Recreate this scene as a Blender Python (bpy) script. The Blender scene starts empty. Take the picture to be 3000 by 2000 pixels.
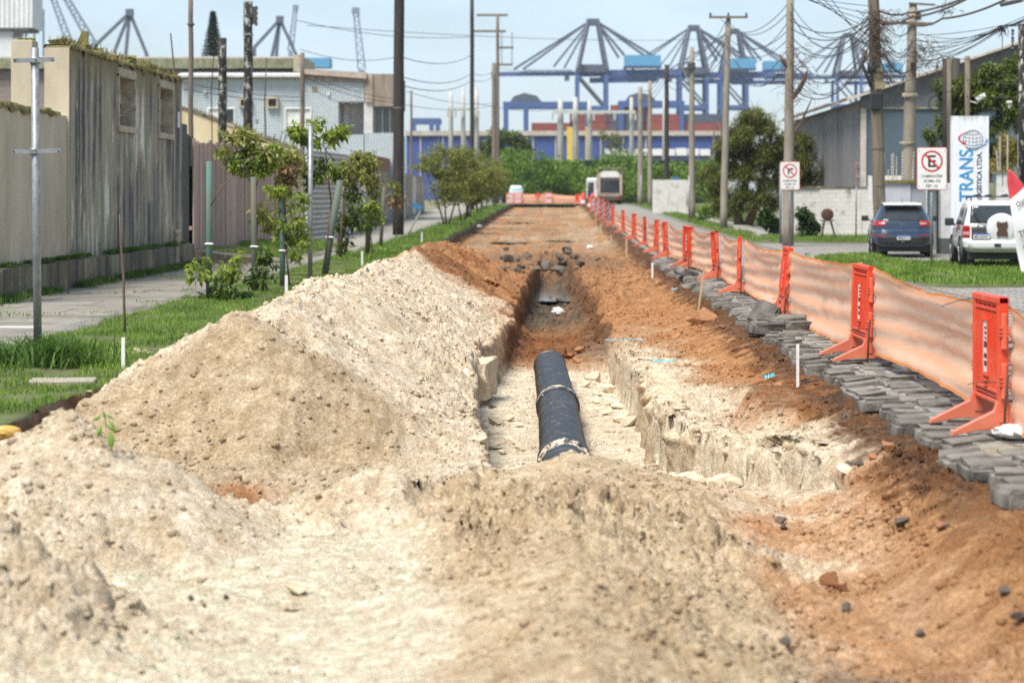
import bpy, bmesh, math, random
import numpy as np
from mathutils import Vector, Matrix, Euler

# ------------------------------------------------------------------ camera, sky, sun, exposure
scene = bpy.context.scene
COL = scene.collection
EYE = 1.85
FP = 6400.0                      # focal length in photo pixels (3000 px wide)
VX, VY = 1628.0, 570.0           # vanishing point of the street in photo pixels
cam_d = bpy.data.cameras.new('camera')
cam_d.sensor_width = 36.0
cam_d.lens = FP / 3000.0 * 36.0
cam_d.shift_x = -(VX - 1500.0) / 3000.0
cam_d.shift_y = -(1000.0 - VY) / 3000.0
cam_d.clip_start = 0.1
cam_d.clip_end = 6000.0
cam_d.dof.use_dof = True
cam_d.dof.focus_distance = 26.0
cam_d.dof.aperture_fstop = 2.1
cam = bpy.data.objects.new('camera', cam_d)
COL.objects.link(cam)
cam.location = (0, 0, EYE)
cam.rotation_euler = (math.radians(90), 0, 0)
scene.camera = cam

SUN_EL, SUN_AZ = math.radians(60), math.radians(-142)     # azimuth from +Y, positive towards +X
world = bpy.data.worlds.new('World'); scene.world = world
world.use_nodes = True
wn, wl = world.node_tree.nodes, world.node_tree.links
wn.clear()
w_out = wn.new('ShaderNodeOutputWorld'); w_bg = wn.new('ShaderNodeBackground')
w_sky = wn.new('ShaderNodeTexSky'); w_sky.sky_type = 'NISHITA'; w_sky.sun_disc = False
w_sky.sun_elevation = SUN_EL; w_sky.sun_rotation = SUN_AZ
w_sky.air_density = 1.0; w_sky.dust_density = 0.6; w_sky.ozone_density = 1.3
w_tc = wn.new('ShaderNodeTexCoord'); w_map = wn.new('ShaderNodeMapping')
w_map.inputs['Scale'].default_value = (1.0, 1.0, 3.2)
w_no = wn.new('ShaderNodeTexNoise'); w_no.inputs['Scale'].default_value = 4.5
w_no.inputs['Detail'].default_value = 5; w_no.inputs['Roughness'].default_value = 0.55
w_rp = wn.new('ShaderNodeMapRange')
w_rp.inputs['From Min'].default_value = 0.36; w_rp.inputs['From Max'].default_value = 0.66
w_rp.inputs['To Min'].default_value = 0.12; w_rp.inputs['To Max'].default_value = 0.80
w_mix = wn.new('ShaderNodeMix'); w_mix.data_type = 'RGBA'
w_mix.inputs['B'].default_value = (6.5, 8.0, 9.5, 1)     # thin bright overcast
wl.new(w_tc.outputs['Generated'], w_map.inputs['Vector']); wl.new(w_map.outputs['Vector'], w_no.inputs['Vector'])
wl.new(w_no.outputs['Fac'], w_rp.inputs['Value']); wl.new(w_rp.outputs['Result'], w_mix.inputs['Factor'])
wl.new(w_sky.outputs['Color'], w_mix.inputs['A']); wl.new(w_mix.outputs['Result'], w_bg.inputs['Color'])
w_bg.inputs["Strength"].default_value = 0.096
wl.new(w_bg.outputs['Background'], w_out.inputs['Surface'])

sun_d = bpy.data.lights.new('sun', 'SUN'); sun_d.energy = 4.6; sun_d.angle = math.radians(24)
sun_d.color = (1.0, 0.94, 0.86)
sun = bpy.data.objects.new('sun', sun_d); COL.objects.link(sun)
sd = Vector((math.sin(SUN_AZ) * math.cos(SUN_EL), math.cos(SUN_AZ) * math.cos(SUN_EL), math.sin(SUN_EL)))
sun.rotation_euler = sd.to_track_quat('Z', 'Y').to_euler()
sun.location = (0, 0, 60)

vs = scene.view_settings
vs.view_transform = 'Standard'; vs.look = 'None'; vs.gamma = 1.0; vs.exposure = 0.5
vs.use_curve_mapping = False
scene.render.engine = 'CYCLES'
scene.cycles.use_denoising = False
scene.cycles.max_bounces = 6
scene.cycles.transparent_max_bounces = 12
scene.cycles.caustics_reflective = False
scene.cycles.caustics_refractive = False

# ------------------------------------------------------------------ helpers
random.seed(7)
RNG = np.random.default_rng(7)
PI = math.pi

def wp(px, py, d):
    """photo pixel + street distance -> world point (used once, at build time, to read positions off the photograph)"""
    return Vector(((px - VX) * d / FP, d, EYE - (py - VY) * d / FP))
def wx(px, d): return (px - VX) * d / FP
def wz(py, d): return EYE - (py - VY) * d / FP
def sstep(a, b, x):
    t = np.clip((np.asarray(x, float) - a) / (b - a), 0, 1); return t * t * (3 - 2 * t)
def zg(d):
    """street level: flat, then rising gently towards the far end"""
    return 0.85 * sstep(70, 230, d) * 1.0
def zgf(d): return float(zg(d))

_P = np.random.default_rng(3).permutation(512)
_P = np.concatenate([_P, _P])
_G = np.random.default_rng(4).uniform(0, 2 * PI, 512)
_GX, _GY = np.cos(_G), np.sin(_G)
def noise2(x, y, seed=0):
    x = np.asarray(x, float) + seed * 17.31; y = np.asarray(y, float) - seed * 9.77
    xi = np.floor(x).astype(int); yi = np.floor(y).astype(int)
    xf = x - xi; yf = y - yi
    u = xf * xf * xf * (xf * (xf * 6 - 15) + 10); v = yf * yf * yf * (yf * (yf * 6 - 15) + 10)
    def g(ix, iy, fx, fy):
        h = _P[(_P[ix & 511] + iy) & 511]
        return _GX[h] * fx + _GY[h] * fy
    a = g(xi, yi, xf, yf); b = g(xi + 1, yi, xf - 1, yf)
    c = g(xi, yi + 1, xf, yf - 1); d = g(xi + 1, yi + 1, xf - 1, yf - 1)
    return ((a + u * (b - a)) + v * ((c + u * (d - c)) - (a + u * (b - a)))) * 1.5
def fbm(x, y, oct=4, seed=0, gain=0.5):
    s = 0; a = 1.0
    for o in range(oct):
        s = s + a * noise2(np.asarray(x) * 2 ** o, np.asarray(y) * 2 ** o, seed + o * 3); a *= gain
    return s

class MB:
    """collects shapes into one mesh"""
    def __init__(s): s.v = []; s.f = []; s.val = []
    def add(s, vs_, fs, val=None):
        b = len(s.v); s.v += [tuple(p) for p in vs_]; s.f += [tuple(i + b for i in f) for f in fs]
        if val is not None: s.val += [val] * len(vs_)
        return s
    def box(s, c, d, rz=0.0, rx=0.0, ry=0.0, taper=1.0, jit=0.0):
        c = Vector(c); h = Vector(d) / 2
        R = Euler((rx, ry, rz)).to_matrix()
        pts = []
        for z in (-1, 1):
            k = taper if z > 0 else 1.0
            for x, y in ((-1, -1), (1, -1), (1, 1), (-1, 1)):
                p = Vector((x * h.x * k, y * h.y * k, z * h.z))
                if jit: p += Vector((random.uniform(-jit, jit), random.uniform(-jit, jit), random.uniform(-jit, jit)))
                pts.append(c + R @ p)
        return s.add(pts, [(0, 3, 2, 1), (4, 5, 6, 7), (0, 1, 5, 4), (1, 2, 6, 5), (2, 3, 7, 6), (3, 0, 4, 7)])
    def bx(s, x0, x1, y0, y1, z0, z1):
        return s.box(((x0 + x1) / 2, (y0 + y1) / 2, (z0 + z1) / 2), (abs(x1 - x0), abs(y1 - y0), abs(z1 - z0)))
    def beam(s, a, b, w, h=None):
        a = Vector(a); b = Vector(b); h = h or w
        d = (b - a); L = d.length
        if L < 1e-6: return s
        q = d.to_track_quat('Y', 'Z').to_matrix()
        pts = []
        for t in (0, L):
            for x, z in ((-1, -1), (1, -1), (1, 1), (-1, 1)):
                pts.append(a + q @ Vector((x * w / 2, t, z * h / 2)))
        return s.add(pts, [(0, 1, 2, 3), (7, 6, 5, 4), (0, 4, 5, 1), (1, 5, 6, 2), (2, 6, 7, 3), (3, 7, 4, 0)])
    def tube(s, pts, r, n=8, cap=True):
        pts = [Vector(p) for p in pts]; m = len(pts)
        rs = r if isinstance(r, (list, tuple)) else [r] * m
        vs_ = []; up = None
        for i, p in enumerate(pts):
            t = (pts[min(i + 1, m - 1)] - pts[max(i - 1, 0)])
            t = t.normalized() if t.length > 1e-9 else Vector((0, 0, 1))
            if up is None: up = Vector((0, 0, 1)) if abs(t.z) < 0.9 else Vector((1, 0, 0))
            a = t.cross(up)
            if a.length < 1e-4: a = t.cross(Vector((0, 1, 0)))
            a.normalize(); b = a.cross(t).normalized(); up = b
            for k in range(n):
                an = 2 * PI * k / n
                vs_.append(p + (a * math.cos(an) + b * math.sin(an)) * rs[i])
        fs = []
        for i in range(m - 1):
            for k in range(n):
                k2 = (k + 1) % n
                fs.append((i * n + k, i * n + k2, (i + 1) * n + k2, (i + 1) * n + k))
        if cap:
            fs.append(tuple(range(n - 1, -1, -1))); fs.append(tuple((m - 1) * n + k for k in range(n)))
        return s.add(vs_, fs)
    def lathe(s, prof, c=(0, 0, 0), axis='Z', n=20, arc=2 * PI):
        c = Vector(c); vs_ = []; m = len(prof)
        full = abs(arc - 2 * PI) < 1e-6
        nn = n if full else n + 1
        for k in range(nn):
            an = arc * k / n
            for r, h in prof:
                x, y = r * math.cos(an), r * math.sin(an)
                p = {'Z': (x, y, h), 'Y': (x, h, y), 'X': (h, x, y)}[axis]
                vs_.append(c + Vector(p))
        fs = []
        for k in range(n):
            k2 = (k + 1) % nn
            for i in range(m - 1):
                fs.append((k * m + i, k2 * m + i, k2 * m + i + 1, k * m + i + 1))
        return s.add(vs_, fs)
    def prism(s, poly, y0, y1, axis='Y'):
        n = len(poly); vs_ = []
        for y in (y0, y1):
            for a, b in poly:
                vs_.append({'Y': (a, y, b), 'X': (y, a, b), 'Z': (a, b, y)}[axis])
        fs = [tuple(range(n)), tuple(range(2 * n - 1, n - 1, -1))]
        for i in range(n):
            j = (i + 1) % n
            fs.append((i, i + n, j + n, j))
        return s.add(vs_, fs)
    def build(s, name, mat, parent=None, smooth=False, loc=None, fix=True, bevel=0.0):
        me = bpy.data.meshes.new(name)
        me.from_pydata([tuple(v) for v in s.v], [], s.f)
        if fix or bevel:
            bm = bmesh.new(); bm.from_mesh(me)
            bmesh.ops.recalc_face_normals(bm, faces=bm.faces)
            if bevel:
                bmesh.ops.bevel(bm, geom=bm.edges[:], offset=bevel, segments=1, affect='EDGES', profile=0.5)
            bm.to_mesh(me); bm.free()
        elif s.val and len(s.val) == len(s.v):
            at = me.attributes.new('v', 'FLOAT', 'POINT'); at.data.foreach_set('value', s.val)
        if smooth: me.polygons.foreach_set('use_smooth', [True] * len(me.polygons))
        return link(name, me, mat, parent, loc)

def link(name, me, mat, parent=None, loc=None):
    o = bpy.data.objects.new(name, me)
    if mat is not None and not me.materials: me.materials.append(mat)
    COL.objects.link(o)
    if parent is not None: o.parent = parent
    if loc is not None: o.location = loc
    return o
def tag(o, label, cat, group=None, kind=None):
    o['label'] = label; o['category'] = cat
    if group: o['group'] = group
    if kind: o['kind'] = kind
    return o
def struct(o, label=None):
    o['kind'] = 'structure'
    if label: o['label'] = label
    return o
def thing(name, label, cat, loc=(0, 0, 0), rz=0.0, group=None, rx=0.0, ry=0.0):
    o = bpy.data.objects.new(name, None); COL.objects.link(o)
    o.empty_display_size = 0.2
    o.location = loc; o.rotation_euler = (rx, ry, rz)
    return tag(o, label, cat, group)
def copy_tree(o, parent=None):
    c = o.copy(); COL.objects.link(c); c.parent = parent
    for ch in list(o.children): copy_tree(ch, c)
    return c
def np_mesh(name, V, F, mat, parent=None, smooth=False, attrs=None, colors=None):
    """V (n,3), F (m,k) numpy"""
    me = bpy.data.meshes.new(name)
    V = np.ascontiguousarray(V, np.float32); F = np.ascontiguousarray(F, np.int32)
    k = F.shape[1]
    me.vertices.add(len(V)); me.vertices.foreach_set('co', V.ravel())
    me.loops.add(F.size); me.loops.foreach_set('vertex_index', F.ravel())
    me.polygons.add(len(F))
    me.polygons.foreach_set('loop_start', np.arange(0, F.size, k, dtype=np.int32))
    me.polygons.foreach_set('loop_total', np.full(len(F), k, np.int32))
    if smooth: me.polygons.foreach_set('use_smooth', np.ones(len(F), bool))
    me.update(calc_edges=True)
    for nm, arr in (attrs or {}).items():
        at = me.attributes.new(nm, 'FLOAT', 'POINT'); at.data.foreach_set('value', np.ascontiguousarray(arr, np.float32))
    for nm, arr in (colors or {}).items():
        at = me.attributes.new(nm, 'FLOAT_COLOR', 'POINT')
        at.data.foreach_set('color', np.ascontiguousarray(np.c_[arr, np.ones(len(arr))], np.float32).ravel())
    return link(name, me, mat, parent)

# ------------------------------------------------------------------ materials
MATS = {}
class NT:
    def __init__(s, name):
        s.m = bpy.data.materials.new(name); s.m.use_nodes = True
        s.n, s.l = s.m.node_tree.nodes, s.m.node_tree.links
        s.b = s.n['Principled BSDF']; s.out = s.n['Material Output']
    def new(s, t, **kw):
        nd = s.n.new(t)
        for k, v in kw.items():
            if k in nd.inputs: nd.inputs[k].default_value = v
            else: setattr(nd, k, v)
        return nd
    def noise(s, vec, scale, detail=4, rough=0.6):
        nd = s.new('ShaderNodeTexNoise', Scale=scale, Detail=detail, Roughness=rough)
        s.l.new(vec, nd.inputs['Vector']); return nd.outputs['Fac']
    def ramp(s, fac, a, b, c0=(0, 0, 0, 1), c1=(1, 1, 1, 1)):
        nd = s.new('ShaderNodeValToRGB'); nd.color_ramp.elements[0].position = a; nd.color_ramp.elements[1].position = b
        nd.color_ramp.elements[0].color = c0; nd.color_ramp.elements[1].color = c1
        s.l.new(fac, nd.inputs['Fac']); return nd.outputs['Color']
    def mix(s, fac, a, b, bt='MIX'):
        nd = s.new('ShaderNodeMix', data_type='RGBA', blend_type=bt)
        for sock, v in ((nd.inputs['Factor'], fac), (nd.inputs['A'], a), (nd.inputs['B'], b)):
            if isinstance(v, (int, float)): sock.default_value = v
            elif isinstance(v, tuple): sock.default_value = v if len(v) == 4 else (*v, 1)
            else: s.l.new(v, sock)
        return nd.outputs['Result']
    def math(s, op, a, b=0.0):
        nd = s.new('ShaderNodeMath', operation=op)
        for i, v in enumerate((a, b)):
            if isinstance(v, (int, float)): nd.inputs[i].default_value = v
            else: s.l.new(v, nd.inputs[i])
        return nd.outputs[0]
    def coord(s, which='Object', scale=(1, 1, 1)):
        tc = s.new('ShaderNodeTexCoord')
        if scale == (1, 1, 1): return tc.outputs[which]
        mp = s.new('ShaderNodeMapping'); mp.inputs['Scale'].default_value = scale
        s.l.new(tc.outputs[which], mp.inputs['Vector']); return mp.outputs['Vector']
    def bump(s, h, strength=0.4, dist=0.02):
        nd = s.new('ShaderNodeBump', Strength=strength, Distance=dist)
        s.l.new(h, nd.inputs['Height']); s.l.new(nd.outputs['Normal'], s.b.inputs['Normal'])
    def col(s, c): s.l.new(c, s.b.inputs['Base Color'])

def mat(name, c, c2=None, scale=6.0, rough=0.7, bump=0.0, bscale=None, stretch=(1, 1, 1), metal=0.0, rnd=0.0, spec=None, detail=5, lo=0.35, hi=0.65):
    if name in MATS: return MATS[name]
    t = NT(name)
    t.b.inputs['Roughness'].default_value = rough; t.b.inputs['Metallic'].default_value = metal
    if spec is not None: t.b.inputs['Specular IOR Level'].default_value = spec
    c2 = c2 or tuple(x * 0.72 for x in c)
    v = t.coord('Object', stretch)
    f = t.noise(v, scale, detail, 0.62)
    colr = t.mix(t.ramp(f, lo, hi), (*c, 1), (*c2, 1))
    if rnd:
        oi = t.new('ShaderNodeObjectInfo')
        hs = t.new('ShaderNodeHueSaturation')
        mr = t.new('ShaderNodeMapRange'); t.l.new(oi.outputs['Random'], mr.inputs['Value'])
        mr.inputs['To Min'].default_value = 1 - rnd; mr.inputs['To Max'].default_value = 1 + rnd
        t.l.new(mr.outputs['Result'], hs.inputs['Value']); t.l.new(colr, hs.inputs['Color']); colr = hs.outputs['Color']
    t.col(colr)
    if bump:
        t.bump(t.noise(v, bscale or scale * 3, 6, 0.65), bump, 0.02)
    MATS[name] = t.m
    return t.m

def leaf_mat(name, ca, cb, rough=0.5, trans=0.25):
    t = NT(name)
    at = t.new('ShaderNodeAttribute', attribute_name='v')
    c = t.mix(at.outputs['Fac'], (*ca, 1), (*cb, 1))
    t.col(c); t.b.inputs['Roughness'].default_value = rough
    t.b.inputs['Specular IOR Level'].default_value = 0.3
    tr = t.new('ShaderNodeBsdfTranslucent'); t.l.new(c, tr.inputs['Color'])
    ms = t.new('ShaderNodeMixShader'); ms.inputs['Fac'].default_value = trans
    t.l.new(t.b.outputs['BSDF'], ms.inputs[1]); t.l.new(tr.outputs['BSDF'], ms.inputs[2])
    t.l.new(ms.outputs['Shader'], t.out.inputs['Surface'])
    MATS[name] = t.m
    return t.m

M_GALV = mat('galvanised', (0.31, 0.325, 0.34), (0.20, 0.21, 0.225), 14, 0.5, 0.1, 60, metal=0.45)
M_STEEL = mat('dark_steel', (0.05, 0.05, 0.055), (0.09, 0.08, 0.07), 8, 0.6)
M_WHITEP = mat('white_paint', (0.78, 0.78, 0.76), (0.62, 0.61, 0.57), 3, 0.5)
M_RUST = mat('rusty_steel', (0.12, 0.055, 0.03), (0.05, 0.03, 0.02), 40, 0.85, 0.4, 120)
M_BLACK = mat('black_rubber', (0.015, 0.015, 0.016), (0.03, 0.03, 0.03), 10, 0.6)
M_GLASS = mat('dark_glass', (0.02, 0.025, 0.03), (0.035, 0.04, 0.045), 2, 0.08, spec=0.8)
M_REDP = mat('sign_red', (0.55, 0.015, 0.02), (0.45, 0.015, 0.02), 6, 0.45)
M_BLKP = mat('sign_black', (0.02, 0.02, 0.02), None, 6, 0.5)
M_CABLE = mat('cable_black', (0.02, 0.02, 0.022), (0.05, 0.045, 0.04), 8, 0.6)

def text_obj(body, size, mat_, parent, name='lettering', loc=(0, 0, 0), rot=(0, 0, 0), ext=0.002, align='CENTER', sx=1.0, bold=0.0):
    cu = bpy.data.curves.new('letters', 'FONT'); cu.body = body; cu.size = size; cu.extrude = ext
    cu.align_x = align; cu.align_y = 'CENTER'; cu.offset = bold
    tmp = bpy.data.objects.new('letters', cu); COL.objects.link(tmp)
    bpy.context.view_layer.update()
    dg = bpy.context.evaluated_depsgraph_get()
    me = bpy.data.meshes.new_from_object(tmp.evaluated_get(dg))
    bpy.data.objects.remove(tmp); bpy.data.curves.remove(cu)
    me.materials.clear()
    if sx != 1.0:
        me.transform(Matrix.Diagonal((sx, 1, 1, 1)))
    o = link(name, me, mat_, parent); o.location = loc; o.rotation_euler = rot
    return o

# leaf clouds -------------------------------------------------------
def leaf_arrays(blobs, L, Wd, droop=0.5, seed=0, shell=0.35, curl=0.25):
    """blobs: (centre, radii, count). Diamond leaves (4 verts, 1 folded quad) through each ellipsoid's volume."""
    rg = np.random.default_rng(seed)
    C = []; T = []; 
    for c, r, n in blobs:
        d = rg.normal(size=(n, 3)); d /= np.linalg.norm(d, axis=1)[:, None]
        rad = rg.uniform(shell, 1.0, n) ** 0.6
        rad *= 1 + 0.28 * np.sin(d[:, 0] * 5 + seed) * np.cos(d[:, 2] * 4 + d[:, 1] * 3)
        C.append(np.array(c) + d * rad[:, None] * np.array(r))
        t = d * 0.8 + rg.normal(size=(n, 3)) * 0.7; t[:, 2] -= droop
        T.append(t)
    C = np.concatenate(C); T = np.concatenate(T); n = len(C)
    T /= np.linalg.norm(T, axis=1)[:, None]
    up = rg.normal(size=(n, 3)) * 0.45 + np.array([0, 0, 1.0])
    S = np.cross(T, up); S /= (np.linalg.norm(S, axis=1)[:, None] + 1e-9)
    N = np.cross(S, T)
    l = L * rg.uniform(0.65, 1.25, n)[:, None]; w = Wd * rg.uniform(0.7, 1.2, n)[:, None]
    b = C; tip = C + T * l - N * l * curl * 0.5
    m = C + T * l * 0.42
    V = np.stack([b, m + S * w * 0.5 + N * w * 0.16, tip, m - S * w * 0.5 + N * w * 0.16], 1).reshape(-1, 3)
    F = np.arange(4 * n).reshape(n, 4)
    val = np.repeat(np.clip(rg.beta(2.2, 1.8, n) * 0.85 + rg.uniform(0, 0.22, n), 0, 1), 4)
    return V, F, val
def leaf_obj(name, blobs, L, Wd, mat_, parent=None, **kw):
    V, F, val = leaf_arrays(blobs, L, Wd, **kw)
    return np_mesh(name, V, F, mat_, parent, attrs={'v': val})
def grass_arrays(P, H, Wd, rg, lean=0.35):
    n = len(P)
    a = rg.uniform(0, 2 * PI, n); h = H * rg.uniform(0.5, 1.3, n)
    w = Wd * rg.uniform(0.7, 1.3, n)
    dx, dy = np.cos(a), np.sin(a)
    b = rg.uniform(0, 2 * PI, n); le = rg.uniform(0.05, lean * 2, n) * h
    o = np.stack([np.cos(b) * le, np.sin(b) * le, np.zeros(n)], 1)
    up = np.zeros((n, 3)); up[:, 2] = h
    side = np.stack([dx * w / 2, dy * w / 2, np.zeros(n)], 1)
    mid = P + up * 0.6 + o * 0.35
    tip = P + up * (1 - 0.15 * (le / (h + 1e-6)))[:, None] + o
    V = np.stack([P - side, P + side, mid + side * 0.7, mid - side * 0.7, tip], 1).reshape(-1, 3)
    i = np.arange(n)[:, None] * 5
    F = np.concatenate([i + np.array([[0, 1, 2]]), i + np.array([[0, 2, 3]]), i + np.array([[3, 2, 4]])], 0)
    val = np.repeat(rg.beta(2, 2, n), 5)
    return V, F, val
# ------------------------------------------------------------------ TERRAIN: excavated bed, trench and spoil heaps
def seg_cone(X, Y, pts, slope, front=None, right=None):
    """height of a heap with a crest polyline and an angle of repose"""
    H = np.full(X.shape, -9.0)
    for (x0, y0, z0), (x1, y1, z1) in zip(pts[:-1], pts[1:]):
        dx, dy = x1 - x0, y1 - y0; L2 = dx * dx + dy * dy
        t = np.clip(((X - x0) * dx + (Y - y0) * dy) / L2, 0, 1)
        ex, ey = X - (x0 + t * dx), Y - (y0 + t * dy)
        s = slope
        dist = np.sqrt(ex ** 2 + ey ** 2)
        if front is not None:
            k = np.clip(-ey / (dist + 1e-6), 0, 1); s = slope * (1 - k) + front * k
        H = np.maximum(H, z0 + t * (z1 - z0) - s * dist)
    return H
def smax(a, b, k):
    h = np.clip(0.5 + 0.5 * (a - b) / k, 0, 1)
    return b + (a - b) * h + k * h * (1 - h)

TY = [15.5, 16.8, 18.1, 19.4, 20.8, 23.8, 26, 30, 33.3, 37, 45, 54, 59, 70, 79, 240]
TXR = [1.9, 2.25, 2.07, 1.72, 1.28, 1.05, 1.12, 1.00, 0.92, 0.98, 0.98, 0.88, 0.76, 0.56, 0.44, 0.44]
LY = [15.5, 18, 19, 21, 23.9, 27.6, 30, 34.4, 37, 45, 54, 70, 79, 240]
LXL = [-0.45, -0.52, -0.60, -0.75, -0.88, -1.08, -1.14, -0.95, -0.86, -0.88, -0.82, -0.66, -0.52, -0.52]
FY = [15.2, 16.6, 18.0, 19.3, 21, 23, 34, 36, 38.5, 42, 46, 50, 60, 66, 71, 75, 79, 240]
FZ = [-0.42, -0.48, -0.64, -0.82, -0.98, -1.07, -1.07, -1.06, -1.00, -1.02, -1.15, -1.20, -1.22, -1.30, -1.30, -0.80, -0.36, -0.36]
def edge_r(Y): return np.interp(Y, TY, TXR) + (.03 + .07 * sstep(24, 28, Y) + .08 * sstep(34, 42, Y)) * fbm(Y * 0.9, Y * 0 + 3.3, 4, 11)
def edge_l(Y): return np.interp(Y, LY, LXL) + (0.08 + .08 * sstep(34, 42, Y)) * fbm(Y * 0.8, Y * 0 + 8.1, 4, 12)

RIDGE = [(-2.85, 19.5, .78), (-2.95, 22, .70), (-2.85, 26.8, .80), (-3.0, 33, .68), (-2.9, 41, .66), (-2.85, 49, .74), (-2.65, 55, .66), (-2.8, 62, .10)]
HEAP2 = [(-4.1, 15.0, .05), (-3.6, 14.7, .30), (-3.17, 14.5, .40), (-2.85, 14.4, .05), (-2.4, 14.6, -.20)]
HEAP3 = [(-3.3, 11.9, .10), (-2.75, 11.5, .03), (-2.5, 11.3, -.14), (-2.2, 11.2, -.34)]
HEAP4 = [(-2.55, 15.6, -.29), (-2.42, 15.7, -.42), (-2.19, 15.7, -.33), (-1.8, 15.7, -.30), (-1.41, 15.7, -.15), (-1.17, 15.7, -.13), (-.95, 15.7, -.17), (-.71, 15.8, -.23), (-.49, 16.0, -.32)]
HUMP = [(.14, 17.6, -.27), (.10, 16.6, -.10), (.06, 15.4, -.12), (.1, 13, -.19), (.15, 10.5, -.22), (.2, 6, -.2)]

def terrain(X, Y, detail=True):
    X = np.asarray(X, float); Y = np.asarray(Y, float)
    g = zg(Y)
    low = fbm(X * 0.55, Y * 0.3, 3, 1)
    bed = -0.40 + 0.05 * low
    # left pan is scraped lower
    bed = bed - 0.06 * sstep(-0.6, -1.2, X) * sstep(17, 15, Y)
    bed = bed - 0.22 * np.exp(-((X + 2.3) / .75) ** 2 - ((Y - 17.0) / .45) ** 2) - .16 * np.exp(-((X + 2.5) / .3) ** 2 - ((Y - 17.1) / .25) ** 2)
    bed = bed - 0.17 * sstep(18.0, 17.1, Y) * sstep(.2, 1.0, X)
    # bank up to the underside of the paving on the right
    wob = 0.12 * fbm(X * 0 + 2.0, Y * 0.7, 4, 5)
    bank = sstep(1.75 + wob, 2.75 + wob * 0.6, X)
    bench = sstep(1.75, 2.05, X + 0.12 * fbm(X * 2, Y * 2, 3, 6)) * sstep(20.3, 20.7, Y) * sstep(25.0, 23.0, Y)
    bed = bed + (-0.12 - bed) * np.clip(np.maximum(bank, 0.85 * bench), 0, 1)
    # left bank up to the verge
    lb = sstep(-4.25 + 0.1 * wob, -4.75 + 0.1 * wob, X)
    bed = bed + (0.0 - bed) * lb
    # heaps
    big = 0.10 * fbm(X * 0.9, Y * 0.7, 4, 21)
    rg_ = seg_cone(X + 0.15 * noise2(Y * .8, X * .8, 31), Y, RIDGE, 0.56, 0.80) + big * 0.8
    rg_ = rg_ - 0.30 * np.exp(-((X + 3.05) / 0.42) ** 2 - ((Y - 18.45) / 0.60) ** 2) - 0.34 * np.exp(-((X + 1.95) / 0.36) ** 2 - ((Y - 18.3) / 0.6) ** 2)      # scoops in the front face
    rg_ = rg_ - 0.22 * np.exp(-((Y - 21.3) / 0.9) ** 2) * sstep(-3.6, -2.6, X)      # saddle behind the first peak
    rg_ = rg_ - 0.14 * np.exp(-((Y - 30.5) / 1.5) ** 2) * sstep(-3.6, -2.4, X)
    h2 = seg_cone(X, Y, HEAP2, 0.62, 0.50) + 0.5 * big + 0.06 * fbm(X * 2.2, Y * 2.2, 4, 22)
    h3 = seg_cone(X, Y, HEAP3, 0.66, 0.5) + 0.08 * fbm(X * 2.5, Y * 2.5, 4, 23)
    h4 = seg_cone(X, Y, HEAP4, 0.60, 0.42) + 0.13 * fbm(X * 2.0, Y * 2.0, 4, 24)
    Ys = np.where(Y > 17.6, 17.6 + (Y - 17.6) * 1.7, Y)
    hu = seg_cone(X, Ys, HUMP, 0.27) + 0.06 * fbm(X * 1.4, Y * 1.4, 3, 25)
    heap = np.maximum(np.maximum(h2, h3), h4)
    # trench
    xr, xl = edge_r(Y), edge_l(Y)
    fl = np.interp(Y, FY, FZ) + 0.02 * fbm(X * 2, Y * 1.2, 3, 41)
    fl = fl + 0.06 * sstep(0.75, 1.35, X) * sstep(24.5, 21, Y)
    fl = fl + 0.10 * sstep(50, 54, Y) * (fbm(X * 3, Y * 2, 3, 42)) + 0.20 * sstep(0.3, .9, np.abs(X + .1) + .1 * noise2(X * 3, Y * 2, 44)) * sstep(36, 39, Y)
    wall_w = 0.045 + 0.16 * np.clip(fbm(Y * 0.8, X * 0, 2, 43), 0, 1) * sstep(24, 30, Y) + .05 * sstep(30, 40, Y)
    inT = sstep(0, 1, (xr - X) / (wall_w + .22 * sstep(33, 40, Y)) + 0.3) * sstep(0, 1, (X - xl) / (wall_w * 1.3) + 0.3)
    inT = inT * sstep(15.6, 16.8, Y) * sstep(80, 78.5, Y)
    bed = smax(smax(bed, rg_, 0.02), heap, 0.015)
    z = bed * (1 - inT) + np.minimum(fl, bed) * inT
    z = smax(z, hu, 0.02)
    # broken mud and rocks round the trench's far end
    far = np.exp(-((Y - 77) / 6.0) ** 2) * sstep(2.6, 0.6, np.abs(X))
    z = z + far * 0.16 * np.clip(fbm(X * 2.2, Y * 1.1, 4, 51) + .2, 0, 2)
    if detail:
        smooth = np.clip(0.75 + 1.3 * fbm(X * 0.6, Y * 0.45, 3, 61), 0.12, 1.7)
        pan = sstep(-0.30, -0.40, z) * sstep(0, -0.8, X) * sstep(15.5, 14.5, Y)
        floor = inT * sstep(36, 34, Y)
        hmk = sstep(-1.0, -.5, X + .3 * fbm(X * .8, Y * .6, 3, 62)) * sstep(1.5, 1.0, X) * sstep(18.3, 17.3, Y)
        face = sstep(19.9, 19.2, Y) * sstep(16.9, 17.4, Y) * sstep(-0.5, -0.3, z)
        k = smooth * (1 - 0.55 * pan) * (1 - 0.9 * floor) * (1 - 0.72 * face) * (1 + .55 * hmk) * (1 + .7 * sstep(-2.2, -2.6, X) * sstep(16, 15, Y))
        cl = np.abs(noise2(X * 5.5, Y * 5.5, 71)); cl2 = np.abs(noise2(X * 12, Y * 12, 72)); cl3 = np.abs(noise2(X * 27, Y * 27, 73))
        z = z + k * (0.060 * (cl - .3) + 0.046 * (cl2 - .3) + 0.030 * (cl3 - .3))
        # run-off rills down the flanks of the spoil ridge
        fl_ = sstep(-.25, .0, z) * sstep(-.9, -1.3, X) * sstep(20.0, 21.0, Y)
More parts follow.
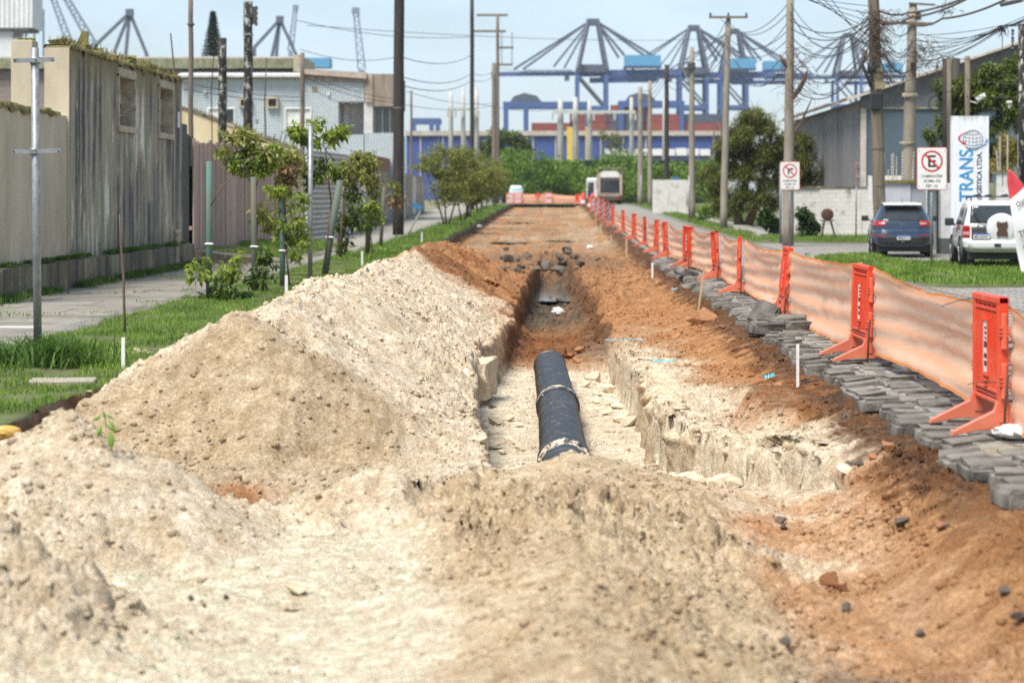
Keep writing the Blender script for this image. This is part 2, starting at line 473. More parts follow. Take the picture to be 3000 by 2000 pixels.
        z = z + fl_ * (.05 * noise2(X * .9, Y * 2.2, 171) + .03 * np.abs(noise2(X * 1.5 + Y * .3, Y * 6, 172)))
        lum = np.clip(noise2(X * 7, Y * 7, 74) - 0.35, 0, 1); z = z + np.minimum(k, 1.15) * 0.075 * lum
        lum2 = np.clip(noise2(X * 16, Y * 16, 77) - 0.40, 0, 1); z = z + np.minimum(k, 1.2) * 0.055 * lum2
        z = z + 0.010 * fbm(X * 18, Y * 18, 3, 75) * (0.4 + 0.6 * k) + 0.016 * pan * noise2(X * 2.2, Y * 12, 76) + 0.020 * face * noise2(X * 13, Y * 2.2, 79) + .05 * face * np.clip(noise2(X * 2.3, Y * 2.6, 80), -1, .2)
        # machine-track ripples on the far bed
        z = z + 0.03 * sstep(60, 80, Y) * noise2(X * 1.2, Y * 1.4, 78)
        z = z + sstep(38, 46, Y) * (.08 * np.abs(noise2(X * 2.4, Y * 1.6, 181)) + .10 * np.clip(noise2(X * 4.2, Y * 2.6, 182) - .2, 0, 1) - .03)
    return z + g
def th(x, y): return float(terrain(np.array([x]), np.array([y]))[0])

def soil_colour(X, Y, Z):
    W1 = np.array([.83, .76, .63]); W2 = np.array([.66, .565, .43]); OR = np.array([.52, .29, .145]); OR2 = np.array([.32, .140, .058])
    DK = np.array([.070, .060, .050]); GY = np.array([.16, .135, .10])
    n1 = fbm(X * 0.8, Y * 0.6, 4, 81); n2 = fbm(X * 3, Y * 3, 4, 82); n3 = fbm(X * 9, Y * 9, 3, 83)
    g = zg(Y)
    xr, xl = edge_r(Y), edge_l(Y)
    col = np.empty(X.shape + (3,)); col[:] = OR
    def put(mask, c, c2=None, nn=None):
        nonlocal col
        m = np.clip(mask, 0, 1)[..., None]
        cc = c if c2 is None else c + (c2 - c) * np.clip(0.5 + (n2 if nn is None else nn) * 0.7, 0, 1)[..., None]
        col = col * (1 - m) + cc * m
    put(np.clip(0.30 + n2 * 0.5, 0, .55), OR2)
    put(sstep(18.5, 16.5, Y) * np.clip(.75 + .6 * n1, 0, 1) * sstep(2.5, 1.9, X + .2 * n2), np.array([.66, .42, .25]), np.array([.76, .57, .40]), n2)
    # pale crust beside the trench, right
    put(sstep(0.95, 0.30, X - xr + 0.45 * n1 + .12 * n3) * sstep(16.6, 17.6, Y) * sstep(38, 27, Y + 3 * n1), W1, W2)
    put(sstep(.18, .5, n1 + .25 * n3) * sstep(25, 21, Y) * 0.75 * sstep(2.4, 1.7, X), W1, W2)
    # left: heaps of pale sand
    left = sstep(0.45, -0.30, X - (1.10 + 0.30 * n1 + .12 * n3)) * sstep(18.9, 18.0, Y)       # in front of the trench
    put(left, W1, W2)
    hm = sstep(-1.05, -.65, X + .35 * n1 + .1 * n3) * sstep(1.4, 1.0, X) * sstep(18.4, 17.6, Y)
    put(hm * .9, np.array([.70, .59, .43]), np.array([.58, .465, .32]), n1 + .6 * n3)
    pn = sstep(-.33, -.42, Z) * sstep(-.5, -.9, X + .3 * n1) * sstep(15.6, 14.6, Y)
    put(pn * .8, np.array([.86, .78, .64]))
    ridge = sstep(0.1, -0.15, X - xl + .1 * n3) * sstep(47, 40, Y + 2.5 * n1 + 1.2 * (X + 2)) * sstep(16, 17, Y)
    put(ridge, W1, W2)
    # inside the trench
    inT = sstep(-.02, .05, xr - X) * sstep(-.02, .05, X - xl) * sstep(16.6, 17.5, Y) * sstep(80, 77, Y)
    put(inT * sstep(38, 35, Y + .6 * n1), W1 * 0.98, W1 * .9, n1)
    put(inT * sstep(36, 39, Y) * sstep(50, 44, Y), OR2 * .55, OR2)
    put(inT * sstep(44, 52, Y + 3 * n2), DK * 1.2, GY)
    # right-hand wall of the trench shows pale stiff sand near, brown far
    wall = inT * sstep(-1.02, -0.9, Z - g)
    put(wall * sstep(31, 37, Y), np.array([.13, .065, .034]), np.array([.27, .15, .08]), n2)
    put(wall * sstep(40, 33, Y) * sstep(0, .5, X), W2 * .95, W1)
    # orange spoil far
    pile = sstep(0.1, -0.2, X - xl) * sstep(41, 47, Y + 2.5 * n1 + 1.2 * (X + 2)) * sstep(70, 62, Y)
    put(pile * 0.9, OR * 1.02, OR2, n1)
    # muddy end of the trench
    mud = np.exp(-((Y - 74) / 9) ** 2) * sstep(3.0, 1.0, np.abs(X - .1))
    put(mud * np.clip(.75 + n2, 0, 1), GY, DK)
    n4 = fbm(X * .55, Y * .10, 4, 86)
    put(np.clip(.30 + 1.1 * n4 + .4 * n2, 0, .9) * sstep(60, 80, Y), np.array([.20, .135, .085]), np.array([.33, .22, .14]), n2)
    put(sstep(.15, .4, fbm(X * .4, Y * .07, 4, 87)) * sstep(78, 95, Y) * .8, np.array([.48, .40, .30]))
    put(np.clip(.35 + .9 * n2 + .5 * n1, 0, .8) * sstep(40, 55, Y) * sstep(-.2, .2, X + 3.0 * sstep(60, 70, Y)), np.array([.22, .125, .07]), np.array([.30, .17, .09]), n3)
    put(sstep(.10, .45, n2 + .3 * n1) * sstep(74, 84, Y) * .8, GY * 1.5, np.array([.34, .24, .16]))
    put(sstep(.15, .5, n1) * sstep(80, 86, Y) * .6, np.array([.42, .34, .26]))
    # dark topsoil under the paving and along the verge
    top = sstep(-0.33, -0.22, Z - g + 0.11 * n2 + .04 * n3) * sstep(2.28, 2.58, X + .22 * n2)
    put(top * (0.85 + .3 * n3) * (.25 + .75 * sstep(12.5, 15.5, Y)), DK * .8, OR2 * .4)
    bench = sstep(-0.22, -0.14, Z - g + .03 * n2) * sstep(1.75, 1.95, X) * sstep(20, 21, Y) * sstep(25, 23.5, Y)
    put(bench * .85, DK, OR2)
    put(np.exp(-((X - 1.5) / .33) ** 2 - ((Y - 10.6) / .35) ** 2) * np.clip(1.0 + 1.2 * n2, 0, 1) * .9, DK * 2.2)
    put(sstep(-4.0, -4.35, X + .1 * n2) * sstep(55, 66, Y), DK, OR2 * .6)
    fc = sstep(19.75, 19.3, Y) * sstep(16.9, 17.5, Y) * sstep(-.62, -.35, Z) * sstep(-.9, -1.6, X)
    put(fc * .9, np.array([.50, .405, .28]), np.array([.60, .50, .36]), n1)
    # rusty patch at the foot of the big heap
    put(np.clip(np.exp(-((X + 2.55) / .34) ** 2 - ((Y - 17.25) / .30) ** 2) * (1.5 + n2), 0, 1), OR2, OR * .9)
    put(np.exp(-((X + 2.2) / .9) ** 2 - ((Y - 46) / 1.6) ** 2) * .9, OR2 * .7)
    col *= (1 + 0.10 * n3 + 0.06 * n2)[..., None]
    return np.clip(col, .02, .8)

def build_terrain():
    ys = [6.6]
    while ys[-1] < 232:
        y = ys[-1]; ys.append(y + y * (0.0026 if y < 48 else 0.0065))
    ys = np.array(ys); nr = len(ys)
    xr, xl = edge_r(ys), edge_l(ys)
    def piece(a, b, n, end=False): 
        t = np.linspace(0, 1, n, endpoint=end); return a[:, None] + (b - a)[:, None] * t
    o = np.ones(nr)
    Xg = np.concatenate([piece(-5.3 * o, xl - .30, 235), piece(xl - .30, xl + .18, 30), piece(xl + .18, xr - .18, 95),
                         piece(xr - .18, xr + .30, 30), piece(xr + .30, 3.45 * o, 165, True)], 1)
    nc = Xg.shape[1]; Yg = np.repeat(ys[:, None], nc, 1)
    Z = terrain(Xg, Yg)
    # rough up steep faces sideways so that the cut walls are not clean sheets
    gx = np.abs(np.gradient(Z, axis=1) / (np.gradient(Xg, axis=1) + 1e-6))
    st = np.clip((gx - 0.8) / 1.5, 0, 1) * sstep(79, 76, Yg)
    dX = st * (0.05 * fbm(Yg * 4, Z * 5, 4, 91) + 0.03 * np.abs(noise2(Yg * 11, Z * 9, 93)))
    dY = st * 0.07 * fbm(Xg * 3 + Z * 6, Yg * 5, 3, 92)
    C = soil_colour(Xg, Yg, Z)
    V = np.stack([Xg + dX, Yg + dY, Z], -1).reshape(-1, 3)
    i = (np.arange(nr - 1)[:, None] * nc + np.arange(nc - 1)[None, :]).ravel()
    F = np.stack([i, i + 1, i + nc + 1, i + nc], 1)
    t = NT('excavated_soil')
    at = t.new('ShaderNodeAttribute', attribute_name='soil')
    v = t.coord('Object')
    n = t.noise(v, 38, 5, 0.7); n2 = t.noise(v, 5, 4, 0.6)
    c = t.mix(1.0, at.outputs['Color'], t.ramp(n, 0.32, 0.68, (.62, .57, .50, 1), (1.22, 1.22, 1.22, 1)), 'MULTIPLY')
    c = t.mix(1.0, c, t.ramp(n2, 0.35, 0.65, (.82, .77, .70, 1), (1.10, 1.10, 1.10, 1)), 'MULTIPLY')
    c = t.mix(1.0, c, t.ramp(t.noise(v, 14, 6, .75), .36, .64, (.78, .73, .66, 1), (1.10, 1.10, 1.10, 1)), 'MULTIPLY')
    t.col(c); t.b.inputs['Roughness'].default_value = 0.95; t.b.inputs['Specular IOR Level'].default_value = 0.15
    h = t.math('ADD', t.noise(v, 22, 8, 0.72), t.math('MULTIPLY', t.noise(v, 75, 4, 0.7), 0.5))
    t.bump(h, 1.0, 0.035)
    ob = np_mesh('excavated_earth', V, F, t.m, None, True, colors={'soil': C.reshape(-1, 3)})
    struct(ob, 'dug up street bed of orange soil and pale sand with open trench and spoil heaps')
    return ob
EARTH = build_terrain()
M_SOIL = EARTH.data.materials[0]

# loose crumbs and clods lying over the sand: countless, one object
def rock_verts(r, seed, sub=1, flat=0.75, ang=0.35):
    rg = np.random.default_rng(seed)
    bm = bmesh.new(); bmesh.ops.create_icosphere(bm, subdivisions=sub, radius=1.0)
    for v in bm.verts:
        v.co *= 1 + rg.uniform(-ang, ang)
        v.co.z *= flat
    vs_ = np.array([v.co[:] for v in bm.verts]) * r
    fs = np.array([[v.index for v in f.verts] for f in bm.faces]); bm.free()
    return vs_, fs
def build_crumbs():
    rg = np.random.default_rng(5)
    n = 62000
    Y = 7.5 * np.exp(rg.uniform(0, 1, n) * math.log(70 / 7.5)); X = rg.uniform(-4.4, 2.7, n)
    keep = np.abs(X) < 0.24 * Y + .3
    xr, xl = edge_r(Y), edge_l(Y)
    dens = 0.25 + 0.75 * sstep(-.2, .5, fbm(X * .9, Y * .6, 3, 121))
    keep &= rg.uniform(0, 1, n) < dens
    pan = (X < -.5) & (Y < 15) & (terrain(X, Y, False) < -.36)
    keep &= ~(pan & (rg.uniform(0, 1, n) < .75))
    X, Y = X[keep], Y[keep]; n = len(X)
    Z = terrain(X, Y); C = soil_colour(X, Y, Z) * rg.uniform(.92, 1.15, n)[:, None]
    sz = np.clip(rg.lognormal(-4.45, 0.6, n), .004, .034) * (1 + .010 * Y)
    base = [rock_verts(1, s, 1, .75, .3) for s in range(6)]
    Vs, Fs, Cs = [], [], []; off = 0
    kind = rg.integers(0, 6, n); an = rg.uniform(0, 2 * PI, n)
    for k in range(6):
        idx = np.where(kind == k)[0]; bv, bf = base[k]
        ca, sa = np.cos(an[idx])[:, None], np.sin(an[idx])[:, None]
        x = (bv[None, :, 0] * ca - bv[None, :, 1] * sa) * sz[idx][:, None] + X[idx][:, None]
        y = (bv[None, :, 0] * sa + bv[None, :, 1] * ca) * sz[idx][:, None] + Y[idx][:, None]
        z = bv[None, :, 2] * sz[idx][:, None] + Z[idx][:, None]
        m = len(bv)
        Vs.append(np.stack([x, y, z], -1).reshape(-1, 3))
        Fs.append((bf[None] + (np.arange(len(idx)) * m)[:, None, None]).reshape(-1, 3) + off)
        Cs.append(np.repeat(C[idx], m, 0)); off += len(idx) * m
    ob = np_mesh('soil_crumbs', np.concatenate(Vs), np.concatenate(Fs), M_SOIL, None, True, colors={'soil': np.concatenate(Cs)})
    ob['kind'] = 'stuff'; ob['label'] = 'small crumbs and clods of sand scattered over the dug up bed'; ob['category'] = 'soil crumbs'
build_crumbs()

# single lumps one can pick out
M_LUMP = mat('stiff_sand_lump', (.70, .60, .45), (.54, .44, .31), 7, 0.95, 0.5, 30, rnd=.12)
M_LUMPO = mat('orange_lump', (.40, .20, .09), (.27, .12, .05), 7, 0.95, 0.5, 30, rnd=.15)
M_LUMPD = mat('dark_lump', (.075, .065, .055), (.16, .13, .10), 7, 0.9, 0.5, 30, rnd=.2)
def faceted(name, r, seed, mat_, flat=.8):
    """a broken lump: convex hull of random points with bevelled arrises"""
    rg = np.random.default_rng(seed)
    bm = bmesh.new()
    for p in rg.normal(size=(13, 3)):
        p = p / np.linalg.norm(p) * rg.uniform(.75, 1.1); p[2] *= flat
        bm.verts.new(p * r)
    g = bmesh.ops.convex_hull(bm, input=bm.verts)
    bmesh.ops.delete(bm, geom=list({e for e in g['geom_interior'] + g['geom_unused'] if isinstance(e, bmesh.types.BMVert)}), context='VERTS')
    bmesh.ops.bevel(bm, geom=bm.edges[:], offset=r * .04, segments=1, affect='EDGES')
    bmesh.ops.triangulate(bm, faces=bm.faces)
    for v in bm.verts: v.co += Vector(rg.normal(size=3)) * r * .02
    me = bpy.data.meshes.new(name); bm.to_mesh(me); bm.free(); me.materials.append(mat_)
    return me
lump_meshes = {k: [faceted('lump', 1.0, s + 10 * i, m_, .75) for s in range(5)] for i, (k, m_) in enumerate((('w', M_LUMP), ('o', M_LUMPO), ('d', M_LUMPD)))}
def lump(px, py, size, kind, label, grp, zz=None):
    """put a lump where the photograph shows it: march along the ray to the ground"""
    ds = np.linspace(8, 95, 3600); xs = (px - VX) * ds / FP; zs = EYE - (py - VY) * ds / FP
    hit = np.where(zs < terrain(xs, ds))[0]
    d = ds[hit[0]] if len(hit) else 30.0
    x = (px - VX) * d / FP; z = th(x, d)
    if kind == 'w' and 1700 < px < 2200 and 1090 < py < 1420:       # roll down to the trench floor at the foot of the ledge
        for _ in range(14):
            if z < -.60: break
            d -= .12; x -= .05; z = th(x, d)
        x -= .10; z = th(x, d)
    o = bpy.data.objects.new({'w': 'sand_lump', 'o': 'clay_lump', 'd': 'rubble_lump'}[kind], random.choice(lump_meshes[kind])); COL.objects.link(o)
    r = size * d / FP / 2 * 1.2
    o.location = (x, d, z + r * .42); o.scale = (r * random.uniform(.9, 1.25), r * random.uniform(.8, 1.1), r * random.uniform(.75, 1.0))
    o.rotation_euler = (random.uniform(-.4, .4), random.uniform(-.4, .4), random.uniform(0, 6.3))
    tag(o, label, 'lump', grp)
    return o
for px, py, s in [(1450, 1245, 45), (1490, 1235, 40), (1420, 1255, 30), (1520, 1250, 30), (1445, 1315, 48), (1492, 1300, 44), (1522, 1322, 36), (1415, 1302, 36), (1470, 1330, 26)]:
    lump(px, py, s, 'w', 'pale broken sand lump on the trench floor between the big heap and the pipe', 'sand lumps left of the pipe')
for px, py, s in [(1760, 1120, 52), (1800, 1150, 46), (1735, 1135, 36), (1820, 1185, 40), (1770, 1180, 34), (1850, 1200, 50), (1800, 1215, 30), (1770, 1160, 26), (1830, 1160, 34)]:
    lump(px, py, s, 'w', 'pale broken sand lump heaped under the trench bank right of the pipe', 'sand lumps right of the pipe')
lump(1862, 1240, 56, 'w', 'squared white sand block standing alone right of the pipe', None)
for px, py, s in [(2040, 1345, 70), (2075, 1375, 55), (2105, 1385, 48), (2145, 1390, 76), (2180, 1405, 62), (2000, 1330, 50), (1970, 1310, 42), (1940, 1290, 36)]:
    lump(px, py, s, 'w', 'angular pale lump at the foot of the cut sand ledge', 'fallen lumps below the cut ledge')
lump(2477, 1392, 44, 'w', 'pale flat stone lying at the end of the cut ledge', None)
for px, py, s in [(2290, 1535, 40), (2300, 1552, 26)]:
    lump(px, py, s, 'd', 'dark square chip lying on the orange bed near the sand', 'dark chips beside the hump')
for px, py, s in [(2480, 1785, 26), (2700, 1868, 42), (2520, 1365, 30), (2490, 1370, 34), (2640, 1545, 40), (2770, 1550, 30), (2480, 1790, 30), (2985, 1830, 60), (2945, 1745, 40), (2300, 1890, 40)]:
    lump(px, py, s, 'd', 'small dark clod lying on the orange bed near the paving bank', 'dark clods on the orange bed')
for px, py, s in [(2430, 1720, 62), (2465, 1735, 40), (2600, 1320, 46), (2560, 1345, 34), (2760, 1550, 46), (2720, 1600, 36)]:
    lump(px, py, s, 'o', 'orange clay clod on the bed below the paving bank', 'orange clods near the paving bank')
for px, py, s in [(2070, 945, 80), (2030, 950, 45)]:
    lump(px, py, s, 'o', 'brown clay chunk on the bed beside the slanting wooden stake', 'clay chunks by the slanting stake')
for px, py, s in [(1640, 1040, 70), (1665, 1050, 62), (1690, 1062, 50), (1700, 1035, 60)]:
    lump(px, py, s * .6, 'o', 'rounded brown lump behind the far end of the black pipe', 'lumps behind the pipe end')
for px, py, s in [(1440, 830, 34), (1455, 838, 28), (1428, 828, 26)]:
    lump(px, py, s, 'o', 'orange clay chunk on the left edge of the trench', 'clay chunks on the trench edge')
for i in range(26):
    px, py = random.uniform(1470, 1760), random.uniform(735, 800)
    lump(px, py, random.uniform(12, 34), 'd', 'grey rubble piece piled round the far end of the trench', 'rubble at the trench end')
for px, py, s in [(1600, 790, 40), (1640, 800, 34), (1570, 800, 30), (1610, 880, 22), (1590, 890, 18), (1640, 885, 20)]:
    lump(px, py, s, 'd', 'wet dark rock in the muddy part of the trench', 'wet rocks in the trench')
for px, py, s in [(850, 1790, 60), (870, 1740, 70)]:
    lump(px, py, s, 'w', 'large brownish sand clod on the near edge of the sand pan', 'clods on the pan edge')
for px, py, s in [(560, 1757, 20), (597, 1780, 18), (663, 1752, 20)]:
    lump(px, py, s, 'd', 'tiny black pebble on the smooth pale sand pan', 'black pebbles on the sand pan')
for px, py, s in [(1595, 660, 24), (1590, 685, 20), (1440, 670, 26)]:
    lump(px, py, s, 'd', 'grey stone lying on the far orange bed', 'stones on the far bed')
# ------------------------------------------------------------------ SETTING SHEETS
M_GROUND = mat('plain_ground', (.20, .17, .11), (.12, .13, .06), .15, .95)
def sheet(name, x0, x1, ys, off, mat_, label, nx=2, rough=0.0, skirt=0.0):
    ys = np.asarray(ys, float); xs = np.linspace(x0, x1, nx)
    X, Y = np.meshgrid(xs, ys); Z = zg(Y) + off
    if rough: Z = Z + rough * fbm(X * .8, Y * .5, 3, 133)
    if skirt:
        X = np.c_[X[:, :1], X, X[:, -1:]]; Y = np.c_[Y[:, :1], Y, Y[:, -1:]]; Z = np.c_[Z[:, :1] - skirt, Z, Z[:, -1:] - skirt]
    nr, nc = X.shape
    i = (np.arange(nr - 1)[:, None] * nc + np.arange(nc - 1)[None]).ravel()
    o = np_mesh(name, np.stack([X, Y, Z], -1).reshape(-1, 3), np.stack([i, i + 1, i + nc + 1, i + nc], 1), mat_, None, bool(rough))
    return struct(o, label)
YS = np.concatenate([np.arange(-30, 70, 10), np.arange(70, 236, 8), np.array([240, 300, 400, 700, 1200, 2500, 5000])])
def ground():
    mb = MB()
    ys = [-30, 0, 30, 70] + list(range(80, 236, 10)) + [236]
    for x0, x1 in ((-1500, -9.3), (13.6, 1500)):
        for a, b in zip(ys[:-1], ys[1:]):
            mb.add([(x0, a, zgf(a) - .03), (x1, a, zgf(a) - .03), (x1, b, zgf(b) - .03), (x0, b, zgf(b) - .03)], [(0, 1, 2, 3)])
    z = zgf(236) - .03
    mb.add([(-1500, 236, z), (1500, 236, z), (1500, 2900, z - 1), (-1500, 2900, z - 1)], [(0, 1, 2, 3)])
    mb.add([(-9.3, -30, -.6), (13.6, -30, -.6), (13.6, 6.7, -.6), (-9.3, 6.7, -.6)], [(0, 1, 2, 3)])
    struct(mb.build('ground', M_GROUND), 'flat ground reaching to the horizon')
ground()

# left: footway
def paved_mat(name, ca, cb, bw, bh, mortar, dirt=(.10, .11, .06), msize=.012, rough=.85, rot=0.0):
    t = NT(name); v = t.coord('Object')
    mp = t.new('ShaderNodeMapping'); mp.inputs['Rotation'].default_value = (0, 0, rot); t.l.new(v, mp.inputs['Vector'])
    br = t.new('ShaderNodeTexBrick', Scale=1.0, **{'Brick Width': bw, 'Row Height': bh, 'Mortar Size': msize, 'Mortar Smooth': .3})
    br.inputs['Color1'].default_value = (*ca, 1); br.inputs['Color2'].default_value = (*cb, 1); br.inputs['Mortar'].default_value = (*mortar, 1)
    t.l.new(mp.outputs['Vector'], br.inputs['Vector'])
    n = t.noise(v, .7, 6, .65); n2 = t.noise(v, 9, 5, .7)
    c = t.mix(t.ramp(n, .46, .66), br.outputs['Color'], (*dirt, 1))
    c = t.mix(1.0, c, t.ramp(n2, .3, .7, (.72, .72, .70, 1), (1.15, 1.15, 1.15, 1)), 'MULTIPLY')
    t.col(c); t.b.inputs['Roughness'].default_value = rough
    h = t.math('ADD', t.math('MULTIPLY', br.outputs['Fac'], -1.0), t.math('MULTIPLY', n2, .6)); t.bump(h, .6, .02)
    MATS[name] = t.m; return t.m
M_WALK = paved_mat('old_footway', (.27, .245, .205), (.215, .195, .165), 1.9, 1.15, (.085, .075, .055), (.135, .12, .092), .02)
M_WALK2 = paved_mat('block_footway', (.36, .34, .30), (.30, .285, .25), .42, .42, (.16, .15, .12), (.27, .255, .20), .03)
sheet('footway', -9.62, -6.15, list(np.arange(20, 58.1, 2)), .055, M_WALK, 'worn grey concrete footway along the left walls', 6, .02, .2)
sheet('footway', -9.75, -6.15, list(np.arange(58, 236, 4)), .058, M_WALK2, 'paved footway beyond the driveway', 4, .015, .2)
# verge with turf
M_TURF = mat('turf_soil', (.10, .13, .035), (.075, .07, .03), 3, .95, .5, 25)
VY_ = list(np.arange(13, 60, .5)) + list(np.arange(60, 232, 2.5))
def verge_sheet(name, xa, xb, ys, off, label, nx=14, amp=.04):
    ys = np.asarray(ys, float); t = np.linspace(0, 1, nx)
    A = xa(ys); B = xb(ys)
    X = A[:, None] + (B - A)[:, None] * t; Y = np.repeat(ys[:, None], nx, 1)
    Z = zg(Y) + off + amp * fbm(X * .9, Y * .6, 4, 141)
    X = np.c_[X[:, :1], X, X[:, -1:]]; Y = np.c_[Y[:, :1], Y, Y[:, -1:]]; Z = np.c_[Z[:, :1] - .3, Z, Z[:, -1:] - .45]
    nr, nc = X.shape; i = (np.arange(nr - 1)[:, None] * nc + np.arange(nc - 1)[None]).ravel()
    return struct(np_mesh(name, np.stack([X, Y, Z], -1).reshape(-1, 3), np.stack([i, i + 1, i + nc + 1, i + nc], 1), M_TURF, None, True), label)
def v_in(y): return -6.2 + .22 * fbm(y * .35, y * 0, 3, 142)
def v_out(y): return -4.28 + .10 * fbm(y * .6, y * 0 + 5, 4, 143) - .25 * sstep(75, 90, y)
verge_sheet('verge', v_in, v_out, VY_, .07, 'grassy verge between footway and dug up street', 16)
_ye = np.arange(13, 75, .12); _xo = v_out(_ye)
_rows = []
for _j, _z in enumerate((.075, .03, -.12, -.30, -.48)):
    _rows.append(np.stack([_xo + .035 + .05 * fbm(_ye * 3, _ye * 0 + _j * 1.7, 3, 151) + .03 * _j, _ye, _z + .02 * noise2(_ye * 6, _ye * 0 + _j, 152)], 1))
_V = np.stack(_rows, 1).reshape(-1, 3); _n = len(_ye); _F = []
for _k in range(4):
    _i = np.arange(_n - 1) * 5 + _k; _F.append(np.stack([_i, _i + 1, _i + 6, _i + 5], 1))
struct(np_mesh('verge_edge', _V, np.concatenate(_F), mat('dark_cut_soil', (.055, .035, .022), (.13, .055, .022), 5, .95, .8, 25), None, False), 'dark cut soil edge of the verge')
def vz(x, y): return zgf(y) + .07 + .04 * float(fbm(np.array([x * .9]), np.array([y * .6]), 4, 141)[0])

M_GRASS = leaf_mat('grass', (.055, .13, .014), (.26, .38, .065), .55, .35)
M_GRASS2 = leaf_mat('weeds', (.055, .12, .020), (.13, .22, .04), .5, .3)
def grass_patch(name, sampler, n, H, W, seed, label, mat_=None, lean=.35):
    rg = np.random.default_rng(seed); P = sampler(rg, n)
    V, F, val = grass_arrays(P, H * (1 if np.isscalar(H) else 1), W, rg, lean)
    val = np.clip(val * .7 + .22 + .45 * np.repeat(fbm(P[:, 0] * 1.1, P[:, 1] * .7, 3, 199), 5), 0, 1)
    o = np_mesh(name, V, F, mat_ or M_GRASS, None, False, attrs={'v': val})
    o['kind'] = 'stuff'; o['label'] = label; o['category'] = 'grass'
    return o
def s_verge(y0, y1):
    def f(rg, n):
        Y = y0 * np.exp(rg.uniform(0, 1, n) * math.log(y1 / y0)); u = rg.uniform(0, 1, n)
        A, B = v_in(Y) - .10, v_out(Y) + .05
        X = A + (B - A) * u
        d = fbm(X * 1.2, Y * .8, 3, 144)
        k = d > -.30
        X, Y = X[k], Y[k]
        Z = zg(Y) + .06 + .04 * fbm(X * .9, Y * .6, 4, 141)
        return np.stack([X, Y, Z], 1)
    return f
grass_patch('grass', s_verge(16, 75), 64000, .062, .010, 1, 'short grass covering the verge beside the spoil heaps')
grass_patch('grass', s_verge(60, 200), 16000, .12, .03, 2, 'short grass on the far end of the verge')
def s_tall(rg, n):
    Y = rg.uniform(22, 36, n); X = -5.3 + rg.normal(0, .45, n) - .02 * (Y - 22)
    k = (fbm(X * 1.4, Y * .9, 3, 145) > -.1) & (X > -6.6) & (X < np.where(Y < 26, -5.0, -4.4)); X, Y = X[k], Y[k]
    return np.stack([X, Y, zg(Y) + .06], 1)
grass_patch('grass', s_tall, 6000, .11, .007, 3, 'taller seeding grass in the middle of the verge', lean=.5)
def s_tuft(rg, n):
    a = rg.uniform(0, 2 * PI, n); r = np.abs(rg.normal(0, .30, n))
    return np.stack([-5.25 + 1.2 * r * np.cos(a), 22.5 + r * 1.0 * np.sin(a), np.full(n, .07)], 1)
tf = grass_patch('weed_tuft', s_tuft, 1500, .30, .022, 4, 'large weedy tuft of broad grass round the foot of the grey post', M_GRASS2, .6)
def s_base(rg, n):
    Y = rg.uniform(33, 57, n); X = -9.32 + np.abs(rg.normal(0, .16, n))
    k = fbm(X * 0, Y * .7, 3, 146) > -.15; X, Y = X[k], Y[k]
    return np.stack([X, Y, zg(Y) + .05], 1)
grass_patch('weeds', s_base, 6000, .14, .022, 5, 'weeds growing along the foot of the stained plinth', M_GRASS2, .5)
def s_ledge(rg, n):
    Y = rg.uniform(35, 56.3, n); X = -9.48 + rg.normal(0, .05, n)
    k = fbm(X * 0, Y * .9, 3, 147) > -.25; X, Y = X[k], Y[k]
    return np.stack([X, Y, np.full(len(X), .60)], 1)
grass_patch('moss', s_ledge, 7000, .08, .03, 6, 'moss and tiny weeds on top of the stained plinth', M_GRASS2, .8)
def s_crack(rg, n):
    Y = rg.uniform(24, 55, n); X = rg.uniform(-9.2, -6.2, n)
    k = fbm(X * .7, Y * .35, 3, 148) > .42; X, Y = X[k], Y[k]
    return np.stack([X, Y, np.full(len(X), .06)], 1)
grass_patch('weeds', s_crack, 9000, .05, .012, 7, 'patches of creeping grass in the footway cracks')
pl = MB().bx(-8.6, -6.95, 29.35, 29.62, .060, .066)
pl = pl.build('painted_line', M_WHITEP); struct(pl, 'short white painted line on the footway')
# turf edge: dark cut at the near left corner and concrete slab in the grass
slab = MB().box((-4.72, 20.9, .035), (.62, .42, .10), rz=.12).build('concrete_slab', mat('slab_concrete', (.38, .33, .27), (.28, .24, .19), 8, .9, .4), bevel=.01)
tag(slab, 'flat concrete slab half sunk in the grass near the big heap', 'slab')

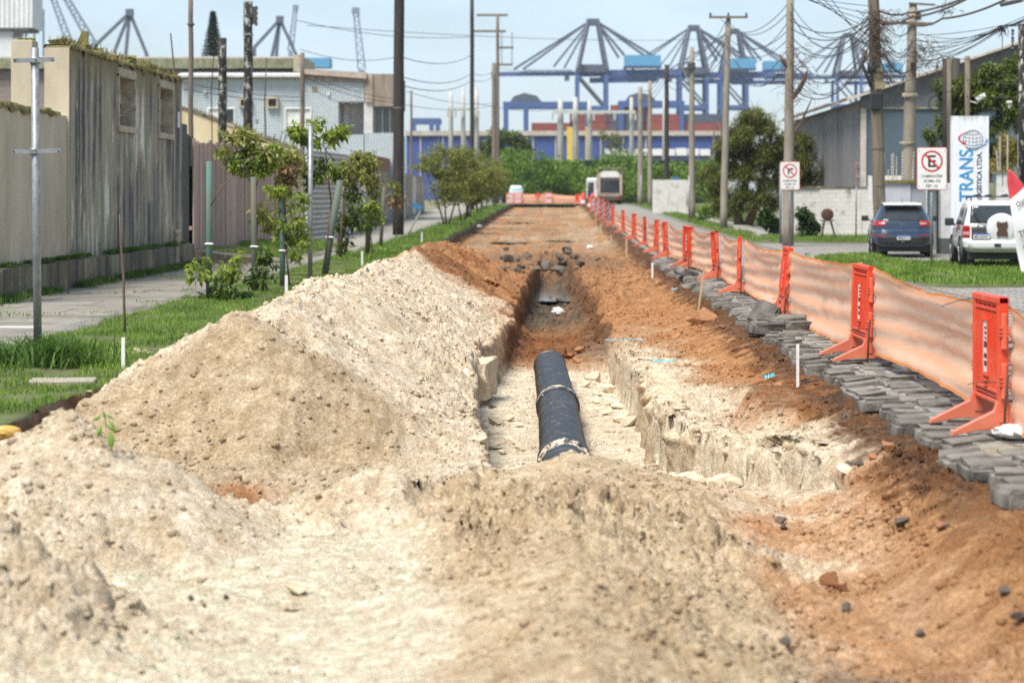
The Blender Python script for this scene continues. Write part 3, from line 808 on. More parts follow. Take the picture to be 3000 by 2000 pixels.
# ------------------------------------------------------------------ LEFT WALLS
def streak_mat(name, base, dark, light, sy=3.0, thr=(.45, .585), moss=True):
    """run-off streaks: vertical staining of old render, flaked patches"""
    t = NT(name)
    v3 = t.coord('Object')
    wob = t.new('ShaderNodeVectorMath', operation='ADD'); wn_ = t.new('ShaderNodeTexNoise', Scale=1.6, Detail=4)
    t.l.new(v3, wn_.inputs['Vector']); sc_ = t.new('ShaderNodeVectorMath', operation='SCALE'); sc_.inputs['Scale'].default_value = .22
    t.l.new(wn_.outputs['Color'], sc_.inputs[0]); t.l.new(v3, wob.inputs[0]); t.l.new(sc_.outputs[0], wob.inputs[1])
    def str_(sx_, sz_):
        mp = t.new('ShaderNodeMapping'); mp.inputs['Scale'].default_value = (1.0, sx_, sz_); t.l.new(wob.outputs[0], mp.inputs['Vector']); return mp.outputs['Vector']
    a = t.noise(str_(sy, .14), 1.0, 7, .72); b = t.noise(str_(sy * 1.5, .45), 1.0, 8, .74); c_ = t.noise(v3, 1.3, 5, .6); e = t.noise(v3, .45, 4, .6)
    c = t.mix(t.ramp(a, thr[0], thr[1]), (*dark, 1), (*base, 1))
    c = t.mix(t.ramp(t.math('ADD', t.math('MULTIPLY', e, .6), t.math('MULTIPLY', a, .4)), .44, .60), c, (base[0] * 1.15, base[1] * 1.02, base[2] * .80, 1))
    c = t.mix(t.ramp(t.math('ADD', b, t.math('MULTIPLY', t.math('ADD', e, -.5), .5)), .575, .63), c, (*light, 1))
    c = t.mix(t.ramp(t.math('MULTIPLY', t.noise(str_(sy * .5, .10), 1.3, 6, .7), t.math('ADD', e, .55)), .56, .70), c, (.24, .27, .17, 1))
    if moss:
        sx = t.new('ShaderNodeSeparateXYZ'); t.l.new(v3, sx.inputs[0])
        hz = t.new('ShaderNodeMapRange'); t.l.new(sx.outputs['Z'], hz.inputs['Value'])
        hz.inputs['From Min'].default_value = 3.7; hz.inputs['From Max'].default_value = 4.9
        f = t.math('MULTIPLY', hz.outputs['Result'], t.math('ADD', a, .25))
        c = t.mix(t.ramp(f, .22, .7), c, (.21, .18, .075, 1))
        hz2 = t.new('ShaderNodeMapRange'); t.l.new(sx.outputs['Z'], hz2.inputs['Value'])
        hz2.inputs['From Min'].default_value = 1.6; hz2.inputs['From Max'].default_value = .5
        f2 = t.math('MULTIPLY', hz2.outputs['Result'], t.math('ADD', c_, .2))
        c = t.mix(t.ramp(f2, .40, .9), c, (.07, .07, .045, 1))
    c = t.mix(1.0, c, t.ramp(t.noise(v3, 14, 5, .7), .3, .7, (.75, .74, .71, 1), (1.15, 1.15, 1.15, 1)), 'MULTIPLY')
    t.col(c); t.b.inputs['Roughness'].default_value = .92
    t.bump(t.math('ADD', t.noise(v3, 16, 6, .7), t.math('MULTIPLY', b, .4)), .3, .012)
    MATS[name] = t.m; return t.m
M_STREAK = streak_mat('streaked_render', (.37, .355, .315), (.075, .070, .066), (.80, .78, .71))
M_BEIGE = mat('beige_render', (.57, .50, .375), (.42, .36, .26), 1.2, .9, .25, 14, (1, 1, .35))
M_PLINTH = streak_mat('stained_plinth', (.17, .15, .115), (.05, .046, .038), (.46, .40, .29), 2.0, (.40, .64), False)
M_MOSS = mat('moss', (.22, .19, .055), (.11, .105, .035), 9, 1.0, .9, 40)

wl_ = thing('old_wall', 'tall ruined grey wall streaked with damp and topped with moss', 'wall', (-9.6, 43.2, 0))
W0, W1, WT = 0.0, 12.9, 4.80           # local y along the street, top
wins = [(4.6, 6.55, 3.36, 4.47), (9.5, 11.5, 3.34, 4.47)]
mb = MB()
ysplit = [W0] + [v for w in wins for v in w[:2]] + [W1]
for i in range(len(ysplit) - 1):
    a, b = ysplit[i], ysplit[i + 1]
    if i % 2 == 0: mb.bx(-.49, 0, a, b, .5, WT)
    else:
        w = wins[i // 2]; mb.bx(-.49, -.002, a, b, .5, w[2]); mb.bx(-.49, -.002, a, b, w[3], WT)
mb.build('wall_face', M_STREAK, wl_)
MB().bx(-.50, -.01, -.06, -.002, .5, WT - .05).build('end_face', M_BEIGE, wl_)
# crumbling mossy crest
def crest(name, x0, x1, y0, y1, z, amp, seed, parent, mat_, step=.10, hbase=.02):
    ys = np.arange(y0, y1, step); n = len(ys)
    h = np.clip(hbase + amp * (fbm(ys * 1.1, ys * 0, 4, seed) + .15), .01, 9)
    x0a = x0 - .02 + .02 * noise2(ys * 5, ys * 0, seed + 1); x1a = x1 + .03 + .04 * noise2(ys * 4, ys * 0, seed + 2)
    lowz = z - .06 - .14 * np.clip(fbm(ys * 1.6, ys * 0, 3, seed + 5), 0, 1)
    V = np.stack([np.stack([x0a, ys, np.full(n, z - .05)], 1), np.stack([x0a, ys, z + h * .9], 1),
                  np.stack([(x0a + x1a) / 2, ys, z + h], 1), np.stack([x1a, ys, z + h * .8], 1), np.stack([x1a + .01, ys, lowz], 1)], 1).reshape(-1, 3)
    V += np.random.default_rng(seed).normal(0, .012, V.shape)
    F = []
    for k in range(4):
        i = np.arange(n - 1) * 5 + k; F.append(np.stack([i, i + 1, i + 6, i + 5], 1))
    return np_mesh(name, V, np.concatenate(F), mat_, parent, False)
crest('moss_cap', -.49, 0, W0, W1, WT, .09, 151, wl_, M_MOSS)
bl = MB()
for i in range(24):
    y = random.choice([random.uniform(0, 5), random.uniform(.3, 2.4), random.uniform(6, 12.5)]); s = random.uniform(.05, .13)
    bl.box((random.uniform(-.42, -.03), y, WT + s * .6), (s * 2, s * 2.2, s * 1.6), random.uniform(0, 3), random.uniform(-.4, .4), random.uniform(-.4, .4), jit=s * .4)
bl.box((-.2, 2.15, WT + .22), (.30, .50, .48), .2, .1, .1, .6, .05)
bl.build('broken_crest', M_MOSS, wl_)
V, F, val = grass_arrays(np.stack([RNG.uniform(-.45, 0, 500), RNG.uniform(0, 12.8, 500), np.full(500, WT + .08)], 1), .16, .02, RNG, .7)
np_mesh('dry_weeds', V, F, leaf_mat('dry_weeds', (.13, .10, .045), (.24, .19, .08), .8, .1), wl_, attrs={'v': val})
M_CONC = mat('weathered_concrete', (.56, .49, .37), (.32, .27, .19), 5, .92, .5, 30)
M_GRIME = mat('grimy_pane', (.50, .49, .46), (.20, .18, .16), 3, .3, lo=.4, hi=.6)
for wi, (a, b, z0, z1) in enumerate(wins):
    fr = MB()
    for y in (a + .04, b - .04): fr.bx(-.30, .045, y - .06, y + .06, z0 - .1, z1 + .02)
    fr.bx(-.30, .05, a - .02, b + .02, z1 - .02, z1 + .16); fr.bx(-.30, .06, a - .04, b + .04, z0 - .13, z0 + .01)
    w = fr.build('window', M_CONC, wl_)
    g = MB()
    for k in range(1, 4): g.bx(-.275, -.235, a + .10, b - .10, z0 + (z1 - z0) * k / 4 - .02, z0 + (z1 - z0) * k / 4 + .02)
    for k in range(1, 3): g.bx(-.28, -.23, a + (b - a) * k / 3 - .02, a + (b - a) * k / 3 + .02, z0 + .01, z1 - .03)
    g.build('grid', M_CONC, w)
    for r in range(4):
        for c_ in range(3):
            if random.random() < .30: continue
            y0, y1 = a + (b - a) * c_ / 3 + .03, a + (b - a) * (c_ + 1) / 3 - .03
            q0, q1 = z0 + (z1 - z0) * r / 4 + .025, z0 + (z1 - z0) * (r + 1) / 4 - .025
            MB().bx(-.262, -.252, max(y0, a + .101), min(y1, b - .101), q0, q1).build('pane', M_GRIME, w)
    MB().bx(-.47, -.44, a + .001, b - .001, z0 + .012, z1 - .022).build('dark_backing', M_BLACK, w)
MB().bx(-.02, .012, 12.25, 12.55, 3.55, 3.95).build('vent', M_WHITEP, wl_)
# plinth
pm = thing('plinth', 'low dark stained concrete plinth running below the walls', 'plinth', (-9.35, 33, 0))
p_ = MB()
for i in range(12):
    y0 = i * 1.97; p_.bx(-.9, .0 + random.uniform(-.012, .012), y0, y0 + 1.97, -.1, .58 + random.uniform(-.015, .01))
p_.build('plinth_body', M_PLINTH, pm)
# low beige wall with piers, to the left of it
bw = thing('boundary_wall', 'low beige rendered wall with piers at the left edge', 'wall', (-9.6, 33, 0))
MB().bx(-.22, -.02, 4.4, 6.9, .55, 3.44).build('panel', M_BEIGE, bw)
MB().bx(-.22, -.02, 7.3, 9.3, .55, 3.44).build('panel', M_BEIGE, bw)
MB().bx(-.28, -.06, 6.9, 7.3, .55, 3.40).build('recess', M_BEIGE, bw)
MB().bx(-.28, -.06, 9.3, 10.15, .55, 3.40).build('recess', M_BEIGE, bw)
MB().bx(-.40, .40, 2.7, 3.1, .0, 4.52).build('pier', M_BEIGE, bw)
crest('moss_cap', -.22, -.02, 4.4, 9.3, 3.44, .05, 155, bw, M_MOSS, .12, .01)
tp = thing('gate_pier', 'tall plain beige pier standing behind the low wall', 'pier', (-11.0, 45, 0))
MB().bx(-.22, .22, 0, .5, 0, 5.03).build('shaft', M_BEIGE, tp, bevel=.01)
bl = MB()
for i in range(9): bl.box((random.uniform(-.2, .2), random.uniform(.05, .45), 5.05), (.1, .1, .07), random.uniform(0, 3), jit=.02)
bl.build('crust', M_MOSS, tp)
# drain stub
ds = thing('drain_pipe', 'short dirty plastic drain pipe stub on the plinth', 'pipe', (-9.42, 54.4, .58))
MB().tube([(0, 0, 0), (0, 0, .36), (.0, .0, .37)], [.075, .075, .05], 12).build('pipe', mat('old_pvc', (.62, .55, .42), (.35, .30, .2), 8, .6), ds, True)
MB().lathe([(.075, .26), (.095, .27), (.095, .36), (.07, .40)], n=14).build('collar', MATS['old_pvc'], ds, True)

# black meter column and boxes
mc = thing('meter_column', 'matt black metal column with boxed tops between wall and plank fence', 'column', (-9.75, 57.2, 0))
M_MBLK = mat('matt_black_metal', (.025, .026, .026), (.04, .04, .038), 6, .6)
MB().bx(-.25, 0, 0, .9, .1, 3.45).build('post', M_MBLK, mc)
MB().bx(-.60, .02, .92, 1.3, 2.6, 3.40).build('box', M_MBLK, mc)
MB().bx(-1.5, -.27, 1.4, 2.2, 2.6, 3.75).build('box', M_MBLK, mc)
# plank fence
pf = thing('plank_fence', 'tall fence of weathered brown vertical planks behind the saplings', 'fence', (-9.72, 58.6, 0))
M_PLANK = mat('weathered_plank', (.52, .385, .31), (.36, .255, .20), 3.0, .9, .45, 12, (6, 6, .35), rnd=.16)
y = 0.0
while y < 22.0:
    w = random.uniform(.22, .42); h = 3.15 + random.uniform(-.05, .07) + .003 * y
    MB().box((random.uniform(-.02, .02), y + w / 2, .30 + h / 2 - .15), (.035, w - random.choice([.012, .02, .035, .05]), h), rx=random.uniform(-.004, .004)).build('plank', M_PLANK, pf)
    y += w
for z in (.9, 2.7): MB().bx(-.12, -.04, 0, 22, z, z + .1).build('rail', M_PLANK, pf)
MB().bx(-.25, -.14, 0, 22.1, .0, 2.9).build('backing', M_BLACK, pf)
# driveway wedge in front of the fence
dw = MB(); dw.add([(-9.6, 57.2, 0), (-6.9, 57.2, 0), (-6.9, 57.2, .06), (-9.6, 57.2, .40), (-9.6, 76, 0), (-6.9, 76, 0), (-6.9, 76, .09), (-9.6, 76, .33)],
                  [(0, 1, 2, 3), (4, 7, 6, 5), (3, 2, 6, 7), (0, 3, 7, 4), (1, 5, 6, 2)])
struct(dw.build('driveway_ramp', M_PLINTH), 'low concrete ramp in front of the plank fence')
def s_ramp(rg, n):
    Y = rg.uniform(57.4, 76, n); X = rg.uniform(-9.5, -7.2, n)
    k = fbm(X * .6, Y * .3, 3, 149) > -.12; X, Y = X[k], Y[k]
    Z = np.interp(X, [-9.6, -6.9], [.38, .07]); return np.stack([X, Y, Z], 1)
grass_patch('grass', s_ramp, 12000, .11, .02, 8, 'grass overgrowing the ramp below the plank fence')
# cream pier and sloping cream wall
cp = thing('cream_pier', 'plain cream rendered pier at the end of the plank fence', 'pier', (-9.75, 80.7, 0))
M_CREAM = mat('cream_render', (.66, .56, .36), (.50, .41, .25), 1.5, .9, .2, 12, (1, 1, .4))
MB().bx(-.5, .02, 0, 3.6, 0, 3.45).build('shaft', M_CREAM, cp)
MB().bx(-.55, .06, -.04, 3.64, 3.452, 3.56).build('cap', M_CONC, cp)
sw = thing('sloping_wall', 'cream boundary wall with a top sloping down behind the plank fence', 'wall', (0, 84.6, 0))
MB().prism([(-15.5, 0), (-9.9, 0), (-9.9, 3.5), (-14.3, 5.13), (-15.5, 5.5)], 0, .25).build('wall_face', M_CREAM, sw)
cap = MB()
for (xa, za), (xb, zb) in (((-15.5, 5.5), (-14.3, 5.13)), ((-14.3, 5.13), (-9.9, 3.5))): cap.beam((xa, .12, za + .04), (xb, .12, zb + .04), .34, .09)
cap.build('coping', M_PLINTH, sw)
V, F, val = grass_arrays(np.stack([np.linspace(-14.2, -10, 260), RNG.uniform(0, .2, 260), np.interp(np.linspace(-14.2, -10, 260), [-14.3, -9.9], [5.2, 3.58])], 1), .14, .03, RNG, .8)
np_mesh('dry_weeds', V, F, MATS['dry_weeds'], sw, attrs={'v': val})

# corrugated gate
gt = thing('ribbed_gate', 'grey sheet metal gate with white horizontal ribs behind the saplings', 'gate', (-9.75, 86, 0))
M_GSHEET = mat('grey_sheet', (.34, .31, .28), (.26, .24, .22), 2, .55, rnd=.08); M_RIB = mat('white_rib', (.75, .75, .74), (.62, .62, .60), 3, .5)
nb = 17; fold = [(0, .0), (9, .55), (17, .35), (23, .0)]
for r in range(nb):
    z0 = .12 + r * .205
    mb = MB(); rb = MB()
    for (ya, xa), (yb, xb) in zip(fold[:-1], fold[1:]):
        mb.add([(xa, ya, z0 + .05), (xb, yb, z0 + .05), (xb, yb, z0 + .20), (xa, ya, z0 + .20), (xa - .03, ya, z0 + .05), (xb - .03, yb, z0 + .05), (xb - .03, yb, z0 + .20), (xa - .03, ya, z0 + .20)],
               [(0, 1, 2, 3), (4, 7, 6, 5), (0, 4, 5, 1), (3, 2, 6, 7)])
        rb.beam((xa + .03, ya, z0 + .02), (xb + .03, yb, z0 + .02), .07, .055)
    s = mb.build('slat', M_GSHEET, gt); rb.build('rib', M_RIB, s)
MB().bx(-.05, .12, 23.05, 23.9, 0, 3.2).build('post', M_RIB, gt)
# block wall with brick top
M_BLOCK = paved_mat('white_blocks', (.62, .59, .52), (.55, .52, .45), .6, .28, (.24, .21, .17), (.50, .46, .38), .022)
M_BRICK = paved_mat('old_brick', (.36, .16, .08), (.28, .13, .07), .4, .12, (.20, .15, .11), (.18, .10, .06), .02)
for m_ in (M_BLOCK, M_BRICK):      # lay the courses on the street-side face (local Y,Z)
    for nd in m_.node_tree.nodes:
        if nd.type == 'MAPPING': nd.inputs['Rotation'].default_value = (PI / 2, 0, PI / 2); 
bw2 = thing('block_wall', 'white painted block wall with a bare brick top beside the black pole', 'wall', (-9.75, 110.5, 0))
MB().bx(-.2, .0, 0, 52, 0, 3.2).build('block_face', M_BLOCK, bw2)
MB().bx(-.22, .02, 0, 26, 3.202, 3.95).build('brick_top', M_BRICK, bw2)
MB().bx(-.3, .06, 26.2, 27, 0, 3.7).build('pier', M_PLINTH, bw2)
MB().bx(-.25, .05, 38, 41, 0, 3.1).build('gate_panel', mat('white_gate', (.66, .63, .58), (.5, .47, .42), 3, .6), bw2)
MB().bx(-.2, .08, .05, .6, 0, 3.3).build('post', M_RIB, bw2)

# ------------------------------------------------------------------ tiled house
hs = thing('tiled_house', 'pale blue tiled two storey house with dark window corner', 'house', (0, 128, 0))
HY = 128.0
def hx(px): return wx(px, HY)
def hz(py): return wz(py, HY)
t = NT('pale_tiles'); v = t.coord('Object')
mp = t.new('ShaderNodeMapping'); mp.inputs['Rotation'].default_value = (PI / 2, 0, 0); t.l.new(v, mp.inputs['Vector'])
br = t.new('ShaderNodeTexBrick', Scale=1.0, offset=0.0, **{'Brick Width': .15, 'Row Height': .15, 'Mortar Size': .016, 'Mortar Smooth': .2})
br.inputs['Color1'].default_value = (.60, .66, .68, 1); br.inputs['Color2'].default_value = (.54, .61, .64, 1); br.inputs['Mortar'].default_value = (.13, .15, .16, 1)
t.l.new(mp.outputs['Vector'], br.inputs['Vector'])
c = t.mix(t.ramp(t.noise(t.coord('Object', (1, 1, .25)), 1.1, 5, .7), .5, .75), br.outputs['Color'], (.36, .36, .33, 1)); t.col(c)
t.b.inputs['Roughness'].default_value = .35; M_TILE = t.m
M_RENDER = mat('pale_render', (.62, .60, .60), (.52, .50, .49), 2, .8); M_BRN = mat('brown_render', (.20, .15, .12), (.33, .27, .22), 1.2, .9, stretch=(3, 3, .4))
x0, x1 = hx(520), hx(1068)
# facade with openings
wz0 = 0.0; top = hz(228)
ops = [(hx(612), hx(685), hz(362), hz(320)), (hx(838), hx(908), hz(375), hz(320)), (hx(702), hx(738), hz(316), hz(288)), (hx(783), hx(816), hz(318), hz(285))]
def wall_with_holes(x0, x1, z0, z1, holes, y0, y1):
    xs = sorted({x0, x1, *[h for o in holes for h in o[:2]]}); zs = sorted({z0, z1, *[h for o in holes for h in o[2:]]})
    mb = MB()
    for xa, xb in zip(xs[:-1], xs[1:]):
        run = None
        for za, zb in zip(zs[:-1], zs[1:]):
            cx, cz = (xa + xb) / 2, (za + zb) / 2
            inside = any(o[0] < cx < o[1] and o[2] < cz < o[3] for o in holes)
            if inside:
                if run: mb.bx(xa, xb, y0, y1, run[0], run[1]); run = None
            else: run = (run[0], zb) if run else (za, zb)
        if run: mb.bx(xa, xb, y0, y1, run[0], run[1])
    return mb
wall_with_holes(x0, hx(992), wz0, top, ops, 0, .3).build('wall_face', M_TILE, hs)
MB().bx(hx(992), hx(1068), 0, .3, hz(298), hz(236)).build('upper_wall', M_TILE, hs)
MB().bx(hx(992), hx(1068), .02, .25, 0, hz(395)).build('balcony_wall', M_TILE, hs)
bk = MB(); bk.bx(hx(992), hx(1068), 1.6, 1.8, 0, hz(298)); bk.bx(hx(992), hx(1068), .3, 1.8, hz(297), hz(292)); bk.build('balcony_back', M_RENDER, hs)
MB().bx(hx(988), hx(993), .31, 1.8, 0, hz(298)).build('balcony_side', M_RENDER, hs)
MB().bx(hx(1000), hx(1014), 1.5, 1.6, hz(400), hz(302)).build('door', M_WHITEP, hs)
# windows
def win(a, b, z0, z1, split=None):
    f = MB(); w = .09
    f.bx(a - w, b + w, -.05, .02, z1, z1 + w); f.bx(a - w, b + w, -.06, .02, z0 - w, z0); f.bx(a - w, a, -.05, .02, z0, z1); f.bx(b, b + w, -.05, .02, z0, z1)
    return f.build('window', M_WHITEP, hs)
w = win(*ops[0]); mid = (ops[0][0] + ops[0][1]) / 2 + .2
MB().bx(ops[0][0], mid, .05, .1, ops[0][2], ops[0][3]).build('shutter', M_WHITEP, w)
MB().bx(mid, ops[0][1], .2, .24, ops[0][2], ops[0][3]).build('pane', M_GLASS, w)
w = win(*ops[1]); o_ = ops[1]
for k in range(8):
    zz = o_[2] + (o_[3] - o_[2]) * k / 8
    MB().box(((o_[0] + o_[1]) / 2, .08, zz + .06), (o_[1] - o_[0], .05, (o_[3] - o_[2]) / 8 - .012)).build('slat', M_WHITEP, w)
MB().bx(o_[0], o_[1], .14, .18, o_[2], o_[3]).build('backing', M_RENDER, w)
for o_ in ops[2:]:
    f = MB(); f.bx(o_[0], o_[1], -.25, .1, o_[2], o_[2] + .1); f.bx(o_[0], o_[1], -.25, .1, o_[3] - .1, o_[3]); f.bx(o_[0], o_[0] + .1, -.25, .1, o_[2] + .1, o_[3] - .1); f.bx(o_[1] - .1, o_[1], -.25, .1, o_[2] + .1, o_[3] - .1)
    ac = f.build('cooler_recess', M_CONC, hs)
    MB().bx(o_[0] + .1, o_[1] - .1, -.1, .1, o_[2] + .1, o_[3] - .1).build('grille', M_BLACK, ac)
for (a, b, c_, d) in ((914, 931, 270, 253), (747, 756, 360, 350)): MB().bx(hx(a), hx(b), -.02, .1, hz(c_), hz(d)).build('blanked_vent', mat('brown_patch', (.30, .24, .18), None, 4, .9), hs)
MB().bx(hx(961), hx(966), -.12, 0, hz(280), hz(270)).build('lamp', M_WHITEP, hs)
MB().bx(hx(597), hx(606), -.2, 0, hz(274), hz(268)).build('lamp', M_WHITEP, hs)
# corrugated white eave
ev = MB(); n = 46
for i in range(n):
    xa = hx(520) + (hx(882) - hx(520)) * i / n
    ev.tube([(xa + .1, -.5, hz(224)), (xa + .1, 1.2, hz(214))], .09, 6)
ev.build('corrugated_eave', M_WHITEP, hs)
MB().bx(hx(515), hx(885), -.1, .4, hz(231), hz(226)).build('eave_beam', M_BRN, hs)
# right roof slab and brown corner
MB().prism([(hx(882), hz(218)), (hx(1075), hz(232)), (hx(1075), hz(214)), (hx(882), hz(203))], -.35, 6).build('roof_slab', mat('roof_fascia', (.50, .40, .34), (.36, .28, .23), 1.5, .9), hs)
MB().prism([(hx(882), hz(233)), (hx(1075), hz(240)), (hx(1075), hz(233)), (hx(882), hz(219))], -.2, 6).build('roof_shadow_board', M_BRN, hs)
MB().bx(hx(1070), hx(1092), -.1, 6, hz(300), hz(216)).build('corner_pier', mat('corner_render', (.45, .37, .30), (.3, .24, .19), 2, .9), hs)
MB().bx(hx(1092), hx(1160), 0, 8, hz(312), hz(217)).build('brown_upper_wall', M_BRN, hs)
MB().bx(hx(1066), hx(1160), .02, 8, 0, hz(390)).build('corner_wall', M_TILE, hs)
cw = MB(); cw.bx(hx(1092), hx(1160), .25, .35, hz(389), hz(313)); cw = cw.build('corner_window', M_GLASS, hs)
MB().bx(hx(1066), hx(1092), .05, 6, hz(390), hz(300)).build('side_wall', M_RENDER, hs)
for px in (1095, 1119, 1141): MB().bx(hx(px), hx(px + 2.5), .15, .25, hz(389), hz(313)).build('mullion', M_GALV, cw)
# long mossy parapet building behind
pb = thing('parapet_building', 'long low building with a mossy parapet band and a black strip for its shadow behind the ruined wall', 'building', (0, 140, 0))
M_PARA = mat('mossy_parapet', (.30, .30, .20), (.16, .17, .09), 3, .95, .4, 12, (1, 1, .5))
def bx140(px): return wx(px, 140)
def bz140(py): return wz(py, 140)
MB().bx(bx140(-150), bx140(862), -.4, 0, bz140(201), bz140(173)).build('parapet', M_PARA, pb)
MB().bx(bx140(862), bx140(882), -.5, 8, bz140(212), bz140(163)).build('end_pier', M_CONC, pb)
MB().prism([(-.4, bz140(172.5)), (0, bz140(166)), (8, bz140(160)), (8, bz140(172.5))], bx140(-150), bx140(862), 'X').build('roof', mat('grey_roof', (.33, .29, .26), (.24, .21, .19), 2, .9), pb)
MB().bx(bx140(-150), bx140(862), -.02, .2, bz140(206), bz140(201.5)).build('eave_shadow_strip', M_BLACK, pb)  # black strip stands in for the shadow line beneath the parapet
MB().bx(bx140(-150), bx140(862), .1, 8, 0, bz140(206)).build('wall_face', mat('old_roof_tile', (.30, .25, .22), (.20, .165, .15), 2.5, .95, .4, 9, (.4, 1, 4)), pb)

# ------------------------------------------------------------------ posts and poles on the left
def pole(name, label, cat, x, y, r0, r1, h, mat_, lean=(0, 0), grp=None, z=None, n=14):
    p = thing(name, label, cat, (x, y, zgf(y) if z is None else z), 0, grp)
    m = 9
    MB().tube([(lean[0] * i / m + .01 * math.sin(i * 2.1), lean[1] * i / m, -.3 + (h + .3) * i / m) for i in range(m + 1)],
              [r0 + (r1 - r0) * i / m for i in range(m + 1)], n).build('shaft', mat_, p, True)
    return p
t = NT('lichen_pole'); v = t.coord('Object'); f = t.noise(t.coord('Object', (1, 1, .35)), 9, 6, .7)
t.col(t.mix(t.ramp(f, .54, .60), (.022, .02, .018, 1), (.42, .41, .37, 1))); t.b.inputs['Roughness'].default_value = .95; M_LICHEN = t.m
M_TAR = mat('tarred_pole', (.016, .013, .012), (.045, .036, .03), 5, .75, .4, 20, (1, 1, .15))
M_GPOST = mat('grey_brown_post', (.20, .16, .125), (.13, .10, .08), 4, .8, .2, 20, (1, 1, .2))
# near galvanised post with two clamp bars (no sign left)
gp = thing('sign_post', 'grey galvanised post with two empty sign brackets on the left verge', 'post', (-5.33, 22.5, .06))
MB().tube([(-.036, 0, 3.30), (0, 0, -.2)], .0425, 16).build('shaft', M_GALV, gp, True)
for z, a, b in ((3.17, -.215, .21), (2.235, -.23, .275)):
    br_ = MB().box((-.03 + (a + b) / 2, -.055, z), (b - a, .012, .045), ry=-.03).build('bracket', M_GALV, gp)
    MB().lathe([(.046, -.035), (.052, -.035), (.052, .035), (.046, .035)], (-.034, 0, z), n=14).build('clamp', M_GALV, br_, True)
    for x in (a + .02, b - .02, .02): MB().lathe([(0, -.075), (.009, -.074), (.009, -.06)], (-.03 + x, 0, z), 'Y', 8).build('bolt', M_STEEL, br_)
gp2 = thing('sign_post', 'thin grey galvanised post standing bare among the saplings', 'post', (-4.98, 44.3, .05))
MB().tube([(0, 0, -.3), (.01, 0, 3.22)], .048, 14).build('shaft', M_GALV, gp2, True)
MB().lathe([(0, 3.24), (.05, 3.235), (.05, 3.20)], (.01, 0, 0), n=14).build('cap', M_GALV, gp2, True)
p = pole('metal_pole', 'slim brown steel pole rising behind the black column', 'pole', -10.02, 60, .075, .065, 7.6, M_GPOST, z=0)
MB().lathe([(.07, 6.48), (.10, 6.5), (.10, 6.54), (.07, 6.56)], n=12).build('band', M_STEEL, p)
tag(MB().tube([(-10.3, 58.9, 2.2), (-10.2, 59, 4.2), (-10.4, 59, 6.2)], [.03, .028, .018], 7).build('leaning_rod', M_STEEL), 'thin dark rod leaning beside the slim steel pole', 'rod')
p = pole('lichen_pole', 'short broken pole blotched black and white with lichen', 'pole', wx(652, 80), 80, .17, .15, wz(112, 80) - .0, M_LICHEN, z=0)
p = pole('lichen_pole', 'taller black pole speckled with white lichen above the saplings', 'pole', wx(727, 86), 86, .185, .175, wz(5, 86), M_LICHEN, z=0)
MB().lathe([(.19, wz(103, 86) - .03), (.21, wz(103, 86) - .02), (.21, wz(103, 86) + .02), (.19, wz(103, 86) + .03)], n=12).build('band', M_GALV, p)
for i, py in enumerate((25, 40, 55, 70)): MB().lathe([(.02, -.09), (.07, -.05), (.05, 0), (.07, .05), (.02, .09)], (.32, 0, wz(py, 86)), n=8).build('insulator', M_STEEL, p)
MB().bx(.17, .34, -.02, .02, wz(72, 86), wz(20, 86)).build('insulator_rack', M_STEEL, p)
p = pole('grey_post', 'slim grey post with wires tied to its top before the tiled house', 'post', wx(886, 90), 90, .095, .09, wz(155, 90), M_GPOST, z=0)
p = pole('timber_pole', 'thick tarred black timber pole on the left verge', 'pole', -6.78, 94, .245, .215, 13.5, M_TAR, (.06, 0), z=zgf(94))
MB().lathe([(.22, 5.5), (.238, 5.5), (.238, 5.54), (.22, 5.54)], (.02, 0, 0), n=14).build('band', M_GALV, p)
p = pole('timber_pole', 'tall thin dark pole behind the row of small street trees', 'pole', wx(1383, 172), 172, .19, .15, 17, M_TAR)
p = pole('crossarm_pole', 'far pole with two crossarms at the end of the left verge', 'pole', wx(1458, 244), 244, .22, .18, wz(45, 244) - zgf(244), M_GPOST)
zz = zgf(244)
for py, a, b in ((45, 1396, 1488), (92, 1388, 1482), (190, 1462, 1502), (140, 1462, 1505)):
    MB().bx(wx(a, 244) - wx(1458, 244), wx(b, 244) - wx(1458, 244), -.1, .1, wz(py, 244) - zz - .12, wz(py, 244) - zz + .12).build('crossarm', M_GPOST, p)
for px in (1470, 1500): MB().tube([(wx(px, 244) - wx(1458, 244), 0, wz(192, 244) - zz), (wx(px, 244) - wx(1458, 244), 0, wz(95, 244) - zz)], .05, 5).build('brace', M_GPOST, p)
p = pole('stout_pole', 'stout grey pole standing against the far crossarm pole', 'pole', wx(1448, 236), 236, .30, .25, wz(185, 236) - zgf(236), M_GPOST)
p = pole('small_pole', 'small concrete pole far behind the block wall', 'pole', wx(1205, 200), 200, .14, .10, wz(265, 200) - zgf(200), M_GPOST)
# street-name plate on leaning pole
sn = thing('street_name_sign', 'small blue street name plate on a leaning grey pole', 'sign', (-6.25, 91.5, zgf(91.5)))
MB().tube([(0, 0, 0), (.62, 0, 1.18)], .025, 8).build('pole', M_GALV, sn, True)
MB().box((.42, -.03, 1.32), (.52, .02, .2), ry=.42).build('plate', mat('sign_blue', (.03, .14, .30), (.04, .18, .36), 5, .5), sn)
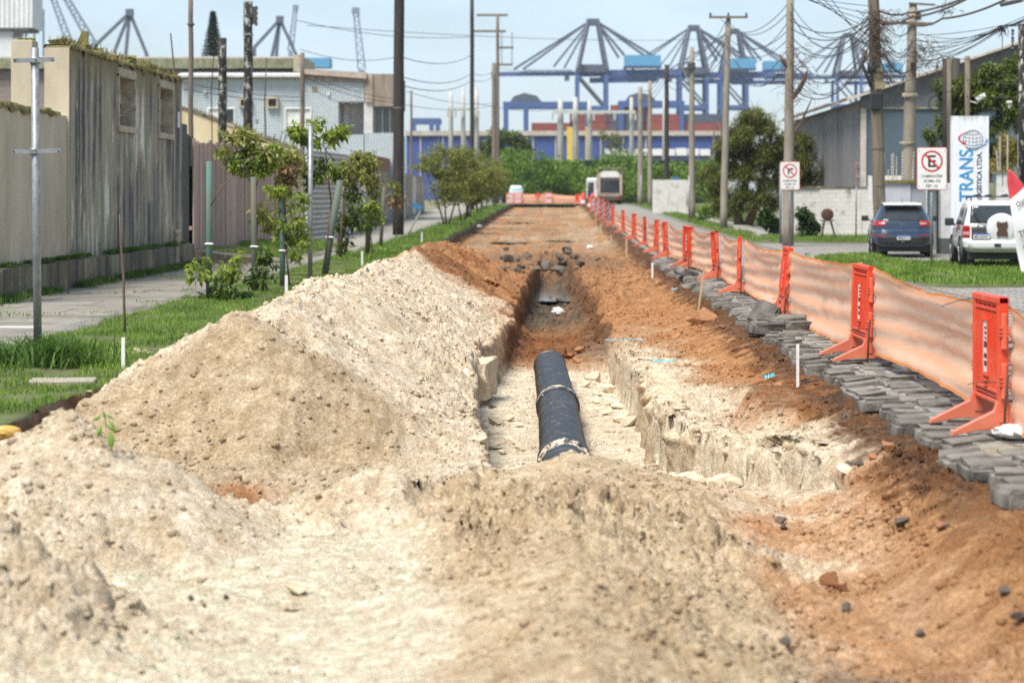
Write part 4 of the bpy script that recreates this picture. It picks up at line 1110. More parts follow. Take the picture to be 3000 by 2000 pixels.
# ------------------------------------------------------------------ SAPLINGS, stakes, pegs, street trees (left)
M_BARK = mat('young_bark', (.16, .11, .075), (.10, .07, .05), 6, .9, .3, 30)
M_STAKE = mat('green_stake', (.10, .13, .10), (.14, .10, .07), 3, .85, .3, 20, (1, 1, .2))
M_STK2 = mat('teal_stake', (.07, .17, .15), (.12, .12, .08), 2.2, .8, .3, 20, (1, 1, .3))
M_LEAF_A = leaf_mat('sapling_leaf', (.09, .16, .02), (.38, .46, .08), .4, .45)
M_LEAF_B = leaf_mat('dark_leaf', (.035, .075, .014), (.12, .19, .035), .4, .3)
M_LEAF_C = leaf_mat('olive_leaf', (.10, .12, .024), (.31, .33, .08), .5, .4)
M_LEAF_D = leaf_mat('dry_leaf', (.17, .10, .045), (.34, .23, .12), .8, .2)
def zpx(px, py): return 560 + px / 2.8516, 350 + py / 2.8516
def stake(label, b, t_, d, r, mat_=None, X=None):
    b = zpx(*b); t_ = zpx(*t_)
    p0 = wp(b[0], b[1], d); p1 = wp(t_[0], t_[1], d); p0.z = max(p0.z, .03)
    o = thing('tree_stake', label, 'stake', p0)
    q = p1 - p0
    MB().tube([(0, 0, -.2), q * .5, q], [r, r * 1.02, r * .95], 8).build('pole', mat_ or M_STAKE, o, True)
    k = q * .4; MB().lathe([(r * 1.05, -.02), (r * 1.5, 0), (r * 1.05, .02)], k, n=8).build('tie', M_WHITEP, o)
    return o
stake('tall thin green stake beside the bushy sapling, leftmost of the stakes', (150, 1500), (150, 350), 37.6, .055, M_STK2)
stake('green stake under the largest leafy crown', (533, 1450), (520, 480), 40, .055)
stake('green stake behind the sapling with dry brown leaves', (766, 1400), (755, 640), 42.5, .055, M_STK2)
stake('thick stake leaning to the right beside the bare grey post', (1105, 1300), (1245, 510), 48.8, .075, M_STK2)
stake('dark stake with dark leaved sapling behind the leaning one', (1225, 1150), (1290, 530), 63, .085)
stake('slim stake carrying the sapling nearest the block wall', (1468, 1140), (1500, 560), 64, .075)
stake('bare thin stick before the white gate post', (1580, 1080), (1612, 560), 72, .06)
def sapling(label, d, base, trunk, blobs, leaf=.15, wd=.062, seed=0):
    """trunk: list of polylines in view-zoom pixels; blobs: (px,py,rx,ry,n,mat)"""
    b = zpx(*base); p0 = wp(b[0], b[1], d); p0.z = max(p0.z, .04)
    o = thing('sapling', label, 'sapling', p0)
    for i, line in enumerate(trunk):
        pts = []
        for j, q in enumerate(line):
            s = zpx(*q); w = wp(s[0], s[1], d + (.12 * ((-1) ** j) if j else 0)); pts.append(w - p0)
        r0 = .024 if i == 0 else .014
        MB().tube(pts, [r0 * (1 - .5 * j / max(1, len(pts) - 1)) for j in range(len(pts))], 6).build('trunk' if i == 0 else 'branch', M_BARK, o, True)
    by = {}
    for px, py, rx, ry, n, m_ in blobs:
        s = zpx(px, py); c = wp(s[0], s[1], d) - p0; k = d / FP / 2.8516
        r = max(rx, ry) * k
        # several sub-clumps inside each mass, so that gaps stay open
        rg = np.random.default_rng(seed + int(px))
        for q in range(8):
            dv = rg.normal(size=3) * .62
            by.setdefault(m_.name, (m_, []))[1].append(((c.x + dv[0] * rx * k, c.y + dv[1] * r, c.z + dv[2] * ry * k), (rx * k * .36, r * .36, ry * k * .34), max(5, int(n * 1.7) // 8)))
    for nm, (m_, bl) in by.items():
        leaf_obj('crown', bl, leaf, wd, m_, o, droop=.75, seed=seed, shell=.2)
    return o
A, B_, C_, D_ = M_LEAF_A, M_LEAF_B, M_LEAF_C, M_LEAF_D
sapling('bushy low sapling with big pale leaves at the first stake', 37.4, (205, 1480), [[(205, 1480), (190, 1330), (175, 1200)], [(190, 1400), (300, 1260), (320, 1180)], [(190, 1420), (90, 1300), (60, 1240)], [(165, 720), (250, 560), (400, 440)]],
        [(60, 1260, 90, 90, 60, A), (310, 1210, 110, 80, 70, A), (300, 1330, 110, 90, 60, A), (230, 1430, 180, 90, 150, B_), (400, 1480, 120, 60, 80, B_)], .15, .068, 1)
sapling('spreading sapling with olive crown and long arched branch', 40.3, (545, 1440), [[(545, 1440), (548, 900), (540, 640), (500, 420)], [(530, 520), (420, 330)], [(535, 560), (300, 300)], [(540, 600), (600, 330)]],
        [(300, 200, 120, 80, 110, C_), (440, 190, 150, 80, 150, C_), (540, 260, 110, 80, 110, C_), (370, 330, 130, 60, 90, B_), (480, 400, 150, 85, 150, A), (590, 360, 90, 90, 80, A), (690, 270, 90, 70, 80, A), (640, 830, 75, 120, 80, C_), (580, 800, 60, 100, 40, C_)], .15, .06, 2)
sapling('sapling with a clump of dead brown leaves below its crown', 42.6, (820, 1390), [[(820, 1390), (800, 1150), (790, 880), (780, 640), (790, 400)], [(790, 600), (900, 350)], [(785, 640), (690, 540)]],
        [(820, 300, 130, 75, 120, C_), (740, 400, 80, 60, 60, C_), (790, 480, 85, 75, 120, D_), (800, 590, 160, 80, 130, A), (870, 640, 90, 50, 60, A), (830, 840, 90, 90, 80, A), (880, 1000, 110, 110, 150, A), (790, 960, 70, 70, 50, A), (740, 800, 40, 80, 25, C_)], .15, .06, 3)
sapling('sapling whose crown spreads above and around the bare grey post', 45.5, (1110, 1290), [[(1110, 1290), (1160, 800), (1170, 680), (1140, 520), (1090, 420)], [(1170, 680), (1120, 250), (1060, 180)], [(1130, 480), (1030, 460)], [(1120, 260), (1200, 130)], [(1200, 350), (1120, 250)]],
        [(880, 160, 90, 80, 90, A), (940, 110, 70, 70, 60, B_), (1060, 60, 90, 60, 90, A), (1180, 120, 130, 75, 150, A), (1260, 90, 50, 60, 40, A), (960, 430, 60, 70, 50, C_), (1050, 480, 100, 90, 150, B_)], .16, .065, 4)
sapling('leafy sapling with dense crown over the leaning stake', 50, (1245, 1150), [[(1245, 1150), (1255, 900), (1280, 620), (1300, 450)], [(1280, 560), (1230, 430)], [(1290, 520), (1400, 440)]],
        [(1230, 400, 85, 85, 120, A), (1240, 460, 60, 50, 40, B_), (1400, 360, 110, 90, 150, C_), (1450, 300, 90, 70, 90, C_), (1380, 470, 110, 90, 150, C_), (1360, 620, 90, 60, 70, B_), (1520, 420, 60, 80, 60, C_)], .16, .065, 5)
sapling('dark glossy leaved sapling low behind the leaning stake', 62, (1245, 1150), [[(1245, 1150), (1265, 980), (1310, 800)], [(1265, 960), (1290, 1010)], [(1280, 900), (1400, 820)]],
        [(1330, 800, 110, 100, 110, B_), (1380, 880, 80, 70, 60, B_), (1250, 900, 50, 70, 35, B_), (1290, 1020, 45, 70, 40, B_)], .22, .10, 6)
sapling('small sapling with hanging leaves next to the white gate post', 64, (1515, 1130), [[(1515, 1130), (1505, 1000), (1480, 900), (1500, 760)]],
        [(1520, 740, 70, 80, 90, A), (1480, 840, 70, 60, 60, A), (1560, 780, 40, 80, 40, A), (1430, 840, 30, 50, 20, A), (1510, 560, 45, 120, 60, C_)], .21, .085, 7)
sapling('slender leafy shoot between the first and second stakes', 39.5, (602, 1430), [[(602, 1430), (600, 1250), (605, 1080)]],
        [(605, 1120, 70, 60, 45, B_), (600, 1220, 55, 60, 45, B_), (600, 1320, 50, 60, 40, B_), (480, 1330, 60, 50, 40, B_)], .15, .06, 8)
sapling('thin sapling with sparse red brown leaves against the black pole', 88, (1715, 1000), [[(1715, 1000), (1712, 780), (1700, 560)]],
        [(1700, 590, 60, 90, 60, C_), (1690, 680, 50, 60, 40, D_), (1740, 640, 50, 70, 40, D_)], .22, .10, 9)
# bare whip on the near verge
bs = thing('bare_sapling', 'bare thin brown whip of a sapling on the near verge', 'sapling', (wx(368, 27.5), 27.5, .05))
MB().tube([(0, 0, -.1), (-.02, 0, .45), (-.03, .02, .8), (-.06, 0, 1.2), (-.075, 0, 1.55)], [.017, .018, .016, .013, .008], 7).build('trunk', M_BARK, bs, True)
MB().tube([(-.06, 0, 1.15), (-.04, 0, 1.28)], [.006, .003], 5).build('twig', M_BARK, bs)
# pegs
def peg(px, y_top, y_bot, d, label, mat_=None, w=None, px2=None):
    p0 = wp(px, y_bot, d); p1 = wp(px2 or px, y_top, d); w = w or .035
    o = MB().beam((0, 0, -.12), p1 - p0, w, w * .7).build('survey_peg', mat_ or M_WHITEP, None, loc=p0); return tag(o, label, 'peg')
M_LATH = mat('raw_lath', (.52, .38, .22), (.40, .28, .15), 4, .85, .2, 20, (1, 1, .2))
peg(361, 988, 1070, 22.2, 'white wooden peg in the grass beside the bare whip', w=.034)
peg(839, 806, 866, 38, 'white peg at the heap edge below the third stake', w=.05)
peg(1061, 736, 774, 54, 'white peg on the verge behind the sand heap', w=.05)
peg(1236, 681, 716, 80, 'thin white peg in the grass near the black pole', w=.05)
peg(1911, 770, 821, 53, 'white peg on the bed below the row of red barriers', w=.05)
peg(2337, 1008, 1140, 22.9, 'pale wooden peg standing before the near bank', w=.03)
peg(2042, 912, 783, 33, 'slanting raw timber stake on the bed', M_LATH, .05, px2=2064) if False else peg(2042, 783, 912, 36, 'slanting raw timber stake on the bed', M_LATH, .045, px2=2064)
peg(1613, 935, 990, 48, 'short brown stake standing in the trench by the white bag', mat('brown_stake', (.22, .12, .06), None, 5, .9), .05)
for i, (px, a, b) in enumerate(((1760, 655, 700), (1790, 690, 730), (1745, 620, 655), (1835, 700, 745))):
    peg(px, a, b, [88, 70, 115, 62][i], ['thin peg on the bed edge before the first small barriers', 'thin peg at the stone edge left of the middle barriers', 'far thin peg near the striped barriers', 'thin grey peg by the broken stone edge'][i], M_LATH, .05)

# street trees on the far left verge
def street_tree(label, x, y, h, w, seed, mat_, n=1500, name='street_tree', leaf=.17, grp='small trees along the left verge', trunks=3, low=.30):
    z = zgf(y) + .05
    o = thing(name, label, 'tree', (x, y, z), 0, grp)
    rg = random.Random(seed)
    tb = MB()
    for k in range(trunks):
        a = rg.uniform(0, 6.3); s = .12 * w
        tb.tube([(0.08 * math.cos(a), .08 * math.sin(a), -.1), (s * math.cos(a), s * math.sin(a), h * .25), (s * 2.2 * math.cos(a), s * 2.2 * math.sin(a), h * .55), (s * 3 * math.cos(a), s * 3 * math.sin(a), h * .8)], [.055, .045, .03, .012], 6)
    tb.build('trunk', M_BARK, o, True)
    bl = []
    m = 30
    for k in range(m):
        t = rg.uniform(low, .95); a = rg.uniform(0, 6.3); prof = math.sin(min(1, (t - low) / (1 - low) * .85 + .15) * PI) ** .6
        rr = w * .5 * prof * rg.uniform(.3, .95)
        bl.append(((rr * math.cos(a), rr * math.sin(a), h * t), (w * rg.uniform(.10, .24), w * rg.uniform(.10, .24), h * rg.uniform(.05, .12)), n // m))
    leaf_obj('crown', bl, leaf, leaf * .5, mat_, o, droop=.35, seed=seed, shell=.1)
    return o
TR = [(-5.75, 115, 4.3, 3.0, 'nearest and fullest of the small olive trees along the left verge'), (-5.35, 126, 3.6, 2.4, 'second small olive tree of the row along the left verge'),
      (-5.6, 139, 4.4, 2.8, 'third small olive tree of the row, taller than its neighbours'), (-5.3, 152, 3.7, 2.6, 'fourth small tree of the row on the left verge'),
      (-5.5, 170, 4.2, 3.0, 'fifth small tree of the row on the left verge'), (-5.2, 190, 3.7, 2.8, 'last small tree of the row, beside the white parked car')]
for i, (x, y, h, w, lb) in enumerate(TR):
    street_tree(lb, x, y, h, w * 1.15, 30 + i, M_LEAF_C, 5200)

# sprig of leaves stuck in the near sand
sp = thing('leaf_sprig', 'small green leafy sprig hanging on the near left sand heap', 'sprig', wp(300, 1215, 14.2))
MB().tube([(0, 0, .02), (.02, -.02, .0), (.03, -.03, -.08)], .003, 5).build('stem', M_BARK, sp)
LV = []
for (a, b, dirx, l) in ((.00, -.06, -.25, .095), (.055, -.10, .12, .13), (.03, -.05, .75, .10), (.0, .0, -.8, .07), (.03, .01, .8, .06), (.01, .03, .3, .06), (.05, -.03, .5, .07)):
    p0 = Vector((a, -.03, b)); tdir = Vector((dirx, -.15, -1 + abs(dirx) * .6)).normalized(); sd_ = tdir.cross(Vector((0, 1, 0))).normalized()
    w = l * .17
    MB().add([p0, p0 + tdir * l * .3 + sd_ * w, p0 + tdir * l * .65 + sd_ * w * .9, p0 + tdir * l, p0 + tdir * l * .65 - sd_ * w * .9, p0 + tdir * l * .3 - sd_ * w,
              p0 + tdir * l * .5 + Vector((0, -.012, 0))], [(0, 1, 6), (1, 2, 6), (2, 3, 6), (3, 4, 6), (4, 5, 6), (5, 0, 6)]).build('leaf', mat('sprig_leaf', (.16, .26, .03), (.10, .19, .02), 12, .5), sp)
# ------------------------------------------------------------------ STONE PAVED LANE on the right
M_STONE = mat('paving_granite', (.215, .20, .175), (.085, .076, .063), 4, .9, .8, 22, rnd=.25)
M_STONE2 = mat('paving_granite_flat', (.235, .22, .195), (.11, .10, .085), 2.5, .9, .8, 22)
def road_mat():
    t = NT('stone_lane'); v = t.coord('Object', (1, 1.0, 1))
    br = t.new('ShaderNodeTexBrick', Scale=1.0, **{'Brick Width': .37, 'Row Height': .30, 'Mortar Size': .03, 'Mortar Smooth': .35})
    br.inputs['Color1'].default_value = (.33, .315, .29, 1); br.inputs['Color2'].default_value = (.22, .21, .195, 1); br.inputs['Mortar'].default_value = (.10, .085, .065, 1)
    nv = t.new('ShaderNodeVectorMath', operation='ADD'); nz = t.new('ShaderNodeTexNoise', Scale=1.4, Detail=3)
    t.l.new(v, nz.inputs['Vector']); sc = t.new('ShaderNodeVectorMath', operation='SCALE'); sc.inputs['Scale'].default_value = .18
    t.l.new(nz.outputs['Color'], sc.inputs[0]); t.l.new(v, nv.inputs[0]); t.l.new(sc.outputs[0], nv.inputs[1]); t.l.new(nv.outputs[0], br.inputs['Vector'])
    n = t.noise(v, .35, 5, .6); n2 = t.noise(v, 12, 5, .7)
    c = t.mix(t.ramp(n, .48, .70), br.outputs['Color'], (.30, .245, .17, 1))
    c = t.mix(1.0, c, t.ramp(n2, .3, .7, (.75, .75, .73, 1), (1.15, 1.15, 1.15, 1)), 'MULTIPLY')
    t.col(c); t.b.inputs['Roughness'].default_value = .85
    t.bump(t.math('ADD', t.math('MULTIPLY', br.outputs['Fac'], -1.2), t.math('MULTIPLY', n2, .5)), .7, .03)
    return t.m
M_LANE = road_mat()
lane = sheet('stone_lane', 3.15, 7.55, list(np.arange(6, 60, 2)) + list(np.arange(60, 237, 6)), -.022, M_LANE, 'stone paved lane kept open beside the dig', 10, .012, .15)
yard = sheet('side_apron', 7.5, 13.7, list(np.arange(6, 237, 6)), -.055, M_LANE, 'worn paved apron and side street on the right', 6, .01, .1)
# stones: the broken edge, each one its own
def stone_mesh(seed, sx, sy, sz):
    rg = random.Random(seed); bm = bmesh.new(); bmesh.ops.create_cube(bm, size=1.0)
    for v in bm.verts: v.co = Vector((v.co.x * sx * rg.uniform(.90, 1.06), v.co.y * sy * rg.uniform(.85, 1.06), v.co.z * sz * rg.uniform(.9, 1.08)))
    bmesh.ops.bevel(bm, geom=bm.edges[:], offset=.034, segments=2, affect='EDGES')
    for v in bm.verts: v.co += Vector((rg.uniform(-.012, .012), rg.uniform(-.010, .010), rg.uniform(-.007, .007)))
    me = bpy.data.meshes.new('paving_stone'); bm.to_mesh(me); bm.free(); me.materials.append(M_STONE); return me
stones = [stone_mesh(s, random.uniform(.33, .42), random.uniform(.38, .46), .15) for s in range(14)]
rg = random.Random(11)
rest_V, rest_F = [], []; off = 0; count = 0
sv = [(np.array([v.co[:] for v in m_.vertices]), [list(p.vertices) for p in m_.polygons]) for m_ in stones]
placed = []
y = 12.0
while y < 62:
    edge = 2.86 + .16 * float(fbm(np.array([y * .8]), np.array([1.0]), 3, 201)[0]) + rg.uniform(-.07, .07) + .15 * float(sstep(31, 26, y)) * 0
    x = edge
    while x < (5.6 if y < 30 else 4.6):
        k = rg.randrange(14); w = rg.uniform(.26, .40)
        first = (x - edge) < .3
        placed.append((x + w / 2, y + rg.uniform(-.05, .05), rg.uniform(-.03, .018) - (.03 * rg.random() if first else 0), k,
                       rg.uniform(-.07, .07) + (rg.uniform(-.15, .15) if first else 0), rg.uniform(-.03, .03), (rg.uniform(-.16, .03) if first else rg.uniform(-.05, .05)), w))
        x += w + rg.uniform(.008, .03)
    y += .46
order = sorted(range(len(placed)), key=lambda i: placed[i][1] + 2.2 * max(0, placed[i][0] - 3.5))
single = set(order[:292])
RV, RF, RC = [], [], 0
for i, (x, y, z, k, a, b, c_, w) in enumerate(placed):
    zc = z - .072 + zgf(y)
    if i in single:
        o = bpy.data.objects.new('paving_stone', stones[k]); COL.objects.link(o); o.parent = lane
        o.location = (x, y, zc); o.rotation_euler = (b, c_, a); o.scale = (w / .36, 1, 1)
    else:
        R = np.array(Euler((b, c_, a)).to_matrix()); v, f = sv[k]
        RV.append((v * np.array([w / .36, 1, 1])) @ R.T + np.array([x, y, zc])); RF += [[q + RC for q in p] for p in f]; RC += len(v)
me = bpy.data.meshes.new('paving_stones'); me.from_pydata(np.concatenate(RV).tolist(), [], RF)
o = link('paving_stones', me, M_STONE2, lane); o['kind'] = 'stuff'
# loose stones on the edge
for i, (px, py, d, sc, rot) in enumerate([(2240, 925, 32.2, 1.0, (.5, -.9, .4)), (2265, 935, 32.0, 1.0, (.1, .1, 1.2)), (2245, 965, 30.2, 1.25, (0, .05, .1)), (2320, 945, 30.8, 1.2, (.05, 0, -.2)), (2345, 962, 30.3, 1.3, (0, 0, .15)), (2330, 990, 29, 1.2, (0, .1, -.1)),
                                         (2010, 800, 50, 1.3, (.2, .3, .5)), (1965, 790, 56, 1.2, (.1, -.2, .9)), (1935, 775, 60, 1.2, (.3, .1, .2))]):
    p = wp(px, py, d); o = bpy.data.objects.new('loose_stone', stones[i % 14]); COL.objects.link(o)
    o.location = p; o.rotation_euler = rot; o.scale = (sc,) * 3
    tag(o, ['grey paving stone tilted on its end by the leaning barrier', 'loose paving stone wedged behind the tilted one', 'loose grey stone at the foot of the leaning barrier', 'stacked stone on the edge right of the leaning barrier', 'topmost loose slab beside the leaning barrier', 'lowest loose stone hanging over the bank under the net',
            'displaced stone on the edge below the fifth barrier', 'rough stone near the middle of the broken edge', 'far displaced stone on the broken edge'][i], 'stone')

# grass on the right
M_TURF2 = M_TURF
def rverge(name, x0, x1, y0, y1, label, dens, seed, H=.10, hole=-.2):
    ys = np.arange(y0, y1 + .1, 1.5)
    xs = np.linspace(x0, x1, 8); X, Y = np.meshgrid(xs, ys); Z = zg(Y) + .012 + .03 * fbm(X * .6, Y * .4, 3, 211)
    Z[:, 0] -= .08; Z[:, -1] -= .08; Z[0] -= .08; Z[-1] -= .08
    nr, nc = X.shape; i = (np.arange(nr - 1)[:, None] * nc + np.arange(nc - 1)[None]).ravel()
    struct(np_mesh(name, np.stack([X, Y, Z], -1).reshape(-1, 3), np.stack([i, i + 1, i + nc + 1, i + nc], 1), M_TURF2, None, True), label)
    def smp(rg, n):
        X = rg.uniform(x0, x1, n); Y = rg.uniform(y0, y1, n); k = fbm(X * .8, Y * .35, 3, 212) > hole; X, Y = X[k], Y[k]
        return np.stack([X, Y, zg(Y) + .01 + .03 * fbm(X * .6, Y * .4, 3, 211)], 1)
    grass_patch('grass', smp, dens, H, .022, seed, 'grass on the ' + label)
rverge('turf_patch', 7.35, 12.8, 44.5, 59.5, 'rough turf before the parked cars', 22000, 21, .12)
rverge('turf_patch', 7.5, 9.6, 60, 66, 'small turf patch beside the leaning pole', 4000, 22, .12)
rverge('turf_strip', 7.7, 9.0, 84, 225, 'narrow turf strip along the far right poles', 15000, 23, .14)
rverge('turf_strip', 9.0, 13.5, 84, 93, 'turf before the white wall', 7000, 24, .14)
rverge('turf_strip', 10.2, 13.5, 120, 225, 'turf behind the far right footway', 8000, 25, .2)

# ------------------------------------------------------------------ RED BARRIERS
def plastic_mat(name, c, c2, dirt):
    t = NT(name); v = t.coord('Object'); f = t.noise(v, 3, 4, .6); oi = t.new('ShaderNodeObjectInfo')
    ad = t.new('ShaderNodeVectorMath', operation='ADD'); t.l.new(v, ad.inputs[0]); t.l.new(oi.outputs['Location'], ad.inputs[1])
    cc = t.mix(f, (*c, 1), (*c2, 1))
    sx = t.new('ShaderNodeSeparateXYZ'); t.l.new(v, sx.inputs[0]); mr = t.new('ShaderNodeMapRange'); t.l.new(sx.outputs['Z'], mr.inputs['Value'])
    mr.inputs['From Min'].default_value = .55; mr.inputs['From Max'].default_value = .0; mr.inputs['To Min'].default_value = 0.0; mr.inputs['To Max'].default_value = .5
    sp = t.math('ADD', mr.outputs['Result'], t.noise(ad.outputs[0], 11, 7, .72))
    cc = t.mix(t.math('MULTIPLY', t.ramp(sp, .60, .92), dirt), cc, (.36, .24, .15, 1))
    cc = t.mix(t.math('MULTIPLY', t.ramp(t.noise(ad.outputs[0], 2.2, 5, .7), .5, .75), .35), cc, (.80, .30, .20, 1))
    t.col(cc); t.b.inputs['Roughness'].default_value = .45; MATS[name] = t.m; return t.m
M_BAR = plastic_mat('barrier_plastic', (.72, .060, .014), (.60, .045, .012), .40)
M_BARP = plastic_mat('faded_barrier_plastic', (.70, .13, .06), (.60, .09, .045), .32)
M_STKR = mat('sticker_white', (.72, .72, .70), (.55, .55, .54), 9, .5)
def barrier_meshes():
    L, H = 1.0, 1.06
    parts = {}
    b = MB()                                          # panel plates between frame members
    b.bx(-.012, .012, -.40, .40, .34, .93)
    parts['panel'] = b
    r = MB()
    for i in range(15):
        yy = -.38 + .76 * i / 14
        if abs(yy) < .095:
            r.bx(-.03, .03, yy - .011, yy + .011, .34, .44); r.bx(-.03, .03, yy - .011, yy + .011, .86, .93)
        else: r.bx(-.03, .03, yy - .011, yy + .011, .34, .93)
    parts['rib'] = r
    f = MB()
    for yy in (-.45, .45): f.box((0, yy, .58), (.075, .09, .96))
    f.box((0, 0, 1.035), (.085, .99, .05)); f.box((0, 0, .955), (.06, .82, .028)); f.box((0, 0, .995), (.05, .82, .02))
    for i in range(5): f.bx(-.028, .028, -.34 + .17 * i - .008, -.34 + .17 * i + .008, .96, 1.02)
    f.box((0, 0, .325), (.07, .82, .03)); f.box((0, 0, .285), (.05, .82, .02)); f.box((0, 0, .245), (.07, .82, .03))
    parts['frame'] = f
    s = MB(); s.bx(-.036, -.0305, -.085, .085, .45, .85); parts['sticker'] = s
    w = MB(); w.bx(-.045, -.01, -.10, .10, .855, .875); w.bx(-.045, -.01, -.10, .10, .425, .445); w.bx(-.045, -.01, -.10, -.087, .445, .855); w.bx(-.045, -.01, .087, .10, .445, .855)
    w.bx(-.05, -.01, -.06, .06, .385, .40); w.bx(-.05, -.01, -.06, .06, .345, .36); parts['window_rim'] = w
    hinges = []
    for yy, zs in ((-.515, (.80, .42)), (.515, (.76, .46))):
        for z in zs:
            h = MB()
            h.lathe([(.018, -.14), (.026, -.13), (.026, .13), (.018, .14)], (0, yy, z), n=10)
            for q in (-.03, 0, .03): h.box((0, yy, z + q), (.075, .05, .014))
            hinges.append(h)
    feet = []
    for yy in (-.45, .45):
        ft = MB(); ft.prism([(-.40, 0), (-.17, .045), (.17, .045), (.40, 0), (.385, .035), (.07, .19), (.045, .26), (-.045, .26), (-.07, .19), (-.385, .035)], yy - .035, yy + .035); feet.append(ft)
    return parts, hinges, feet
BP, BH, BF = barrier_meshes()
def make_barrier(label, matp):
    o = thing('plastic_barrier', label, 'barrier', (0, 0, 0), 0, 'plastic barriers along the stone edge')
    BP['panel'].build('panel', matp, o); BP['rib'].build('rib', matp, o); f = BP['frame'].build('frame', matp, o, bevel=.006)
    st_ = BP['sticker'].build('sticker', M_STKR, o)
    for z, sz in ((.80, .020), (.76, .022), (.72, .014), (.67, .05), (.58, .035), (.52, .04)):
        MB().box((-.0372, random.uniform(-.01, .01), z), (.001, .11, sz)).build('print', M_BLKP, st_) if sz > .03 else MB().box((-.0372, 0, z), (.001, .07, sz)).build('print', M_BLKP, st_)
    BP['window_rim'].build('window_rim', matp, o)
    for h in BH: h.build('hinge', M_BARP, o)
    for ft in BF: ft.build('foot', M_BARP, o, bevel=.004)
    return o
BL = [(3.43, 17.25, 'nearest and largest red plastic barrier at the right edge', .015, .0), (3.44, 24.6, 'second red barrier with white sticker, counted from the nearest', -.02, .02),
      (3.43, 33.2, 'red barrier leaning sideways behind the loose paving stones', .02, .10), (3.42, 40.8, 'red barrier just behind the leaning one', -.03, 0),
      (3.50, 47.6, 'fifth red barrier from the nearest, close to the net gathering', .02, -.02), (3.32, 55, 'sixth red barrier from the nearest, broad side showing', .10, 0),
      (3.20, 63.4, 'seventh red barrier from the nearest', 0, 0), (3.16, 69, 'eighth red barrier, close behind the seventh', .05, .02), (3.18, 78, 'ninth red barrier from the nearest', -.04, 0),
      (3.15, 88, 'tenth red barrier from the nearest', .1, 0), (3.12, 101, 'eleventh red barrier, near where the striped ones begin', .1, 0), (3.02, 116, 'last red barrier before the striped ones', 0, 0)]
b0 = make_barrier(BL[0][2], M_BAR)
barriers = []
for i, (x, y, lb, rz, ry) in enumerate(BL):
    o = b0 if i == 0 else copy_tree(b0)
    o['label'] = lb; o.location = (x, y, zgf(y) + .0); o.rotation_euler = (random.uniform(-.03, .03) * (i > 0), ry + random.uniform(-.035, .035) * (i > 0), rz + random.uniform(-.06, .06) * (i > 0)); barriers.append(o)
# rebar pins
for i in (0, 1, 2, 3, 4, 5):
    x, y = BL[i][0] - .02, BL[i][1] - .62
    q = MB(); pts = [(0, 0, -.08), (.012, 0, .25), (.03, -.01, .48)]
    q.tube(pts, .011, 7)
    for k in range(16): q.lathe([(.010, -.004), (.0135, 0), (.010, .004)], (.03 * k / 16, 0, -.06 + .034 * k), n=7)
    o = q.build('rebar_pin', M_RUST, None, True, (x, y, zgf(y)))
    tag(o, ['rusty rebar pin at the near foot of the nearest barrier', 'rusty rebar pin beside the second barrier', 'rusty rebar pin beside the leaning barrier', 'rusty rebar pin beside the fourth barrier', 'rusty rebar pin beside the fifth barrier', 'rusty rebar pin beside the sixth barrier'][i], 'rebar pin')
for i, (a, b) in enumerate((((2758, 897, 16.9), (2850, 874, 16.85)), ((2488, 968, 24.1), (2555, 963, 24.1)), ((2262, 877, 32.7), (2318, 864, 32.7)), ((2835, 1125, 16.6), (2920, 1120, 16.6)))):
    p, q = wp(*a), wp(*b)
    o = MB().tube([p, (p + q) / 2 + Vector((0, 0, .012)), q], .004, 5).build('cable_tie', M_BLACK)
    tag(o, ['long black tie sticking out of the nearest barrier top', 'thin black tie round the second barrier', 'thin black tie round the leaning barrier', 'black tie across the legs of the nearest barrier'][i], 'tie')

# ------------------------------------------------------------------ ORANGE NET
t = NT('orange_net'); v = t.coord('Object'); uv = t.new('ShaderNodeAttribute', attribute_name='v')
n = t.noise(t.coord('Object', (1, .5, 1)), 2.0, 4, .6)
wv = t.math('SINE', t.math('ADD', t.math('MULTIPLY', uv.outputs['Fac'], 6.283 * 5.5), t.math('MULTIPLY', t.noise(t.coord('Object', (1, .25, .3)), 1.0, 1, .5), 3.0))); band = t.ramp(t.math('ADD', t.math('MULTIPLY', wv, .26), t.math('ADD', t.math('MULTIPLY', n, .12), .44)), .22, .78)
c = t.mix(band, (.97, .64, .45, 1), (.95, .49, .30, 1))
hem = t.ramp(t.math('ABSOLUTE', t.math('ADD', uv.outputs['Fac'], -.5)), .465, .47); c = t.mix(hem, c, (.88, .33, .10, 1))
t.col(c); t.b.inputs['Roughness'].default_value = .7
tl = t.new('ShaderNodeBsdfTranslucent'); t.l.new(c, tl.inputs['Color'])
m1 = t.new('ShaderNodeMixShader'); m1.inputs['Fac'].default_value = .45; t.l.new(t.b.outputs['BSDF'], m1.inputs[1]); t.l.new(tl.outputs['BSDF'], m1.inputs[2])
tp_ = t.new('ShaderNodeBsdfTransparent'); m2 = t.new('ShaderNodeMixShader')
al = t.math('ADD', t.math('ADD', t.math('MULTIPLY', band, .08), .86), t.math('MULTIPLY', hem, .3)); t.l.new(al, m2.inputs['Fac'])
t.l.new(tp_.outputs['BSDF'], m2.inputs[1]); t.l.new(m1.outputs['Shader'], m2.inputs[2]); t.l.new(m2.outputs['Shader'], t.out.inputs['Surface'])
M_NET = t.m
